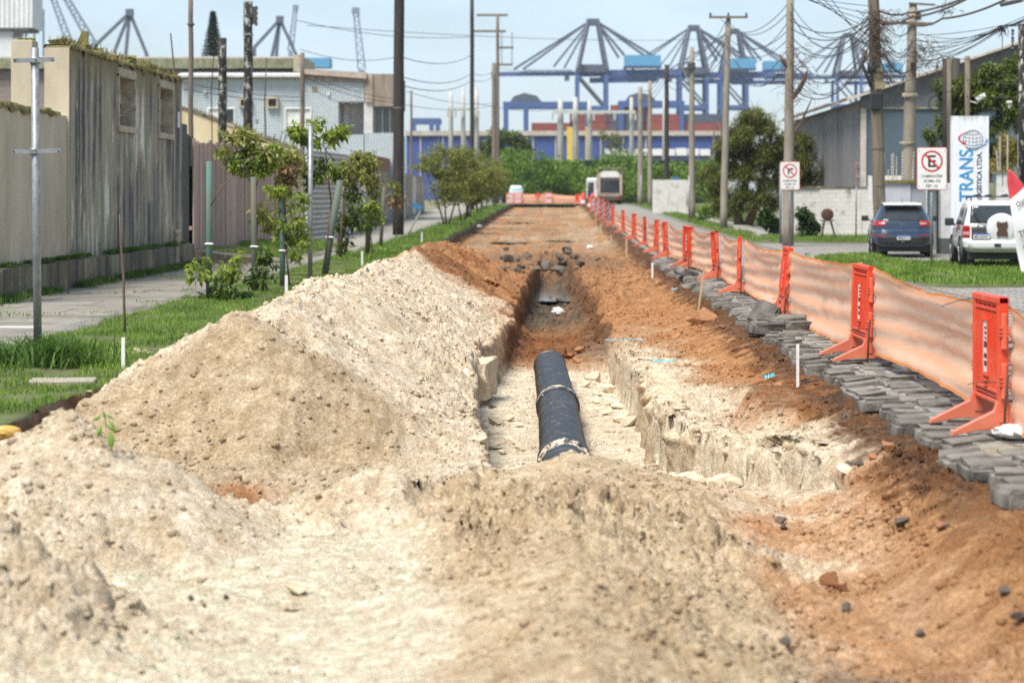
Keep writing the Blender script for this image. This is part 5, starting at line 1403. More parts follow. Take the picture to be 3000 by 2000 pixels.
def net(a, b, za, zb, sag, label, seed, low=(.05, .05), lift=0.0, bulge=.10):
    """net hung between two barriers; a, b: (x, y) of the ends; za, zb: top heights"""
    nu, nv = 60, 22
    u = np.linspace(0, 1, nu)[:, None]; v = np.linspace(0, 1, nv)[None, :]
    x = a[0] + (b[0] - a[0]) * u + 0 * v; y = a[1] + (b[1] - a[1]) * u + 0 * v
    g = zg(y)
    top = za + (zb - za) * u - sag * 4 * u * (1 - u)
    bot = low[0] + (low[1] - low[0]) * u + lift * 4 * u * (1 - u)
    z = bot + (top - bot) * v
    L = math.hypot(b[0] - a[0], b[1] - a[1])
    w = np.sin(PI * u) * (bulge * np.sin(PI * v) + .028 * fbm(u * L * 0.8 + 0 * v, v * 2.0 + 0 * u, 3, seed) + .03 * np.sin(v * 22 + u * 4 + seed) )
    ends = (1 - np.sin(PI * u) ** .5)
    w = w + .02 * ends * np.sin(v * 31 + seed)
    nx, ny = (b[1] - a[1]) / L, -(b[0] - a[0]) / L
    X = x + nx * w; Y = y + ny * w; Z = z + g + .015 * fbm(u * L * 2 + 0 * v, v * 2 + 0 * u, 3, seed + 1)
    V = np.stack([X, Y, Z], -1).reshape(-1, 3); i = (np.arange(nu - 1)[:, None] * nv + np.arange(nv - 1)[None]).ravel()
    o = np_mesh('safety_net', V, np.stack([i, i + nv, i + nv + 1, i + 1], 1), M_NET, None, True, attrs={'v': np.repeat(v, nu, 0).ravel()})
    return tag(o, label, 'net', 'orange safety net spans')
E = lambda i, s: (BL[i][0] + .07, BL[i][1] + s * .47)
net((3.62, 12.6), (3.50, 16.8), .78, 1.0, .10, 'orange net span running out of frame past the nearest barrier', 301, (.0, .02))
net(E(0, 1), E(1, -1), .98, 1.05, .06, 'large orange net span between the nearest and second barriers', 302, (.05, .08), .05, .22)
net(E(1, 1), E(2, -1), 1.06, 1.0, .05, 'orange net span between the second and the leaning barrier', 303, (.0, .03), -.03, .15)
net(E(2, 1), E(3, -1), 1.0, 1.03, .08, 'orange net span behind the leaning barrier', 304, (.05, .05), .0, .15)
net(E(3, 1), E(4, -1), 1.02, 1.04, .10, 'orange net span between the fourth and fifth barriers', 305, (.05, .05), .0, .12)
net(E(4, 1), E(5, -1), 1.06, 1.02, .10, 'orange net span between the fifth and sixth barriers', 306)
net(E(5, 1), E(6, -1), 1.02, 1.02, .14, 'orange net span between the sixth and seventh barriers', 307)
net(E(6, 1), E(7, -1), 1.02, 1.02, .08, 'orange net span between the seventh and eighth barriers', 308)
net(E(7, 1), E(8, -1), 1.02, 1.0, .16, 'orange net span between the eighth and ninth barriers', 309)
net(E(8, 1), E(9, -1), 1.0, 1.0, .22, 'orange net span between the ninth and tenth barriers', 310)
net(E(9, 1), E(10, -1), 1.0, 1.0, .25, 'orange net span between the tenth and eleventh barriers', 311)
net(E(10, 1), E(11, -1), 1.0, 1.0, .30, 'farthest sagging orange net span', 312)

# ------------------------------------------------------------------ PIPE
pp = thing('drain_pipeline', 'black ribbed plastic drain pipe lying in the trench', 'pipe', (0, 0, 0))
t = NT('black_hdpe'); v = t.coord('Object'); f = t.noise(v, 5, 6, .7); sx = t.new('ShaderNodeSeparateXYZ'); t.l.new(v, sx.inputs[0])
c = t.mix(t.ramp(f, .52, .74), (.018, .019, .022, 1), (.12, .105, .085, 1)); c = t.mix(t.ramp(t.noise(t.coord('Object', (3, .6, 3)), 6, 7, .75), .60, .66), c, (.17, .15, .12, 1))
def near_(y0, w_): return t.math('MAXIMUM', t.math('SUBTRACT', 1.0, t.math('MULTIPLY', t.math('ABSOLUTE', t.math('SUBTRACT', sx.outputs['Y'], y0)), 1.0 / w_)), 0.0)
sp__ = t.math('MAXIMUM', t.math('MULTIPLY', near_(21.35, .75), 1.0), t.math('MAXIMUM', near_(27.45, .55), t.math('MULTIPLY', near_(24.6, .6), .55)))
zt_ = t.math('ADD', sx.outputs['Z'], .83)
spl = t.math('MULTIPLY', t.math('MULTIPLY', sp__, t.noise(t.coord('Object', (1.5, .8, 1.5)), 9, 6, .7)), t.math('GREATER_THAN', zt_, .07))
c = t.mix(t.ramp(spl, .42, .50), c, (.58, .49, .36, 1)); t.col(c)
t.b.inputs['Roughness'].default_value = .36; M_PIPE = t.m
PCX = [(18.6, .14), (21.5, .09), (27.3, .03), (30.5, -.03), (33.9, -.09)]
def pcx(y): return float(np.interp(y, [a for a, b in PCX], [b for a, b in PCX]))
PZ = -.82
def pipe_piece(y0, y1, R, name='pipe_length', ribs=True, parent=pp, tilt=0.0):
    pr = []; y = y0; k = 0
    step = .0175
    while y < y1:
        pr.append((R + (.007 if k % 4 in (1, 2) else 0), y)) if ribs else pr.append((R, y)); y += step; k += 1
    prof = [(R * .9, y0)] + pr + [(R * .9, y1), (R * .88, y1 - .01)]
    mb = MB(); m = MB(); m.lathe(prof, axis='Y', n=40)
    for p in m.v: mb.v.append((p[0] + pcx(p[1]), p[1], p[2] + PZ + tilt * (p[1] - y0)))
    mb.f = m.f
    return mb.build(name, M_PIPE, parent, True)
pipe_piece(18.4, 21.55, .242, tilt=.0)
pipe_piece(21.85, 27.4, .242)
pipe_piece(27.75, 33.9, .242)
for y0, y1, R in ((21.45, 21.75, .268), (21.80, 21.98, .265), (27.30, 27.62, .268), (27.66, 27.86, .268)): pipe_piece(y0, y1, R, 'coupling', True)
pipe_piece(33.84, 33.96, .255, 'end_ring', False)
dk = MB(); dk.lathe([(0, 33.2), (.2, 33.2)], (pcx(33.2), 0, PZ), 'Y', 24); dk.build('pipe_mouth', M_BLACK, pp)
sp_ = MB()
for i in range(0):
    y = random.choice([random.gauss(21.7, .12), random.gauss(27.5, .18), random.gauss(21.3, .25), random.gauss(25, .5)]); an = random.gauss(PI / 2 - .25, .45)
    R = .242 if abs(y - 21.7) < .3 or abs(y - 27.6) < .3 else .232
    c0 = Vector((pcx(y) + R * math.cos(an), y, PZ + R * math.sin(an))); s = random.uniform(.008, .035)
    sp_.lathe([(0, -.004), (s, -.004), (s * .7, .006), (0, .009)], c0, n=6)
# trench puddle and floor film
M_WATER = mat('muddy_water', (.10, .10, .09), (.14, .13, .11), 2, .04, .15, 14, (1, .3, 1), spec=.8)
wt = MB(); 
wt.add([(-.75, 61, -1.13), (.55, 61, -1.13), (.55, 73.5, -1.13), (-.75, 73.5, -1.13)], [(0, 1, 2, 3)])
struct(wt.build('puddle_water', M_WATER), 'strip of standing water in the far part of the trench')
M_MILK = mat('milky_water', (.60, .52, .40), (.56, .48, .36), 2, .12, .06, 10, spec=.5)
for i, (px, py, rx, ry, z, lb) in enumerate(((1500, 712, 60, 7, None, 'long shallow puddle across the bed behind the mud'), (1530, 655, 45, 6, None, 'greenish puddle on the far bed'), (1640, 706, 40, 4, None, 'pale puddle edge on the far bed'))):
    d = 6400 * (EYE + .36) / (py - VY)
    for _ in range(4): d = 6400 * (EYE + .36 - zgf(d)) / (py - VY)
    x = wx(px, d); rX = rx * d / FP; zc = zgf(d) - .335
    pts = [(x + rX * math.cos(a) * (1 + .2 * math.sin(3 * a)), d + 1.6 * math.sin(a), zc) for a in np.linspace(0, 2 * PI, 22)[:-1]]
    mb = MB(); mb.add(pts, [tuple(range(21))]); struct(mb.build('puddle_water', M_WATER), lb)
# white bag in the trench
def crumpled(name, label, cat, loc, r, mat_, seed, sc=(1, 1, .8)):
    bm = bmesh.new(); bmesh.ops.create_icosphere(bm, subdivisions=3, radius=r); rg = np.random.default_rng(seed)
    for v in bm.verts:
        k = 1 + .22 * float(fbm(np.array([v.co.x / r * 2 + v.co.z / r * 1.3]), np.array([v.co.y / r * 2]), 3, seed)[0]) + .05 * rg.normal()
        v.co = Vector((v.co.x * sc[0], v.co.y * sc[1], v.co.z * sc[2])) * k
    me = bpy.data.meshes.new(name); bm.to_mesh(me); bm.free()
    o = link(name, me, mat_, None, loc); return tag(o, label, cat)
M_BAG = mat('white_plastic', (.78, .78, .76), (.64, .63, .60), 6, .35)
crumpled('white_bag', 'stuffed white plastic bag lying in the muddy trench', 'bag', (wx(1634, 55.5), 55.5, th(wx(1634, 55.5), 55.5) + .09), .14, M_BAG, 3, (1.1, 1, .8))
crumpled('plastic_sheet', 'crumpled white plastic sheet under the nearest barrier', 'plastic sheet', (wx(2972, 16.6), 16.6, .05), .14, M_BAG, 5, (1.2, 1, .38))
crumpled('yellow_bag', 'crumpled yellow bag at the left edge of the sand heap', 'bag', wp(14, 1266, 15.6), .085, mat('yellow_plastic', (.62, .40, .10), (.48, .28, .06), 7, .4), 7, (1.3, .9, .55))
crumpled('white_scrap', 'white scrap lying on the far bed before the small barriers', 'scrap', (wx(1728, 88), 88, zgf(88) - .30), .14, M_BAG, 9, (1, .7, .6))
crumpled('white_scrap', 'white pebble like scrap on the far left edge of the bed', 'scrap', (wx(1405, 118), 118, zgf(118) - .05), .14, M_BAG, 10, (1, .7, .6))
M_BLUE = mat('blue_tape', (.05, .36, .52), (.10, .50, .62), 8, .5)
def ribbon(label, pts, w):
    mb = MB(); n = len(pts)
    V = []
    for i, p in enumerate(pts): V += [Vector(p) + Vector((0, 0, w * .5 + .01 * math.sin(i * 2))), Vector(p) + Vector((0, -w * .4, 0)), Vector(p) + Vector((0, -.004, w * .5 - .004))]
    F = []
    for i in range(n - 1):
        b = i * 3; F += [(b, b + 3, b + 4, b + 1), (b + 1, b + 4, b + 5, b + 2)]
    mb.add(V, F); return tag(mb.build('blue_tape', M_BLUE), label, 'tape')
def gp_(px, py):
    ds = np.linspace(8, 95, 3600); hit = np.where(EYE - (py - VY) * ds / FP < terrain((px - VX) * ds / FP, ds))[0]; d = ds[hit[0]]; return Vector(((px - VX) * d / FP, d, th((px - VX) * d / FP, d) + .015))
q = gp_(1940, 1062); ribbon('twisted blue tape lying flat on the orange bed', [q + Vector((a, .02 * math.sin(a * 40), .012 * math.sin(a * 60))) for a in np.linspace(-.17, .17, 14)], .035)
q = gp_(2252, 1112); ribbon('crumpled blue tape near the pale peg', [q + Vector((a * .5, a * .3, .10 * (a + .12) + .01 * math.sin(a * 90))) for a in np.linspace(-.12, .14, 9)], .06)
q = gp_(1830, 1000); ribbon('thin faded blue tape half buried in the bed', [q + Vector((a, .05 * math.sin(a * 9), .0)) for a in np.linspace(-.3, .3, 16)], .016)
q = gp_(1975, 850); ribbon('small blue scrap on the bed below the barriers', [q + Vector((a, .02, .0)) for a in np.linspace(-.06, .06, 5)], .04)
# ------------------------------------------------------------------ stiff sand blocks standing proud along the cut edges
M_CUT = mat('cut_sand_face', (.70, .59, .43), (.54, .43, .29), 4, .95, .6, 18, (1, 1, .5))
def sand_block(px0, px1, y_top, y_bot, d, depth, rz, label, seed, grp):
    x0, x1 = wx(px0, d), wx(px1, d); sh_ = .11 if px0 > VX else -.20; x0 += sh_; x1 += sh_; zt, zb = wz(y_top, d) - .02, wz(y_bot, d) - .16
    W, H = x1 - x0, zt - zb; rg = np.random.default_rng(seed)
    bm = bmesh.new(); bmesh.ops.create_cube(bm, size=1.0)
    bmesh.ops.subdivide_edges(bm, edges=bm.edges[:], cuts=9, use_grid_fill=True)
    for v in bm.verts:
        p = v.co; q = Vector((p.x * W, p.y * depth, p.z * H))
        a = np.array([q.x * 3.0 + seed * 3.1]); b = np.array([q.z * 1.2 + seed]); c = np.array([q.x * 6.0 + seed]); e = np.array([q.z * 5 + q.y * 4])
        n1 = float(np.abs(noise2(a, b, seed))[0]); n2 = float(noise2(c, e, seed + 1)[0])
        r = max(abs(p.x), abs(p.y)) * 2
        q.y += (.16 * (n1 - .25) + .02 * n2) if p.y < .2 else 0
        q.x += .05 * n2 * (1 if abs(p.x) > .3 else 0)
        if p.z > .3: q.z += .05 * n2 - .06 * max(0, r - .7) + .03 * n1
        q.x *= 1 - .12 * (p.z + .5) * 0; v.co = q
    for f in bm.faces: f.smooth = False
    me = bpy.data.meshes.new('sand_block'); bm.to_mesh(me); bm.free()
    o = link('sand_block', me, M_CUT, None, ((x0 + x1) / 2, d + depth / 2, (zt + zb) / 2)); o.rotation_euler = (0, 0, rz)
    return tag(o, label, 'sand block', grp)

def cut_ledge():
    """one continuous broken face along the right side of the trench: upright cracked slabs under a crumbling lip"""
    rg = np.random.default_rng(12)
    yy = np.linspace(18.1, 33.5, 300); px_ = np.concatenate([[2.72, 2.45, 2.27, 2.13], np.interp(yy, TY, TXR)]); py2 = np.concatenate([[18.55, 18.20, 18.02, 18.0], yy])
    s0 = np.concatenate([[0], np.cumsum(np.hypot(np.diff(px_), np.diff(py2)))]); s = np.linspace(0, s0[-1], 680)
    X0 = np.interp(s, s0, px_); Y = np.interp(s, s0, py2)
    for _ in range(6): X0[1:-1] = (X0[:-2] + 2 * X0[1:-1] + X0[2:]) / 4; Y[1:-1] = (Y[:-2] + 2 * Y[1:-1] + Y[2:]) / 4
    cuts = [0.0]
    while cuts[-1] < s[-1] + 1: cuts.append(cuts[-1] + rg.uniform(.12, .46))
    cuts = np.array(cuts); cid = np.searchsorted(cuts, s, side='right') - 1
    off = rg.uniform(-.06, .11, len(cuts)); off = np.where(rg.uniform(0, 1, len(cuts)) < .22, off - .09, off)[cid]; tilt = rg.uniform(-.5, .5, len(cuts))[cid]; lean = rg.uniform(-.02, .10, len(cuts))[cid]; drop = rg.uniform(-.09, .02, len(cuts))[cid]
    loc = s - (cuts[cid] + .5 * (np.append(cuts, cuts[-1] + .3)[cid + 1] - cuts[cid]))
    edge = np.minimum(s - cuts[cid], np.append(cuts, cuts[-1] + .3)[cid + 1] - s)
    off = off + tilt * loc - .035 * np.exp(-edge / .015)                       # open cracks between slabs
    dx = np.gradient(X0, s); dy = np.gradient(Y, s)
    nx, ny = -dy, dx                                                           # into the trench
    k = ny > 0; ny = np.where(k, ny, ny)
    topz = np.clip(terrain(X0 - nx * .34, Y - ny * .34), -.46, -.22)
    botz = np.minimum(terrain(X0 + nx * .35, Y + ny * .35) - .12, topz - .25)
    nv = 16; V = []
    tv = np.linspace(0, 1, nv)
    for j, t in enumerate(tv):
        z = botz + (topz - botz) * t
        lip = .05 * np.exp(-((t - .86) / .07) ** 2) * (1 + fbm(s * 4, s * 0 + 1, 3, 501)) - .07 * max(0, (t - .92) / .08) - .05 * np.exp(-((t - .72) / .09) ** 2) * np.clip(fbm(s * 1.2, s * 0, 2, 502) + .4, 0, 1)
        o = off + lean * (1 - t) + lip * .7 + .03 * fbm(s * 5, np.full_like(s, t * 3.0), 4, 503) - .07
        crumb = (.035 * fbm(s * 7, s * 0 + 3, 3, 504) if t > .9 else 0 * s)
        V.append(np.stack([X0 + nx * o, Y + ny * o, z + crumb + drop * t ** 4], 1))
    for q, (dd, dz) in enumerate(((.10, .02), (.28, .0), (.45, -.06))):         # top surface running back into the bank
        V.append(np.stack([X0 - nx * dd, Y - ny * dd, topz + dz + .03 * fbm(s * 6, s * 0 + q, 3, 505)], 1))
    V = np.stack(V, 1); m = V.shape[1]; n = len(Y)
    i = (np.arange(n - 1)[:, None] * m + np.arange(m - 1)[None]).ravel(); F = np.stack([i, i + m, i + m + 1, i + 1], 1)
    P = V.reshape(-1, 3); C = np.empty((len(P), 3))
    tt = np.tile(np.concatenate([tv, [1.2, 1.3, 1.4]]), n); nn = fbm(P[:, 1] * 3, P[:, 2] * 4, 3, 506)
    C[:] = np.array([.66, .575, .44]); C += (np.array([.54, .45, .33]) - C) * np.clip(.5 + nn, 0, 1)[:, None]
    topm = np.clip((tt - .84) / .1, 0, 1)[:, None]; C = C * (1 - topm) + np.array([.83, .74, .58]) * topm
    rust = (np.exp(-((tt - .84) / .06) ** 2) * np.clip(fbm(P[:, 1] * 1.3, P[:, 0] * 0, 3, 507) * 1.4 + .1, 0, 1))[:, None]; C = C * (1 - rust) + np.array([.40, .23, .11]) * rust
    far = sstep(26, 33, P[:, 1] + nn)[:, None] * .5; C = C * (1 - far) + np.array([.42, .30, .19]) * far
    o = np_mesh('sand_ledge', P, F, M_SOIL, None, False, colors={'soil': np.clip(C, .03, .9)})
    struct(o, 'continuous broken ledge of cut pale sand along the right side of the trench')
cut_ledge()
sand_block(1400, 1478, 1062, 1140, 30.2, 1.2, -.1, 'pale block hanging over the left side of the trench', 7, 'cut blocks of the left bank')
sand_block(1355, 1412, 1125, 1225, 27.2, 1.0, -.2, 'broken pale block on the left trench edge nearest the lumps', 8, 'cut blocks of the left bank')
# ------------------------------------------------------------------ CARS
class Car:
    """body lofted in height: at each level a rounded plan outline (half width, rear y, front y)"""
    def __init__(s, lv, n=7.0): s.z = [a[0] for a in lv]; s.w = [a[1] for a in lv]; s.r = [a[2] for a in lv]; s.f = [a[3] for a in lv]; s.n = n
    def at(s, z): return np.interp(z, s.z, s.w), np.interp(z, s.z, s.r), np.interp(z, s.z, s.f)
    def rear(s, x, z):
        w, r, f = s.at(z); L = (f - r) / 2; k = min(1, abs(x) / w); return (r + f) / 2 - L * (1 - k ** s.n) ** (1 / s.n)
    def side(s, y, z):
        w, r, f = s.at(z); L = (f - r) / 2; k = min(1, abs(y - (r + f) / 2) / L); return w * (1 - k ** s.n) ** (1 / s.n)
    def body(s, levels=46, N=72):
        zs = sorted(set(list(np.linspace(s.z[0], s.z[-1], levels)) + s.z)); mb = MB(); V = []
        for z in zs:
            w, r, f = s.at(z); L = (f - r) / 2; c = (r + f) / 2
            for k in range(N):
                a = 2 * PI * k / N; ca, sa = math.cos(a), math.sin(a); e = 2 / s.n
                V.append((w * math.copysign(abs(ca) ** e, ca), c + L * math.copysign(abs(sa) ** e, sa), z))
        F = []
        for i in range(len(zs) - 1):
            for k in range(N):
                k2 = (k + 1) % N; F.append((i * N + k, i * N + k2, (i + 1) * N + k2, (i + 1) * N + k))
        F.append(tuple((len(zs) - 1) * N + k for k in range(N))); F.append(tuple(range(N - 1, -1, -1)))
        return mb.add(V, F)
    def rear_patch(s, poly_l, poly_r, z0, z1, off=.006, nx=12, nz=8):
        """patch on the rear between x limits given as functions of t in 0..1 (bottom..top)"""
        mb = MB(); V = []
        for d in (off, -.02):
            for j in range(nz + 1):
                t = j / nz; z = z0 + (z1 - z0) * t; a, b = poly_l(t), poly_r(t)
                for i in range(nx + 1):
                    x = a + (b - a) * i / nx; V.append((x, s.rear(x, z) - d, z))
        return mb.add(V, Car.solid(nx, nz))
    def side_patch(s, ya, yb, z0, z1, sgn, off=.006, ny=12, nz=6):
        mb = MB(); V = []
        for d in (off, -.02):
            for j in range(nz + 1):
                t = j / nz; z = z0 + (z1 - z0) * t; a, b = ya(t), yb(t)
                for i in range(ny + 1):
                    y = a + (b - a) * i / ny; V.append((sgn * (s.side(y, z) + d), y, z))
        return mb.add(V, Car.solid(ny, nz))
    @staticmethod
    def solid(nx, nz):
        F = []; m = nx + 1; o = m * (nz + 1)
        for j in range(nz):
            for i in range(nx):
                a = j * m + i; F.append((a, a + 1, a + m + 1, a + m)); F.append((a + o, a + m + o, a + m + 1 + o, a + 1 + o))
        rim = [i for i in range(m)] + [j * m + nx for j in range(1, nz + 1)] + [nz * m + i for i in range(nx - 1, -1, -1)] + [j * m for j in range(nz - 1, 0, -1)]
        for a, b in zip(rim, rim[1:] + rim[:1]): F.append((a, a + o, b + o, b))
        return F
def car_paint(name, c, rough=.22, coat=.6):
    t = NT(name); f = t.noise(t.coord('Object'), 2.2, 4, .6); c2 = tuple(x * .85 for x in c)
    t.col(t.mix(f, (*c, 1), (*c2, 1))); t.b.inputs['Roughness'].default_value = rough; t.b.inputs['Coat Weight'].default_value = coat; t.b.inputs['Coat Roughness'].default_value = .06
    return t.m
M_TAIL = mat('tail_lamp', (.45, .01, .015), (.28, .01, .012), 12, .15); M_TAILW = mat('tail_lamp_clear', (.55, .42, .42), (.35, .2, .2), 12, .15)
M_PLASTIC = mat('dark_bumper_plastic', (.02, .02, .022), (.03, .03, .03), 8, .6)
M_RIM = mat('wheel_rim', (.35, .35, .36), (.2, .2, .2), 9, .4, metal=.6)
M_PLATE = mat('plate_white', (.72, .72, .72), None, 4, .4); M_PLB = mat('plate_blue', (.02, .09, .42), None, 4, .4)
def wheel(par, x, y, r, w, sgn):
    wh = MB(); wh.lathe([(r * .62, -w / 2), (r * .93, -w / 2), (r, -w * .36), (r, w * .36), (r * .93, w / 2), (r * .62, w / 2)], axis='X', n=28)
    o = wh.build('wheel', M_BLACK, par, True); o.location = (x, y, r)
    rm = MB(); rm.lathe([(0, sgn * w * .42), (r * .2, sgn * w * .44), (r * .62, sgn * w * .30), (r * .62, -sgn * w * .3)], axis='X', n=24)
    for k in range(6):
        a = PI / 3 * k; rm.beam((sgn * w * .44, r * .12 * math.cos(a), r * .12 * math.sin(a)), (sgn * w * .42, r * .6 * math.cos(a), r * .6 * math.sin(a)), .05, .03)
    rm.build('rim', M_RIM, o)
def plate(par, x, y, z, text, tilt=0.0):
    p = MB().box((0, 0, 0), (.40, .014, .13)).build('number_plate', M_PLATE, par); p.location = (x, y, z); p.rotation_euler = (tilt, 0, 0)
    MB().box((0, -.0085, .050), (.398, .003, .026)).build('strip', M_PLB, p)
    text_obj(text, .088, M_BLKP, p, 'lettering', (0, -.0095, -.016), (PI / 2, 0, 0), .001, sx=.92, bold=.001)
# blue hatchback SUV --------------------------------------------------
kc = thing('parked_car', 'dark blue hatchback car parked tail out behind the leaning pole', 'car', (10.43, 65.6, -.03), math.radians(-6.5))
K = Car([(.30, .80, .10, 4.2), (.42, .90, .02, 4.36), (.60, .925, .0, 4.4), (.74, .925, .03, 4.40), (.80, .92, .10, 4.38), (.95, .915, .13, 4.2), (1.06, .885, .16, 3.6), (1.10, .86, .20, 3.25), (1.30, .76, .36, 2.9), (1.50, .66, .55, 2.45), (1.58, .60, .70, 2.2), (1.615, .45, .95, 1.9)], 6.5)
M_KBLUE = car_paint('dark_blue_paint', (.022, .045, .085))
K.body().build('body', M_KBLUE, kc, True)
K.rear_patch(lambda t: -.80 + .16 * t, lambda t: .80 - .16 * t, 1.08, 1.49).build('rear_window', M_GLASS, kc, True)
MB().box((0, .50, 1.585), (1.15, .30, .035), rx=.1).build('spoiler', M_WHITEP, kc, bevel=.012)
MB().prism([(-.60, 1.585), (.60, 1.585), (.52, 1.640), (-.52, 1.640)], .75, 2.3).build('roof_panel', M_WHITEP, kc)
for s in (-1, 1):
    MB().tube([(s * .60, .62, 1.60), (s * .60, .8, 1.665), (s * .58, 2.0, 1.665), (s * .57, 2.2, 1.60)], .02, 6).build('roof_rail', M_GALV, kc, True)
    a, b = (.50, .92) if s > 0 else (-.92, -.50)
    lp = K.rear_patch(lambda t, a=a, s=s: (.50 + (.12 if s > 0 else .12) * 0) * s if s > 0 else -.905, lambda t, s=s: .905 if s > 0 else -.50, .93, 1.09, .012).build('tail_light', M_TAIL, kc, True)
    K.rear_patch(lambda t, s=s: (.52 if s > 0 else -.72), lambda t, s=s: (.72 if s > 0 else -.52), .985, 1.035, .018).build('reversing_lens', M_TAILW, lp, True)
    K.rear_patch(lambda t, s=s: (.50 if s > 0 else -.86), lambda t, s=s: (.86 if s > 0 else -.50), .645, .672, .012).build('reflector', M_TAIL, kc, True)
    K.side_patch(lambda t: 1.1 + .15 * t, lambda t: 2.05 - .05 * t, 1.12, 1.46, s).build('side_window', M_GLASS, kc, True)
    K.side_patch(lambda t: 2.1, lambda t: 3.0 - .5 * t, 1.12, 1.46, s).build('side_window', M_GLASS, kc, True)
    mr = MB(); mr.box((s * 1.06, 2.75, 1.14), (.22, .14, .17)); mr.box((s * .93, 2.75, 1.09), (.12, .06, .05)); mr.build('mirror', M_PLASTIC, kc, bevel=.03)
    for y in (.88, 3.5): wheel(kc, s * .80, y, .345, .235, s)
    for y in (.88, 3.5): MB().lathe([(.36, .80 * s), (.43, .935 * s), (.44, .90 * s)], (0, y, .345), 'X', 16, PI).build('wheel_arch', M_PLASTIC, kc)
K.rear_patch(lambda t: -.86, lambda t: .86, .40, .62, .010).build('bumper_plastic', M_PLASTIC, kc, True)
K.rear_patch(lambda t: -.905, lambda t: .905, .755, .80, .022).build('tailgate_lip', M_KBLUE, kc, True)
MB().bx(-.78, .78, .25, 3.9, .16, .42).build('underbody', M_BLACK, kc)
MB().box((.02, .36, 1.135), (.44, .02, .03)).build('wiper', M_BLACK, kc)
MB().tube([(0, .62, 1.61), (0, .72, 1.80)], .008, 5).build('aerial', M_BLACK, kc)
plate(kc, .02, -.035, .585, 'MMB1D14')
bd = MB().lathe([(.052, -.006), (.065, -.006), (.065, .006), (.052, .006)], axis='Y', n=24).build('badge', M_RIM, kc); bd.location = (0, K.rear(0, .99) - .012, .99); bd.scale = (1.35, 1, .82)
text_obj('KIA', .07, M_RIM, bd, 'lettering', (0, 0, 0), (PI / 2, 0, 0), .004, sx=.8)
MB().box((0, .02, .47), (.09, .05, .05)).build('tow_eye', M_RIM, kc)
# white off-roader ----------------------------------------------------
pj = thing('parked_car', 'white boxy off roader parked on the turf beside the banner', 'car', (10.92, 54.0, .02), math.radians(-5.5))
Q = Car([(.40, .76, .06, 3.7), (.52, .84, .0, 3.86), (.66, .85, .0, 3.88), (.72, .84, .09, 3.86), (.95, .835, .12, 3.8), (1.02, .83, .13, 2.95), (1.06, .82, .14, 2.8), (1.30, .76, .22, 2.5), (1.58, .70, .32, 2.15), (1.66, .66, .40, 2.0), (1.69, .50, .60, 1.8)], 7.5)
M_PJW = car_paint('white_car_paint', (.66, .68, .66), .3, .4)
Q.body().build('body', M_PJW, pj, True)
Q.rear_patch(lambda t: -.66 + .05 * t, lambda t: .70 - .08 * t, 1.12, 1.56).build('rear_window', M_GLASS, pj, True)
for s in (-1, 1):
    lp = Q.rear_patch(lambda t, s=s: (.66 if s > 0 else -.84), lambda t, s=s: (.84 if s > 0 else -.66), .76, 1.06, .012).build('tail_light', M_TAIL, pj, True)
    Q.rear_patch(lambda t, s=s: (.67 if s > 0 else -.83), lambda t, s=s: (.83 if s > 0 else -.67), .83, .90, .018).build('reversing_lens', M_TAILW, lp, True)
    for ya, yb in ((.38, .82), (.90, 1.55), (1.62, 2.3)): Q.side_patch(lambda t, ya=ya: ya + .06 * t, lambda t, yb=yb: yb - .12 * t, 1.07, 1.50, s).build('side_window', M_GLASS, pj, True)
    for y_ in (1.0, 1.7): MB().box((s * .85, y_, .97), (.03, .16, .035)).build('door_handle', M_PLASTIC, pj)
    mr = MB(); mr.box((s * .98, 2.35, 1.13), (.23, .12, .20)); mr.box((s * .86, 2.35, 1.06), (.1, .05, .05)); mr.build('mirror', M_PLASTIC, pj, bevel=.03)
    for y_ in (.72, 3.1):
        wheel(pj, s * .77, y_, .345, .225, s)
        MB().lathe([(.37, .74 * s), (.45, .875 * s), (.46, .83 * s)], (0, y_, .345), 'X', 16, PI).build('wheel_arch', M_BLACK, pj)
    MB().tube([(s * .60, .5, 1.69), (s * .60, .55, 1.76), (s * .58, 1.9, 1.76), (s * .58, 1.95, 1.69)], .018, 6).build('roof_rail', M_BLACK, pj, True)
Q.rear_patch(lambda t: -.84, lambda t: .84, .46, .70, .05).build('bumper', M_PJW, pj, True)
MB().box((0, -.055, .58), (.16, .02, .08)).build('tow_recess', M_BLACK, pj)
rk = MB()
for y_ in (.7, 1.2, 1.7): rk.box((0, y_, 1.775), (1.25, .05, .03))
for x_ in (-.4, -.1, .3): rk.tube([(x_, .5, 1.79), (x_ + .05, 1.2, 1.82), (x_, 1.9, 1.79)], .03, 6)
rk.build('roof_rack', M_BLACK, pj)
cv = MB(); cv.lathe([(0, -.06), (.22, -.06), (.31, -.045), (.37, .0), (.40, .08)], axis='Y', n=30)
o = cv.build('spare_wheel_cover', M_PJW, pj, True); o.location = (.12, .10, .97)
br_ = MB()
br_.prism([(-.12, -.20), (-.05, -.17), (.05, -.17), (.12, -.20), (.14, -.1), (.10, 0), (.14, .1), (.12, .2), (.05, .17), (-.05, .17), (-.12, .2), (-.14, .1), (-.10, 0), (-.14, -.1)], -.09, -.055)
br_.build('spare_wheel_bracket', M_RUST, o)
rp = Q.rear_patch(lambda t: -.62, lambda t: -.16, .66, 1.03, .010).build('tailgate_panel', M_PLASTIC, pj, True)
plate(pj, -.38, .055, .80, 'MCA3A01')
MB().beam((-.60, .19, 1.46), (-.44, .12, 1.17), .02).build('wiper', M_BLACK, pj)
MB().beam((-.44, .12, 1.17), (-.10, .10, 1.06), .018).build('wiper', M_BLACK, pj)
for x_ in (-.46, -.30): MB().prism([(x_ - .03, 1.06), (x_ + .03, 1.06), (x_, 1.10)], .11, .13).build('badge', M_RIM, pj)
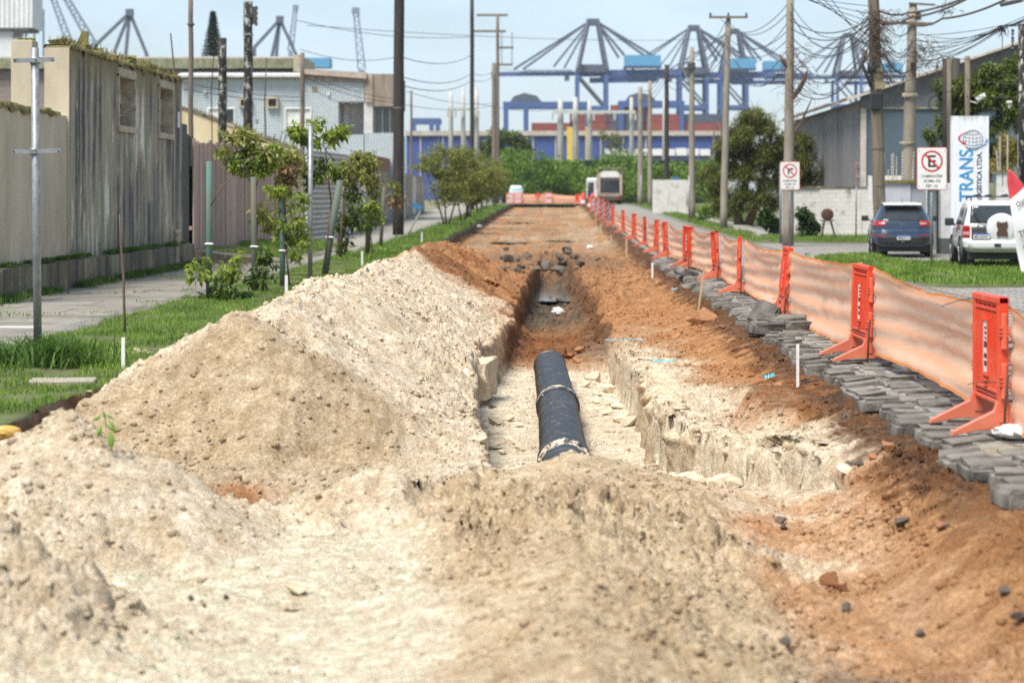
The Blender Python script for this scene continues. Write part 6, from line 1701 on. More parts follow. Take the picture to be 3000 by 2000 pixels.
MB().bx(-.72, .72, .2, 3.6, .22, .45).build('underbody', M_BLACK, pj)
for s in (-1, 1): MB().bx(s * .62 - .10, s * .62 + .10, .33, .36, .12, .42).build('mud_flap', M_BLACK, pj)

# ------------------------------------------------------------------ BANNER (white and red feather flag)
fl = thing('feather_banner', 'tall white feather banner with a red tip beside the white car', 'banner', (10.68, 49.8, .0), 0.0)
t = NT('banner_cloth'); v = t.coord('Object'); sx = t.new('ShaderNodeSeparateXYZ'); t.l.new(v, sx.inputs[0])
f = t.math('GREATER_THAN', t.math('ADD', sx.outputs['Z'], t.math('MULTIPLY', sx.outputs['X'], -.9)), 2.02)
t.col(t.mix(f, (.78, .77, .78, 1), (.68, .06, .075, 1))); t.b.inputs['Roughness'].default_value = .7; M_BANN = t.m
nu, nv = 14, 50; V = []
def edgeL(s): return np.interp(s, [0, .25, .5, .75, .9, 1.0], [-.05, -.17, -.26, -.33, -.38, -.36])
def edgeR(s): return np.interp(s, [0, .25, .5, .7, .85, .94, 1.0], [.72, .66, .47, .23, .02, -.16, -.30])
for dpt in (0, .012):
    for j in range(nv + 1):
        s = j / nv; a, b = edgeL(s), edgeR(s)
        for i in range(nu + 1):
            u = i / nu; V.append((a + (b - a) * u, dpt + .05 * math.sin(u * 5 + s * 3) + .03 * math.sin(s * 9 + u * 2), .04 + 2.36 * s))
MB().add(V, Car.solid(nu, nv)).build('cloth', M_BANN, fl, True)
MB().tube([(.75, .03, -.1), (.70, .03, .8), (.50, .03, 1.3), (.18, .03, 1.85), (-.15, .03, 2.25), (-.33, .03, 2.42)], [.016, .014, .012, .010, .008, .006], 6).build('rod', M_GALV, fl, True)
M_GREYT = mat('banner_print', (.16, .16, .18), None, 6, .7)
text_obj('TROCA', .205, M_GREYT, fl, 'lettering', (-.13, -.055, .93), (PI / 2, -.28, 0), .002, 'LEFT', .82, .006)
text_obj('DE', .095, M_GREYT, fl, 'lettering', (.10, -.055, .80), (PI / 2, -.12, 0), .002, 'LEFT', .9, .003)
text_obj('ÓLEO', .22, M_GREYT, fl, 'lettering', (-.03, -.055, .62), (PI / 2, -.22, 0), .002, 'LEFT', .82, .007)
text_obj('OX', .16, M_GREYT, fl, 'lettering', (-.20, -.058, 1.61), (PI / 2, -.3, 0), .002, 'LEFT', .85, .003)
MB().box((.05, -.050, 1.70), (.11, .006, .15), ry=-.3).build('red_block', M_REDP, fl)
text_obj('E', .10, M_WHITEP, fl, 'lettering', (.05, -.056, 1.70), (PI / 2, -.3, 0), .002, 'CENTER')

# ------------------------------------------------------------------ SIGNS
M_SIGN = mat('sign_face', (.74, .73, .70), (.68, .67, .64), 3, .4)
def rrect(w, h, r, n=5):
    P = []
    for cx, cz, a0 in ((w / 2 - r, h / 2 - r, 0), (-w / 2 + r, h / 2 - r, 90), (-w / 2 + r, -h / 2 + r, 180), (w / 2 - r, -h / 2 + r, 270)):
        for k in range(n + 1):
            a = math.radians(a0 + 90 * k / n); P.append((cx + r * math.cos(a), cz + r * math.sin(a)))
    return P
def truck_sign(label, x, y, z0, w, h, zc, kind, rz=0.0, tilt=0.0, post_r=.035):
    o = thing('road_sign', label, 'sign', (x, y, z0), rz)
    MB().tube([(0, .05, -.2), (tilt, .05, zc + h * .3)], post_r, 12).build('post', M_GALV, o, True)
    pl_ = MB().prism(rrect(w, h, .06), -.012, .006).build('plate', M_REDP, o); pl_.location = (tilt, 0, zc); pl_.rotation_euler = (0, tilt * .4, 0)
    MB().prism(rrect(w - .03, h - .03, .05), -.016, -.0115).build('face', M_SIGN, pl_)
    R = w * .355; cz = h * .5 - R - h * .075
    MB().lathe([(R * .84, -.021), (R, -.021), (R, -.015), (R * .84, -.015)], (0, 0, cz), 'Y', 40).build('ring', M_REDP, pl_)
    MB().box((0, -.0215, cz), (R * 1.75, .004, R * .17), ry=PI / 4).build('slash', M_REDP, pl_)
    if kind == 'E':
        g = MB(); g.bx(-R * .36, -R * .16, -.0185, -.0155, cz - R * .55, cz + R * .55)
        for q in (-.46, 0, .46): g.bx(-R * .161, R * .36, -.0185, -.0155, cz + R * q - R * .10, cz + R * q + R * .10)
        g.build('letter', M_BLKP, pl_)
    elif kind == 'R':
        g = MB(); g.bx(-R * .30, -R * .10, -.0185, -.0155, cz - R * .55, cz + R * .15); g.bx(-R * .30, R * .2, -.0185, -.0155, cz + R * .151, cz + R * .33)
        g.prism([(R * .2, cz + R * .02), (R * .55, cz + R * .24), (R * .2, cz + R * .46)], -.0185, -.0155); g.build('arrow', M_BLKP, pl_)
    else:
        g = MB(); g.bx(-R * .45, R * .2, -.0185, -.0155, cz - R * .3, cz + R * .4); g.bx(R * .201, R * .5, -.0185, -.0155, cz - R * .3, cz + R * .15); g.build('symbol', M_BLKP, pl_)
    for i, s in enumerate(('CAMINHÕES', 'ACIMA DE', 'PBT 12t')):
        text_obj(s, h * .088, M_BLKP, pl_, 'lettering', (0, -.018, -h * (.165 + .115 * i) - .02), (PI / 2, 0, 0), .001, sx=.98, bold=.0012)
    for sx_ in (-1, 1):
        for sz_ in (-1, 1): MB().lathe([(0, -.024), (.012, -.022), (.012, -.016)], (sx_ * (w / 2 - .06), 0, sz_ * (h / 2 - .09)), 'Y', 8).build('bolt', M_STEEL, pl_)
    return o
truck_sign('no parking sign for trucks on a grey post before the blue car', wx(2730, 58.6), 58.6, -.02, .81, 1.14, wz(494, 58.6) + .02, 'E')
truck_sign('no right turn sign for trucks beside the grey concrete pole', wx(2314, 79), 79, zgf(79), .72, 1.02, wz(515, 79) - zgf(79), 'R', 0, .0)
truck_sign('small road sign seen almost edge on before the white wall', wx(2511, 87), 87, zgf(87), .62, 1.0, wz(511, 87) - zgf(87), 'T', math.radians(66), .10, .03)
# rusty drum on splayed legs
rd = thing('drum_stand', 'rusty round drum end on splayed legs before the white wall', 'stand', (wx(2424, 86), 86, zgf(86) + .02))
MB().lathe([(0, -.14), (.20, -.14), (.235, -.12), (.235, .12), (.20, .14), (0, .14)], (0, 0, 1.02), 'Y', 24).build('drum', M_RUST, rd, True)
MB().bx(-.27, .27, -.16, .16, .76, .80).build('shelf', M_RUST, rd)
for s in (-1, 1): MB().beam((s * .12, 0, .8), (s * .30 + .05, 0, -.02), .07).build('leg', M_RUST, rd)

# ------------------------------------------------------------------ RIGHT-HAND WALLS, PYLON, SHED
t = NT('flaking_white_brick'); v = t.coord('Object')
mp = t.new('ShaderNodeMapping'); mp.inputs['Rotation'].default_value = (PI / 2, 0, 0); t.l.new(v, mp.inputs['Vector'])
br = t.new('ShaderNodeTexBrick', Scale=1.0, **{'Brick Width': .36, 'Row Height': .19, 'Mortar Size': .012, 'Mortar Smooth': .4}); t.l.new(mp.outputs['Vector'], br.inputs['Vector'])
br.inputs['Color1'].default_value = (.66, .64, .59, 1); br.inputs['Color2'].default_value = (.60, .58, .53, 1); br.inputs['Mortar'].default_value = (.48, .46, .41, 1)
c = t.mix(t.ramp(t.noise(v, 2.2, 7, .75), .54, .64), br.outputs['Color'], (.36, .33, .27, 1)); c = t.mix(t.ramp(t.noise(t.coord('Object', (3, 3, .3)), 1.2, 6, .7), .58, .70), c, (.16, .145, .11, 1)); t.col(c)
t.b.inputs['Roughness'].default_value = .9; t.bump(br.outputs['Fac'], -.4, .01); M_WBRICK = t.m
ww = thing('white_wall', 'low flaking white brick wall behind the rusty drum stand', 'wall', (0, 94, 0))
MB().bx(wx(2290, 94), wx(2402, 94), .05, .25, zgf(94) - .2, wz(548, 94)).build('wall_face', M_WBRICK, ww)
MB().bx(wx(2402, 94) + .002, wx(2580, 94), 0, .25, zgf(94) - .2, wz(552, 94)).build('wall_face', M_WBRICK, ww)
MB().bx(wx(2288, 94), wx(2582, 94), -.03, .28, wz(551.5, 94), wz(546, 94)).build('coping', M_PLINTH, ww)
M_SHEDW = mat('shed_cladding', (.20, .197, .195), (.155, .152, .15), 2, .7, rnd=.10); M_SHEDB = mat('blue_grey_cladding', (.085, .12, .15), (.07, .10, .125), 1.2, .6); M_SHEDG = mat('grey_gable', (.15, .157, .162), (.115, .12, .125), 1.5, .7)
M_EAVE = mat('bleached_eave', (.55, .50, .43), (.40, .36, .30), 3, .85)
sh = thing('warehouse', 'large grey warehouse with a blue grey front and shallow gable', 'warehouse', (0, 104, 0))
SY = 104
def sxp(px): return wx(px, SY)
def szp(py): return wz(py, SY)
x0s, xe = sxp(2522), sxp(3290); rx_ = sxp(3060)
MB().bx(x0s, xe, 0, .25, 0, szp(316)).build('front_wall', M_SHEDB, sh)
MB().prism([(x0s, szp(315)), (xe, szp(315)), (xe, szp(190)), (rx_, szp(110)), (x0s, szp(272))], -.05, .3).build('gable', M_SHEDG, sh)
MB().bx(x0s - .02, x0s + .25, -.08, .02, 0, szp(318)).build('corner_trim', M_EAVE, sh)
MB().bx(x0s, xe, -.10, -.052, szp(320), szp(314)).build('ledge', M_PARA, sh)
for i in range(15):
    ya = .3 + i * 2.0
    MB().bx(x0s - .03 - random.uniform(0, .03), x0s + .1, ya, ya + 1.93, 0, szp(300) + .1).build('side_panel', M_SHEDW, sh)
rf = MB(); rf.add([(x0s - .7, -.6, szp(297)), (rx_, -.6, szp(104)), (rx_, 32, szp(104)), (x0s - .7, 32, szp(297)), (x0s - .7, -.6, szp(290)), (rx_, -.6, szp(96)), (rx_, 32, szp(96)), (x0s - .7, 32, szp(290))],
                  [(0, 1, 5, 4), (4, 5, 6, 7), (0, 4, 7, 3), (0, 3, 2, 1), (3, 7, 6, 2)])
rf.add([(rx_ + .02, -.6, szp(96)), (xe + .5, -.6, szp(176)), (xe + .5, 32, szp(176)), (rx_ + .02, 32, szp(96))], [(0, 1, 2, 3)])
rf.build('roof', M_EAVE, sh)
for i in range(22):
    t_ = i / 22; MB().box((x0s - .55 + random.uniform(-.1, .1), .4 + i * 1.4, szp(297) + .18), (.5, 1.36, .05), ry=-.25 + random.uniform(-.1, .05)).build('eave_sheet', M_EAVE, sh)
# grey front wall and white column behind the cars
gw = thing('grey_front_wall', 'pale grey wall with mossy coping behind the blue car', 'wall', (0, 76, 0))
MB().bx(wx(2590, 76), wx(2668, 76), 0, .2, 0, wz(537, 76)).build('wall_face', mat('pale_grey_render', (.50, .51, .54), (.42, .43, .46), 1.5, .8), gw)
MB().bx(wx(2668, 76) + .01, wx(2712, 76), .05, .25, 0, wz(537, 76)).build('gate_leaf', mat('grey_gate', (.34, .36, .40), (.30, .32, .35), 1.5, .6), gw)
MB().bx(wx(2590, 76), wx(2760, 76), -.08, .28, wz(537, 76) + .004, wz(528, 76)).build('coping', M_MOSS, gw)
MB().bx(wx(2712, 76) + .01, wx(2716, 76), -.02, .2, 0, wz(538, 76)).build('gate_stile', M_WHITEP, gw)
for i in range(6):
    xa = wx(2717, 76) + i * .075; MB().bx(xa, xa + .05, .1, .16, 0, wz(538, 76)).build('gate_bar', mat('gate_grey', (.28, .30, .31), None, 3, .6), gw)
MB().bx(wx(2593, 76), wx(2712, 76), 4, 4.2, 0, wz(512, 76)).build('far_white_wall', M_WHITEP, gw)
for px, top_ in ((2592, 448), (2604, 496), (2614, 450), (2619, 448), (2628, 458), (2645, 444), (2677, 443), (2674, 470)):
    q = MB(); q.tube([(wx(px, 76), .1, wz(530, 76)), (wx(px + (2 if px > 2660 else 0), 76), .1, wz(top_, 76))], .018, 5)
    if px in (2614, 2645, 2677):
        for k in range(7): q.lathe([(.02, -.02), (.04, 0), (.02, .02)], (wx(px, 76), .1, wz(520 - 10 * k, 76)), n=6)
    q.build('fence_rod', M_EAVE, gw)
wc = thing('white_column', 'white gate column with dark base between the two cars', 'column', (0, 70, 0))
MB().bx(wx(2757, 70), wx(2800, 70), 0, .6, wz(698, 70), wz(536, 70)).build('shaft', M_WHITEP, wc)
MB().bx(wx(2757, 70) - .01, wx(2800, 70) + .01, -.01, .61, -.05, wz(698, 70) - .002).build('base', mat('dark_grey_base', (.12, .125, .13), None, 3, .8), wc)
MB().bx(wx(2746, 70), wx(2752, 70), .1, .2, -.05, wz(540, 70)).build('jamb', M_BLACK, wc)
# pylon sign
py_ = thing('pylon_sign', 'white upright company pylon sign with globe logo and rotated lettering', 'sign', (wx(2842, 62), 62, 0))
t = NT('stained_sign_white'); v = t.coord('Object', (4, 4, .5)); f = t.noise(v, 1.6, 6, .7)
c = t.mix(t.ramp(f, .52, .72), (.72, .75, .79, 1), (.50, .53, .55, 1))
sx = t.new('ShaderNodeSeparateXYZ'); t.l.new(t.coord('Object'), sx.inputs[0]); mr_ = t.new('ShaderNodeMapRange'); t.l.new(sx.outputs['Z'], mr_.inputs['Value']); mr_.inputs['From Min'].default_value = 3.3; mr_.inputs['From Max'].default_value = 4.1
c = t.mix(t.ramp(t.math('MULTIPLY', mr_.outputs['Result'], f), .38, .62), c, (.26, .25, .20, 1)); t.col(c); t.b.inputs['Roughness'].default_value = .5
PW = 110 / FP * 62; PT = wz(340, 62)
MB().bx(-PW / 2, PW / 2, 0, .18, 0, PT).build('panel', t.m, py_)
M_TB = mat('sign_text_blue', (.02, .22, .48), (.03, .27, .55), 5, .5)
text_obj('TRANS', .55, M_TB, py_, 'lettering', (-.09, -.004, wz(514, 62)), (PI / 2, -PI / 2, 0), .002, sx=.86, bold=.008)
text_obj('LOGÍSTICA LTDA.', .19, M_BLKP, py_, 'lettering', (.27, -.004, wz(519, 62)), (PI / 2, -PI / 2, 0), .002, sx=.94, bold=.004)
gl = MB(); gc = Vector((.08, -.004, wz(411, 62))); GR = .285
M_LOGO = mat('logo_grey', (.22, .23, .25), None, 5, .5)
def arcp(fn, n=28): return [gc + Vector((fn(i / n)[0], 0, fn(i / n)[1])) for i in range(n + 1)]
gl.tube(arcp(lambda t: (GR * math.cos(2 * PI * t), GR * math.sin(2 * PI * t))), .008, 5)
for k in (-.75, -.38, 0, .38, .75): gl.tube(arcp(lambda t, k=k: (GR * math.sin((t - .5) * PI * .999) * .0 + GR * k * math.cos((t - .5) * PI), GR * math.sin((t - .5) * PI))), .006, 5)
for k in (-.7, -.35, .0, .35, .7): gl.tube(arcp(lambda t, k=k: (GR * math.sqrt(1 - k * k) * (2 * t - 1), GR * k - .05 * (1 - (2 * t - 1) ** 2))), .006, 5)
gl.build('globe_logo', M_LOGO, py_)
ar = MB(); ar.tube(arcp(lambda t: (-.10 - .33 * math.sin(PI * (.12 + .75 * t)) + .03, .24 - .36 * t)), [.004 + .02 * math.sin(PI * i / 28) for i in range(29)], 6)
ar.prism([(gc.x - .33, gc.z - .10), (gc.x - .17, gc.z - .13), (gc.x - .27, gc.z - .02)], -.01, -.002); ar.build('logo_arrow', M_REDP, py_)
ar = MB(); ar.tube(arcp(lambda t: (-.20 + .58 * t, -.20 + .0 * t - .03 * math.sin(PI * t) + .12 * t ** 3)), [.004 + .018 * (i / 28) for i in range(29)], 6)
ar.prism([(gc.x + .34, gc.z - .06), (gc.x + .43, gc.z - .05), (gc.x + .41, gc.z + .06)], -.01, -.002); ar.build('logo_arrow', mat('logo_blue', (.10, .30, .52), None, 5, .5), py_)
# wood gate at the right edge, yard wall, fence rods
wg = thing('plank_gate', 'grey weathered plank gate at the right edge', 'gate', (0, 68, 0))
for i in range(6):
    xa = wx(2972, 68) + i * .14; MB().bx(xa, xa + .13, 0, .04, 0, wz(488 + random.uniform(-4, 4), 68)).build('plank', mat('grey_plank', (.26, .23, .20), (.18, .155, .13), 3, .9, .3, 14, (6, 6, .4), rnd=.12), wg)
yw = thing('yard_wall', 'pale yard wall with a ledge behind the white off roader', 'wall', (0, 73, 0))
MB().bx(wx(2895, 73), wx(2960, 73), 0, .2, 0, wz(536, 73)).build('wall_face', M_PARA, yw); MB().bx(wx(2917, 73), wx(2972, 73), -.2, -.01, 0, wz(508, 73)).build('pier', M_WHITEP, yw); MB().bx(wx(2905, 73), wx(2978, 73), -.25, .1, wz(508, 73) + .003, wz(503, 73)).build('ledge', M_PARA, yw)
for px, t_, b_ in ((2928, 400, 500), (2918, 440, 500), (2950, 395, 500), (2982, 395, 500), (2990, 400, 500)):
    MB().tube([(wx(px + (4 if px == 2918 else 0), 73), -.1, wz(b_, 73)), (wx(px, 73), -.1, wz(t_, 73))], .03, 6).build('fence_rod', M_EAVE, yw)

# vegetation right
M_TREE1 = leaf_mat('yard_tree_leaf', (.025, .052, .009), (.19, .24, .04), .4, .3)
M_YEL = leaf_mat('yellow_shrub_leaf', (.22, .17, .03), (.42, .34, .08), .5, .3)
M_FEATH = leaf_mat('feathery_leaf', (.055, .070, .014), (.22, .24, .055), .6, .35)
def blob_tree(name, label, cat, base, blobs, leaf, wd, mat_, trunk=None, droop=.4, seed=0, shell=.15, grp=None):
    o = thing(name, label, cat, base, 0, grp)
    if trunk:
        for i, (pts, rs) in enumerate(trunk): MB().tube(pts, rs, 8).build('trunk' if i == 0 else 'limb', M_BARK, o, True)
    rg = np.random.default_rng(seed); bl = []
    for c, r, n in blobs:
        for q in range(9):
            dv = rg.normal(size=3); dv /= np.linalg.norm(dv); dv *= rg.uniform(.3, .95)
            bl.append((tuple(np.array(c) + dv * np.array(r)), tuple(np.array(r) * .34), max(3, n // 9)))
    leaf_obj('crown', bl, leaf, wd, mat_, o, droop=droop, seed=seed, shell=shell); return o
d = 84; bx_ = wx(2890, d); 
blob_tree('yard_tree', 'dense dark green tree rising behind the pylon sign', 'tree', (bx_, d, .25), [((-.6, 0, 4.9), (1.3, 1.2, 1.2), 4200), ((.2, .2, 6.0), (1.3, 1, 1.1), 3800), ((1.0, 0, 4.8), (1.1, 1, 1.5), 3600), ((-.2, 0, 3.6), (1.4, 1, 1.0), 2600), ((1.0, 0, 3.2), (1.0, 1, .9), 1600), ((1.9, 0, 5.6), (1.0, 1, 1.2), 2200), ((-1.3, 0, 5.8), (.8, .8, .8), 1500), ((-2.0, .3, 4.2), (.55, .5, .7), 500), ((-1.9, .3, 3.0), (.4, .5, .6), 300)],
          .22, .075, M_TREE1, [([(0, 0, 0), (.1, 0, 2), (-.2, 0, 4)], [.16, .13, .06]), ([(.1, 0, 2.2), (.8, 0, 4)], [.08, .03])], .5, 61)
d = 80; blob_tree('yellow_shrub', 'yellow green bushy shrub at the right edge', 'shrub', (wx(2950, d), d, 0), [((.1, 0, 3.6), (.55, .5, .7), 1300), ((-.15, 0, 2.7), (.6, .5, .6), 1200), ((.2, 0, 1.9), (.6, .5, .6), 900)], .13, .04, M_YEL, [([(0, 0, 0), (0, 0, 2.5)], [.05, .02])], .6, 62)
d = 118; 
ft = blob_tree('feathery_tree', 'olive green feathery tree with dark twin trunks on the right', 'tree', (wx(2178, d), d, zgf(d)),
          [((-.7, 0, 4.4), (1.4, 1.2, 1.2), 5600), ((.5, 0, 4.7), (1.5, 1.2, 1.2), 5800), ((.8, 0, 5.8), (1.2, 1, .7), 1600), ((1.8, .2, 4.0), (1.3, 1, 1.3), 5200), ((-1.4, 0, 2.7), (1.0, 1, 1.2), 3800), ((.4, -.3, 2.9), (1.5, 1, 1.0), 4400), ((-1.1, 0, 1.3), (.9, .9, .9), 2400), ((.3, -.5, 1.5), (1.3, .6, .9), 2600), ((1.6, -.3, 1.3), (1.0, .7, .9), 1800), ((2.1, 0, 2.6), (1.0, .8, 1.0), 2600), ((3.0, 0, 4.0), (1.2, .8, 1.2), 3000), ((3.6, .4, 3.0), (.9, .8, 1.2), 1800)],
          .34, .045, M_FEATH, [([(-.2, 0, -.1), (-.35, 0, .8), (.1, 0, 1.9), (.0, 0, 3.6), (-.4, 0, 5.4)], [.30, .24, .20, .13, .05]), ([(.2, 0, -.1), (.6, 0, .9), (1.0, 0, 2.2), (1.3, 0, 3.8), (1.7, 0, 5.6)], [.26, .22, .16, .1, .04]), ([(.05, 0, 2.6), (-.9, 0, 4.2), (-1.4, 0, 5.6)], [.1, .06, .03]), ([(1.2, 0, 3.2), (2.4, 0, 4.8), (3.0, 0, 6)], [.08, .05, .02])], .3, 63)
tw = MB(); rg_ = random.Random(8)
for i in range(70):
    p = Vector((rg_.uniform(-1.6, 2.6), rg_.uniform(-.8, .8), rg_.uniform(3.6, 5.6))); q = p + Vector((rg_.uniform(-.5, .5), rg_.uniform(-.3, .3), rg_.uniform(.3, 1.2))); r = q + Vector((rg_.uniform(-.4, .4), 0, rg_.uniform(.0, .5)))
    tw.tube([p, q, r], [.02, .012, .006], 4)
tw.build('bare_twigs', M_BARK, ft)
M_BIGL = leaf_mat('big_leaf', (.018, .045, .010), (.06, .11, .025), .35, .2)
for px, d, lb, w, h in ((2368, 91, 'dark big leaved shrub against the flaking white wall', .9, 1.1), (2255, 97, 'dark round shrub left of the grey concrete pole', 1.0, 1.1)):
    blob_tree('dark_shrub', lb, 'shrub', (wx(px, d), d, zgf(d)), [((0, 0, h * .5), (w * .55, .5, h * .45), 700), ((-.2 * w, 0, h * .85), (w * .4, .4, h * .3), 300), ((.3 * w, 0, h * .3), (w * .4, .4, h * .3), 300)], .20, .11, M_BIGL, [([(0, 0, 0), (0, 0, h * .6)], [.04, .02])], .5, int(px))
fw_ = MB().bx(wx(1912, 160), wx(2022, 160), 160, 160.3, zgf(160) - .2, wz(527, 160)).build('far_white_wall', M_WBRICK); tag(fw_, 'low white wall behind the far poles on the right', 'wall')
fw2 = MB().box((wx(1978, 159), 159, wz(522, 159)), (.45, .05, .2)).build('blue_plate', MATS['sign_blue']); tag(fw2, 'small blue plate above the far white wall', 'plate')
# footway far right
sheet('footway', 9.0, 10.3, list(np.arange(96, 237, 5)), .03, M_WALK2, 'narrow footway behind the far right poles', 3, .01, .1)
# ------------------------------------------------------------------ RIGHT-HAND POLES
M_WOODP = mat('grey_timber_pole', (.21, .175, .125), (.11, .09, .062), 3, .9, .5, 16, (4, 4, .25))
M_CONCP = mat('concrete_pole', (.30, .265, .21), (.20, .175, .135), 3, .9, .4, 16, (1, 1, .3))
P1 = pole('utility_pole', 'leaning grey timber utility pole in front of the blue car', 'pole', 10.02, 67.2, .205, .165, 9.6, M_WOODP, (-.30, 0), z=-.05)
for z in (.9, 1.5, 2.15, 3.3): MB().lathe([(.20, z - .012), (.212, z), (.20, z + .012)], (-.30 * z / 9.6, 0, 0), n=16).build('wire_wrap', M_STEEL, P1)
MB().box((-.10, -.20, 5.45), (.30, .03, .62), ry=-.12).build('board', mat('bare_board', (.45, .36, .22), (.34, .26, .15), 5, .9), P1)
MB().box((-.17, -.12, 4.75), (.36, .30, .55)).build('scorched_band', M_BLACK, P1, bevel=.05)
q = MB(); q.lathe([(0, -.16), (.13, -.15), (.15, 0), (.13, .18), (0, .2)], (-.32, -.18, 5.75), n=12); q.tube([(-.5, -.1, 6.3), (-.62, -.15, 5.9), (-.45, -.2, 5.5), (-.34, -.2, 5.2)], .06, 7); q.build('splice_box', M_BLACK, P1, True)
P2 = pole('utility_pole', 'thick tapering concrete utility pole behind the pale grey wall', 'pole', wx(2655, 79), 79, .30, .15, wz(10, 79), M_CONCP, (.24, 0), z=0)
MB().box((.28, -.02, wz(30, 79) - .1), (.12, .12, .2)).build('top_fitting', M_STEEL, P2)
MB().box((.55, -.15, wz(14, 79)), (.95, .08, .07), ry=.06).build('crossarm', M_WOODP, P2)
ca = MB().box((.05, -.22, wz(70, 79)), (1.75, .10, .10), ry=.03).build('crossarm', M_WOODP, P2)
for x_ in (-.72, .72): MB().lathe([(0, -.06), (.06, -.05), (.04, 0), (.06, .05), (0, .06)], (x_, -.22, wz(70, 79) - .02), n=8).build('insulator', M_WHITEP, ca)
MB().box((.42, -.15, wz(68, 79) + .25), (.16, .14, .3)).build('splice_box', M_BLACK, P2)
MB().box((.20, -.24, wz(198, 79)), (.14, .1, .3)).build('splice_box', M_BLACK, P2)
MB().lathe([(.27, -.07), (.31, -.05), (.31, .05), (.27, .07)], (.13, 0, wz(280, 79)), n=14).build('band', M_CONC, P2)
MB().lathe([(.27, -.03), (.30, -.03), (.30, .03), (.27, .03)], (.06, 0, wz(418, 79)), n=14).build('band', M_CONC, P2)
for x_, z_ in ((1.05, wz(305, 79)), (-.35, wz(292, 79))):
    MB().tube([(x_ + .28 * math.cos(a) * (1 if x_ > 0 else .6), -.3, z_ + .28 * math.sin(a)) for a in np.linspace(0, 2 * PI, 22)], .022, 5).build('cable_coil', M_CABLE, P2)
P3 = pole('utility_pole', 'tall concrete pole behind the no right turn sign', 'pole', wx(2308, 80.5), 80.5, .22, .13, 9.5, M_CONCP, (.10, 0), z=zgf(80))
fk = MB(); fk.tube([(.1, 0, 5.3), (.4, -.1, 5.7), (.62, -.1, 6.1), (.70, -.1, 6.4)], [.09, .10, .085, .03], 8); fk.tube([(0, 0, 6.5), (-.22, -.1, 6.8), (-.3, -.1, 7.0)], [.10, .08, .02], 8); fk.tube([(.1, 0, 3.9), (.5, 0, 4.5), (.9, 0, 5.4)], [.07, .05, .015], 8); fk.build('broken_limb', M_BARK, P3)
P4 = pole('utility_pole', 'grey pole with one long crossarm above the feathery tree', 'pole', wx(2119, 110), 110, .20, .13, 10.6, M_CONCP, (.25, 0))
ca = MB().box((.24, -.2, wz(52, 110) - zgf(110)), (1.95, .11, .11)).build('crossarm', M_WOODP, P4)
for x_ in (-.66, .24, 1.14): MB().lathe([(0, .04), (.07, .06), (.05, .12), (.07, .18), (0, .24)], (x_, -.2, wz(52, 110) - zgf(110)), n=8).build('insulator', M_STEEL, ca)
P5 = pole('utility_pole', 'grey pole with a small lamp arm, third along the far right', 'pole', wx(2027, 135), 135, .23, .14, wz(138, 135) - zgf(135), M_CONCP)
MB().beam((0, 0, wz(262, 135) - zgf(135)), (-.75, -.1, wz(180, 135) - zgf(135)), .09).build('lamp_arm', M_GALV, P5)
MB().box((-.05, -.1, wz(195, 135) - zgf(135)), (.5, .4, .5)).build('transformer', M_STEEL, P5, bevel=.06)
P6 = pole('utility_pole', 'slender dark pole, fourth along the far right', 'pole', wx(1953, 166), 166, .20, .16, wz(190, 166) - zgf(166), M_TAR)
P7 = pole('utility_pole', 'grey pole with a street lamp, fifth along the far right', 'pole', wx(1904, 196), 196, .22, .16, wz(238, 196) - zgf(196), M_CONCP)
MB().beam((0, 0, wz(250, 196) - zgf(196)), (.9, -.2, wz(232, 196) - zgf(196)), .1).build('lamp_arm', M_GALV, P7)
P8 = pole('utility_pole', 'far grey pole closest to the truck', 'pole', wx(1876, 214), 214, .30, .22, wz(255, 214) - zgf(214), M_CONCP)
for px, y, lb, h in ((1878, 205, 'thin galvanised post before the far grey pole', 2.9), (2019, 128, 'thin galvanised post beside the third far pole', 2.7), (2287, 84, 'thin galvanised post left of the no right turn sign', 3.0)):
    q = thing('thin_post', lb, 'post', (wx(px, y), y, zgf(y))); MB().tube([(0, 0, -.2), (0, 0, h)], .05, 8).build('shaft', M_GALV, q, True)
for i, (px, t_, b_, w_, m_, d) in enumerate(((2768, 172, 530, 16, M_TAR, 80), (2780, 168, 530, 13, M_WOODP, 79), (2800, 172, 560, 26, M_TAR, 84), (2834, 165, 345, 15, M_WOODP, 75), (2994, 70, 500, 22, M_LICHEN, 66))):
    q = thing('dark_post', ['slim black post, first of the cluster left of the pylon sign', 'slim grey post, second of the cluster left of the pylon sign', 'broad black post just behind the pylon sign', 'grey post rising above the pylon sign', 'lichen covered post at the right edge of the frame'][i], 'post', (wx(px, d), d, 0))
    MB().tube([(0, 0, 0), (0, 0, wz(t_, d))], w_ / 2 * d / FP, 10).build('shaft', m_, q, True)
    if i in (0, 4):
        for k in range(3): MB().lathe([(0, -.09), (.06, -.05), (.03, 0), (.06, .05), (0, .09)], (-.30, -.1, wz(t_ + 25 + 22 * k, d)), n=8).build('insulator', M_STEEL, q)
        MB().bx(-.32, -.28, -.1, -.06, wz(t_ + 80, d), wz(t_ + 15, d)).build('rack', M_STEEL, q)
    if i == 3:
        cm = MB(); cm.box((.40, -.25, wz(285, d)), (.34, .14, .13), ry=-.5); cm.tube([(.05, 0, wz(296, d)), (.3, -.1, wz(303, d)), (.5, -.2, wz(290, d))], .018, 5); cm.build('camera', M_WHITEP, q)
cmr = thing('security_camera', 'white security camera hanging before the yard tree', 'camera', wp(2957, 300, 74)); MB().box((0, 0, 0), (.17, .2, .09)).build('housing', M_WHITEP, cmr, bevel=.02); MB().lathe([(0, -.2), (.04, -.19), (.05, -.1), (.02, -.05)], n=8).build('mount', M_WHITEP, cmr)
lp = thing('street_lamp', 'dark street lamp head reaching in at the top right corner', 'lamp', (wx(3120, 62), 62, 0))
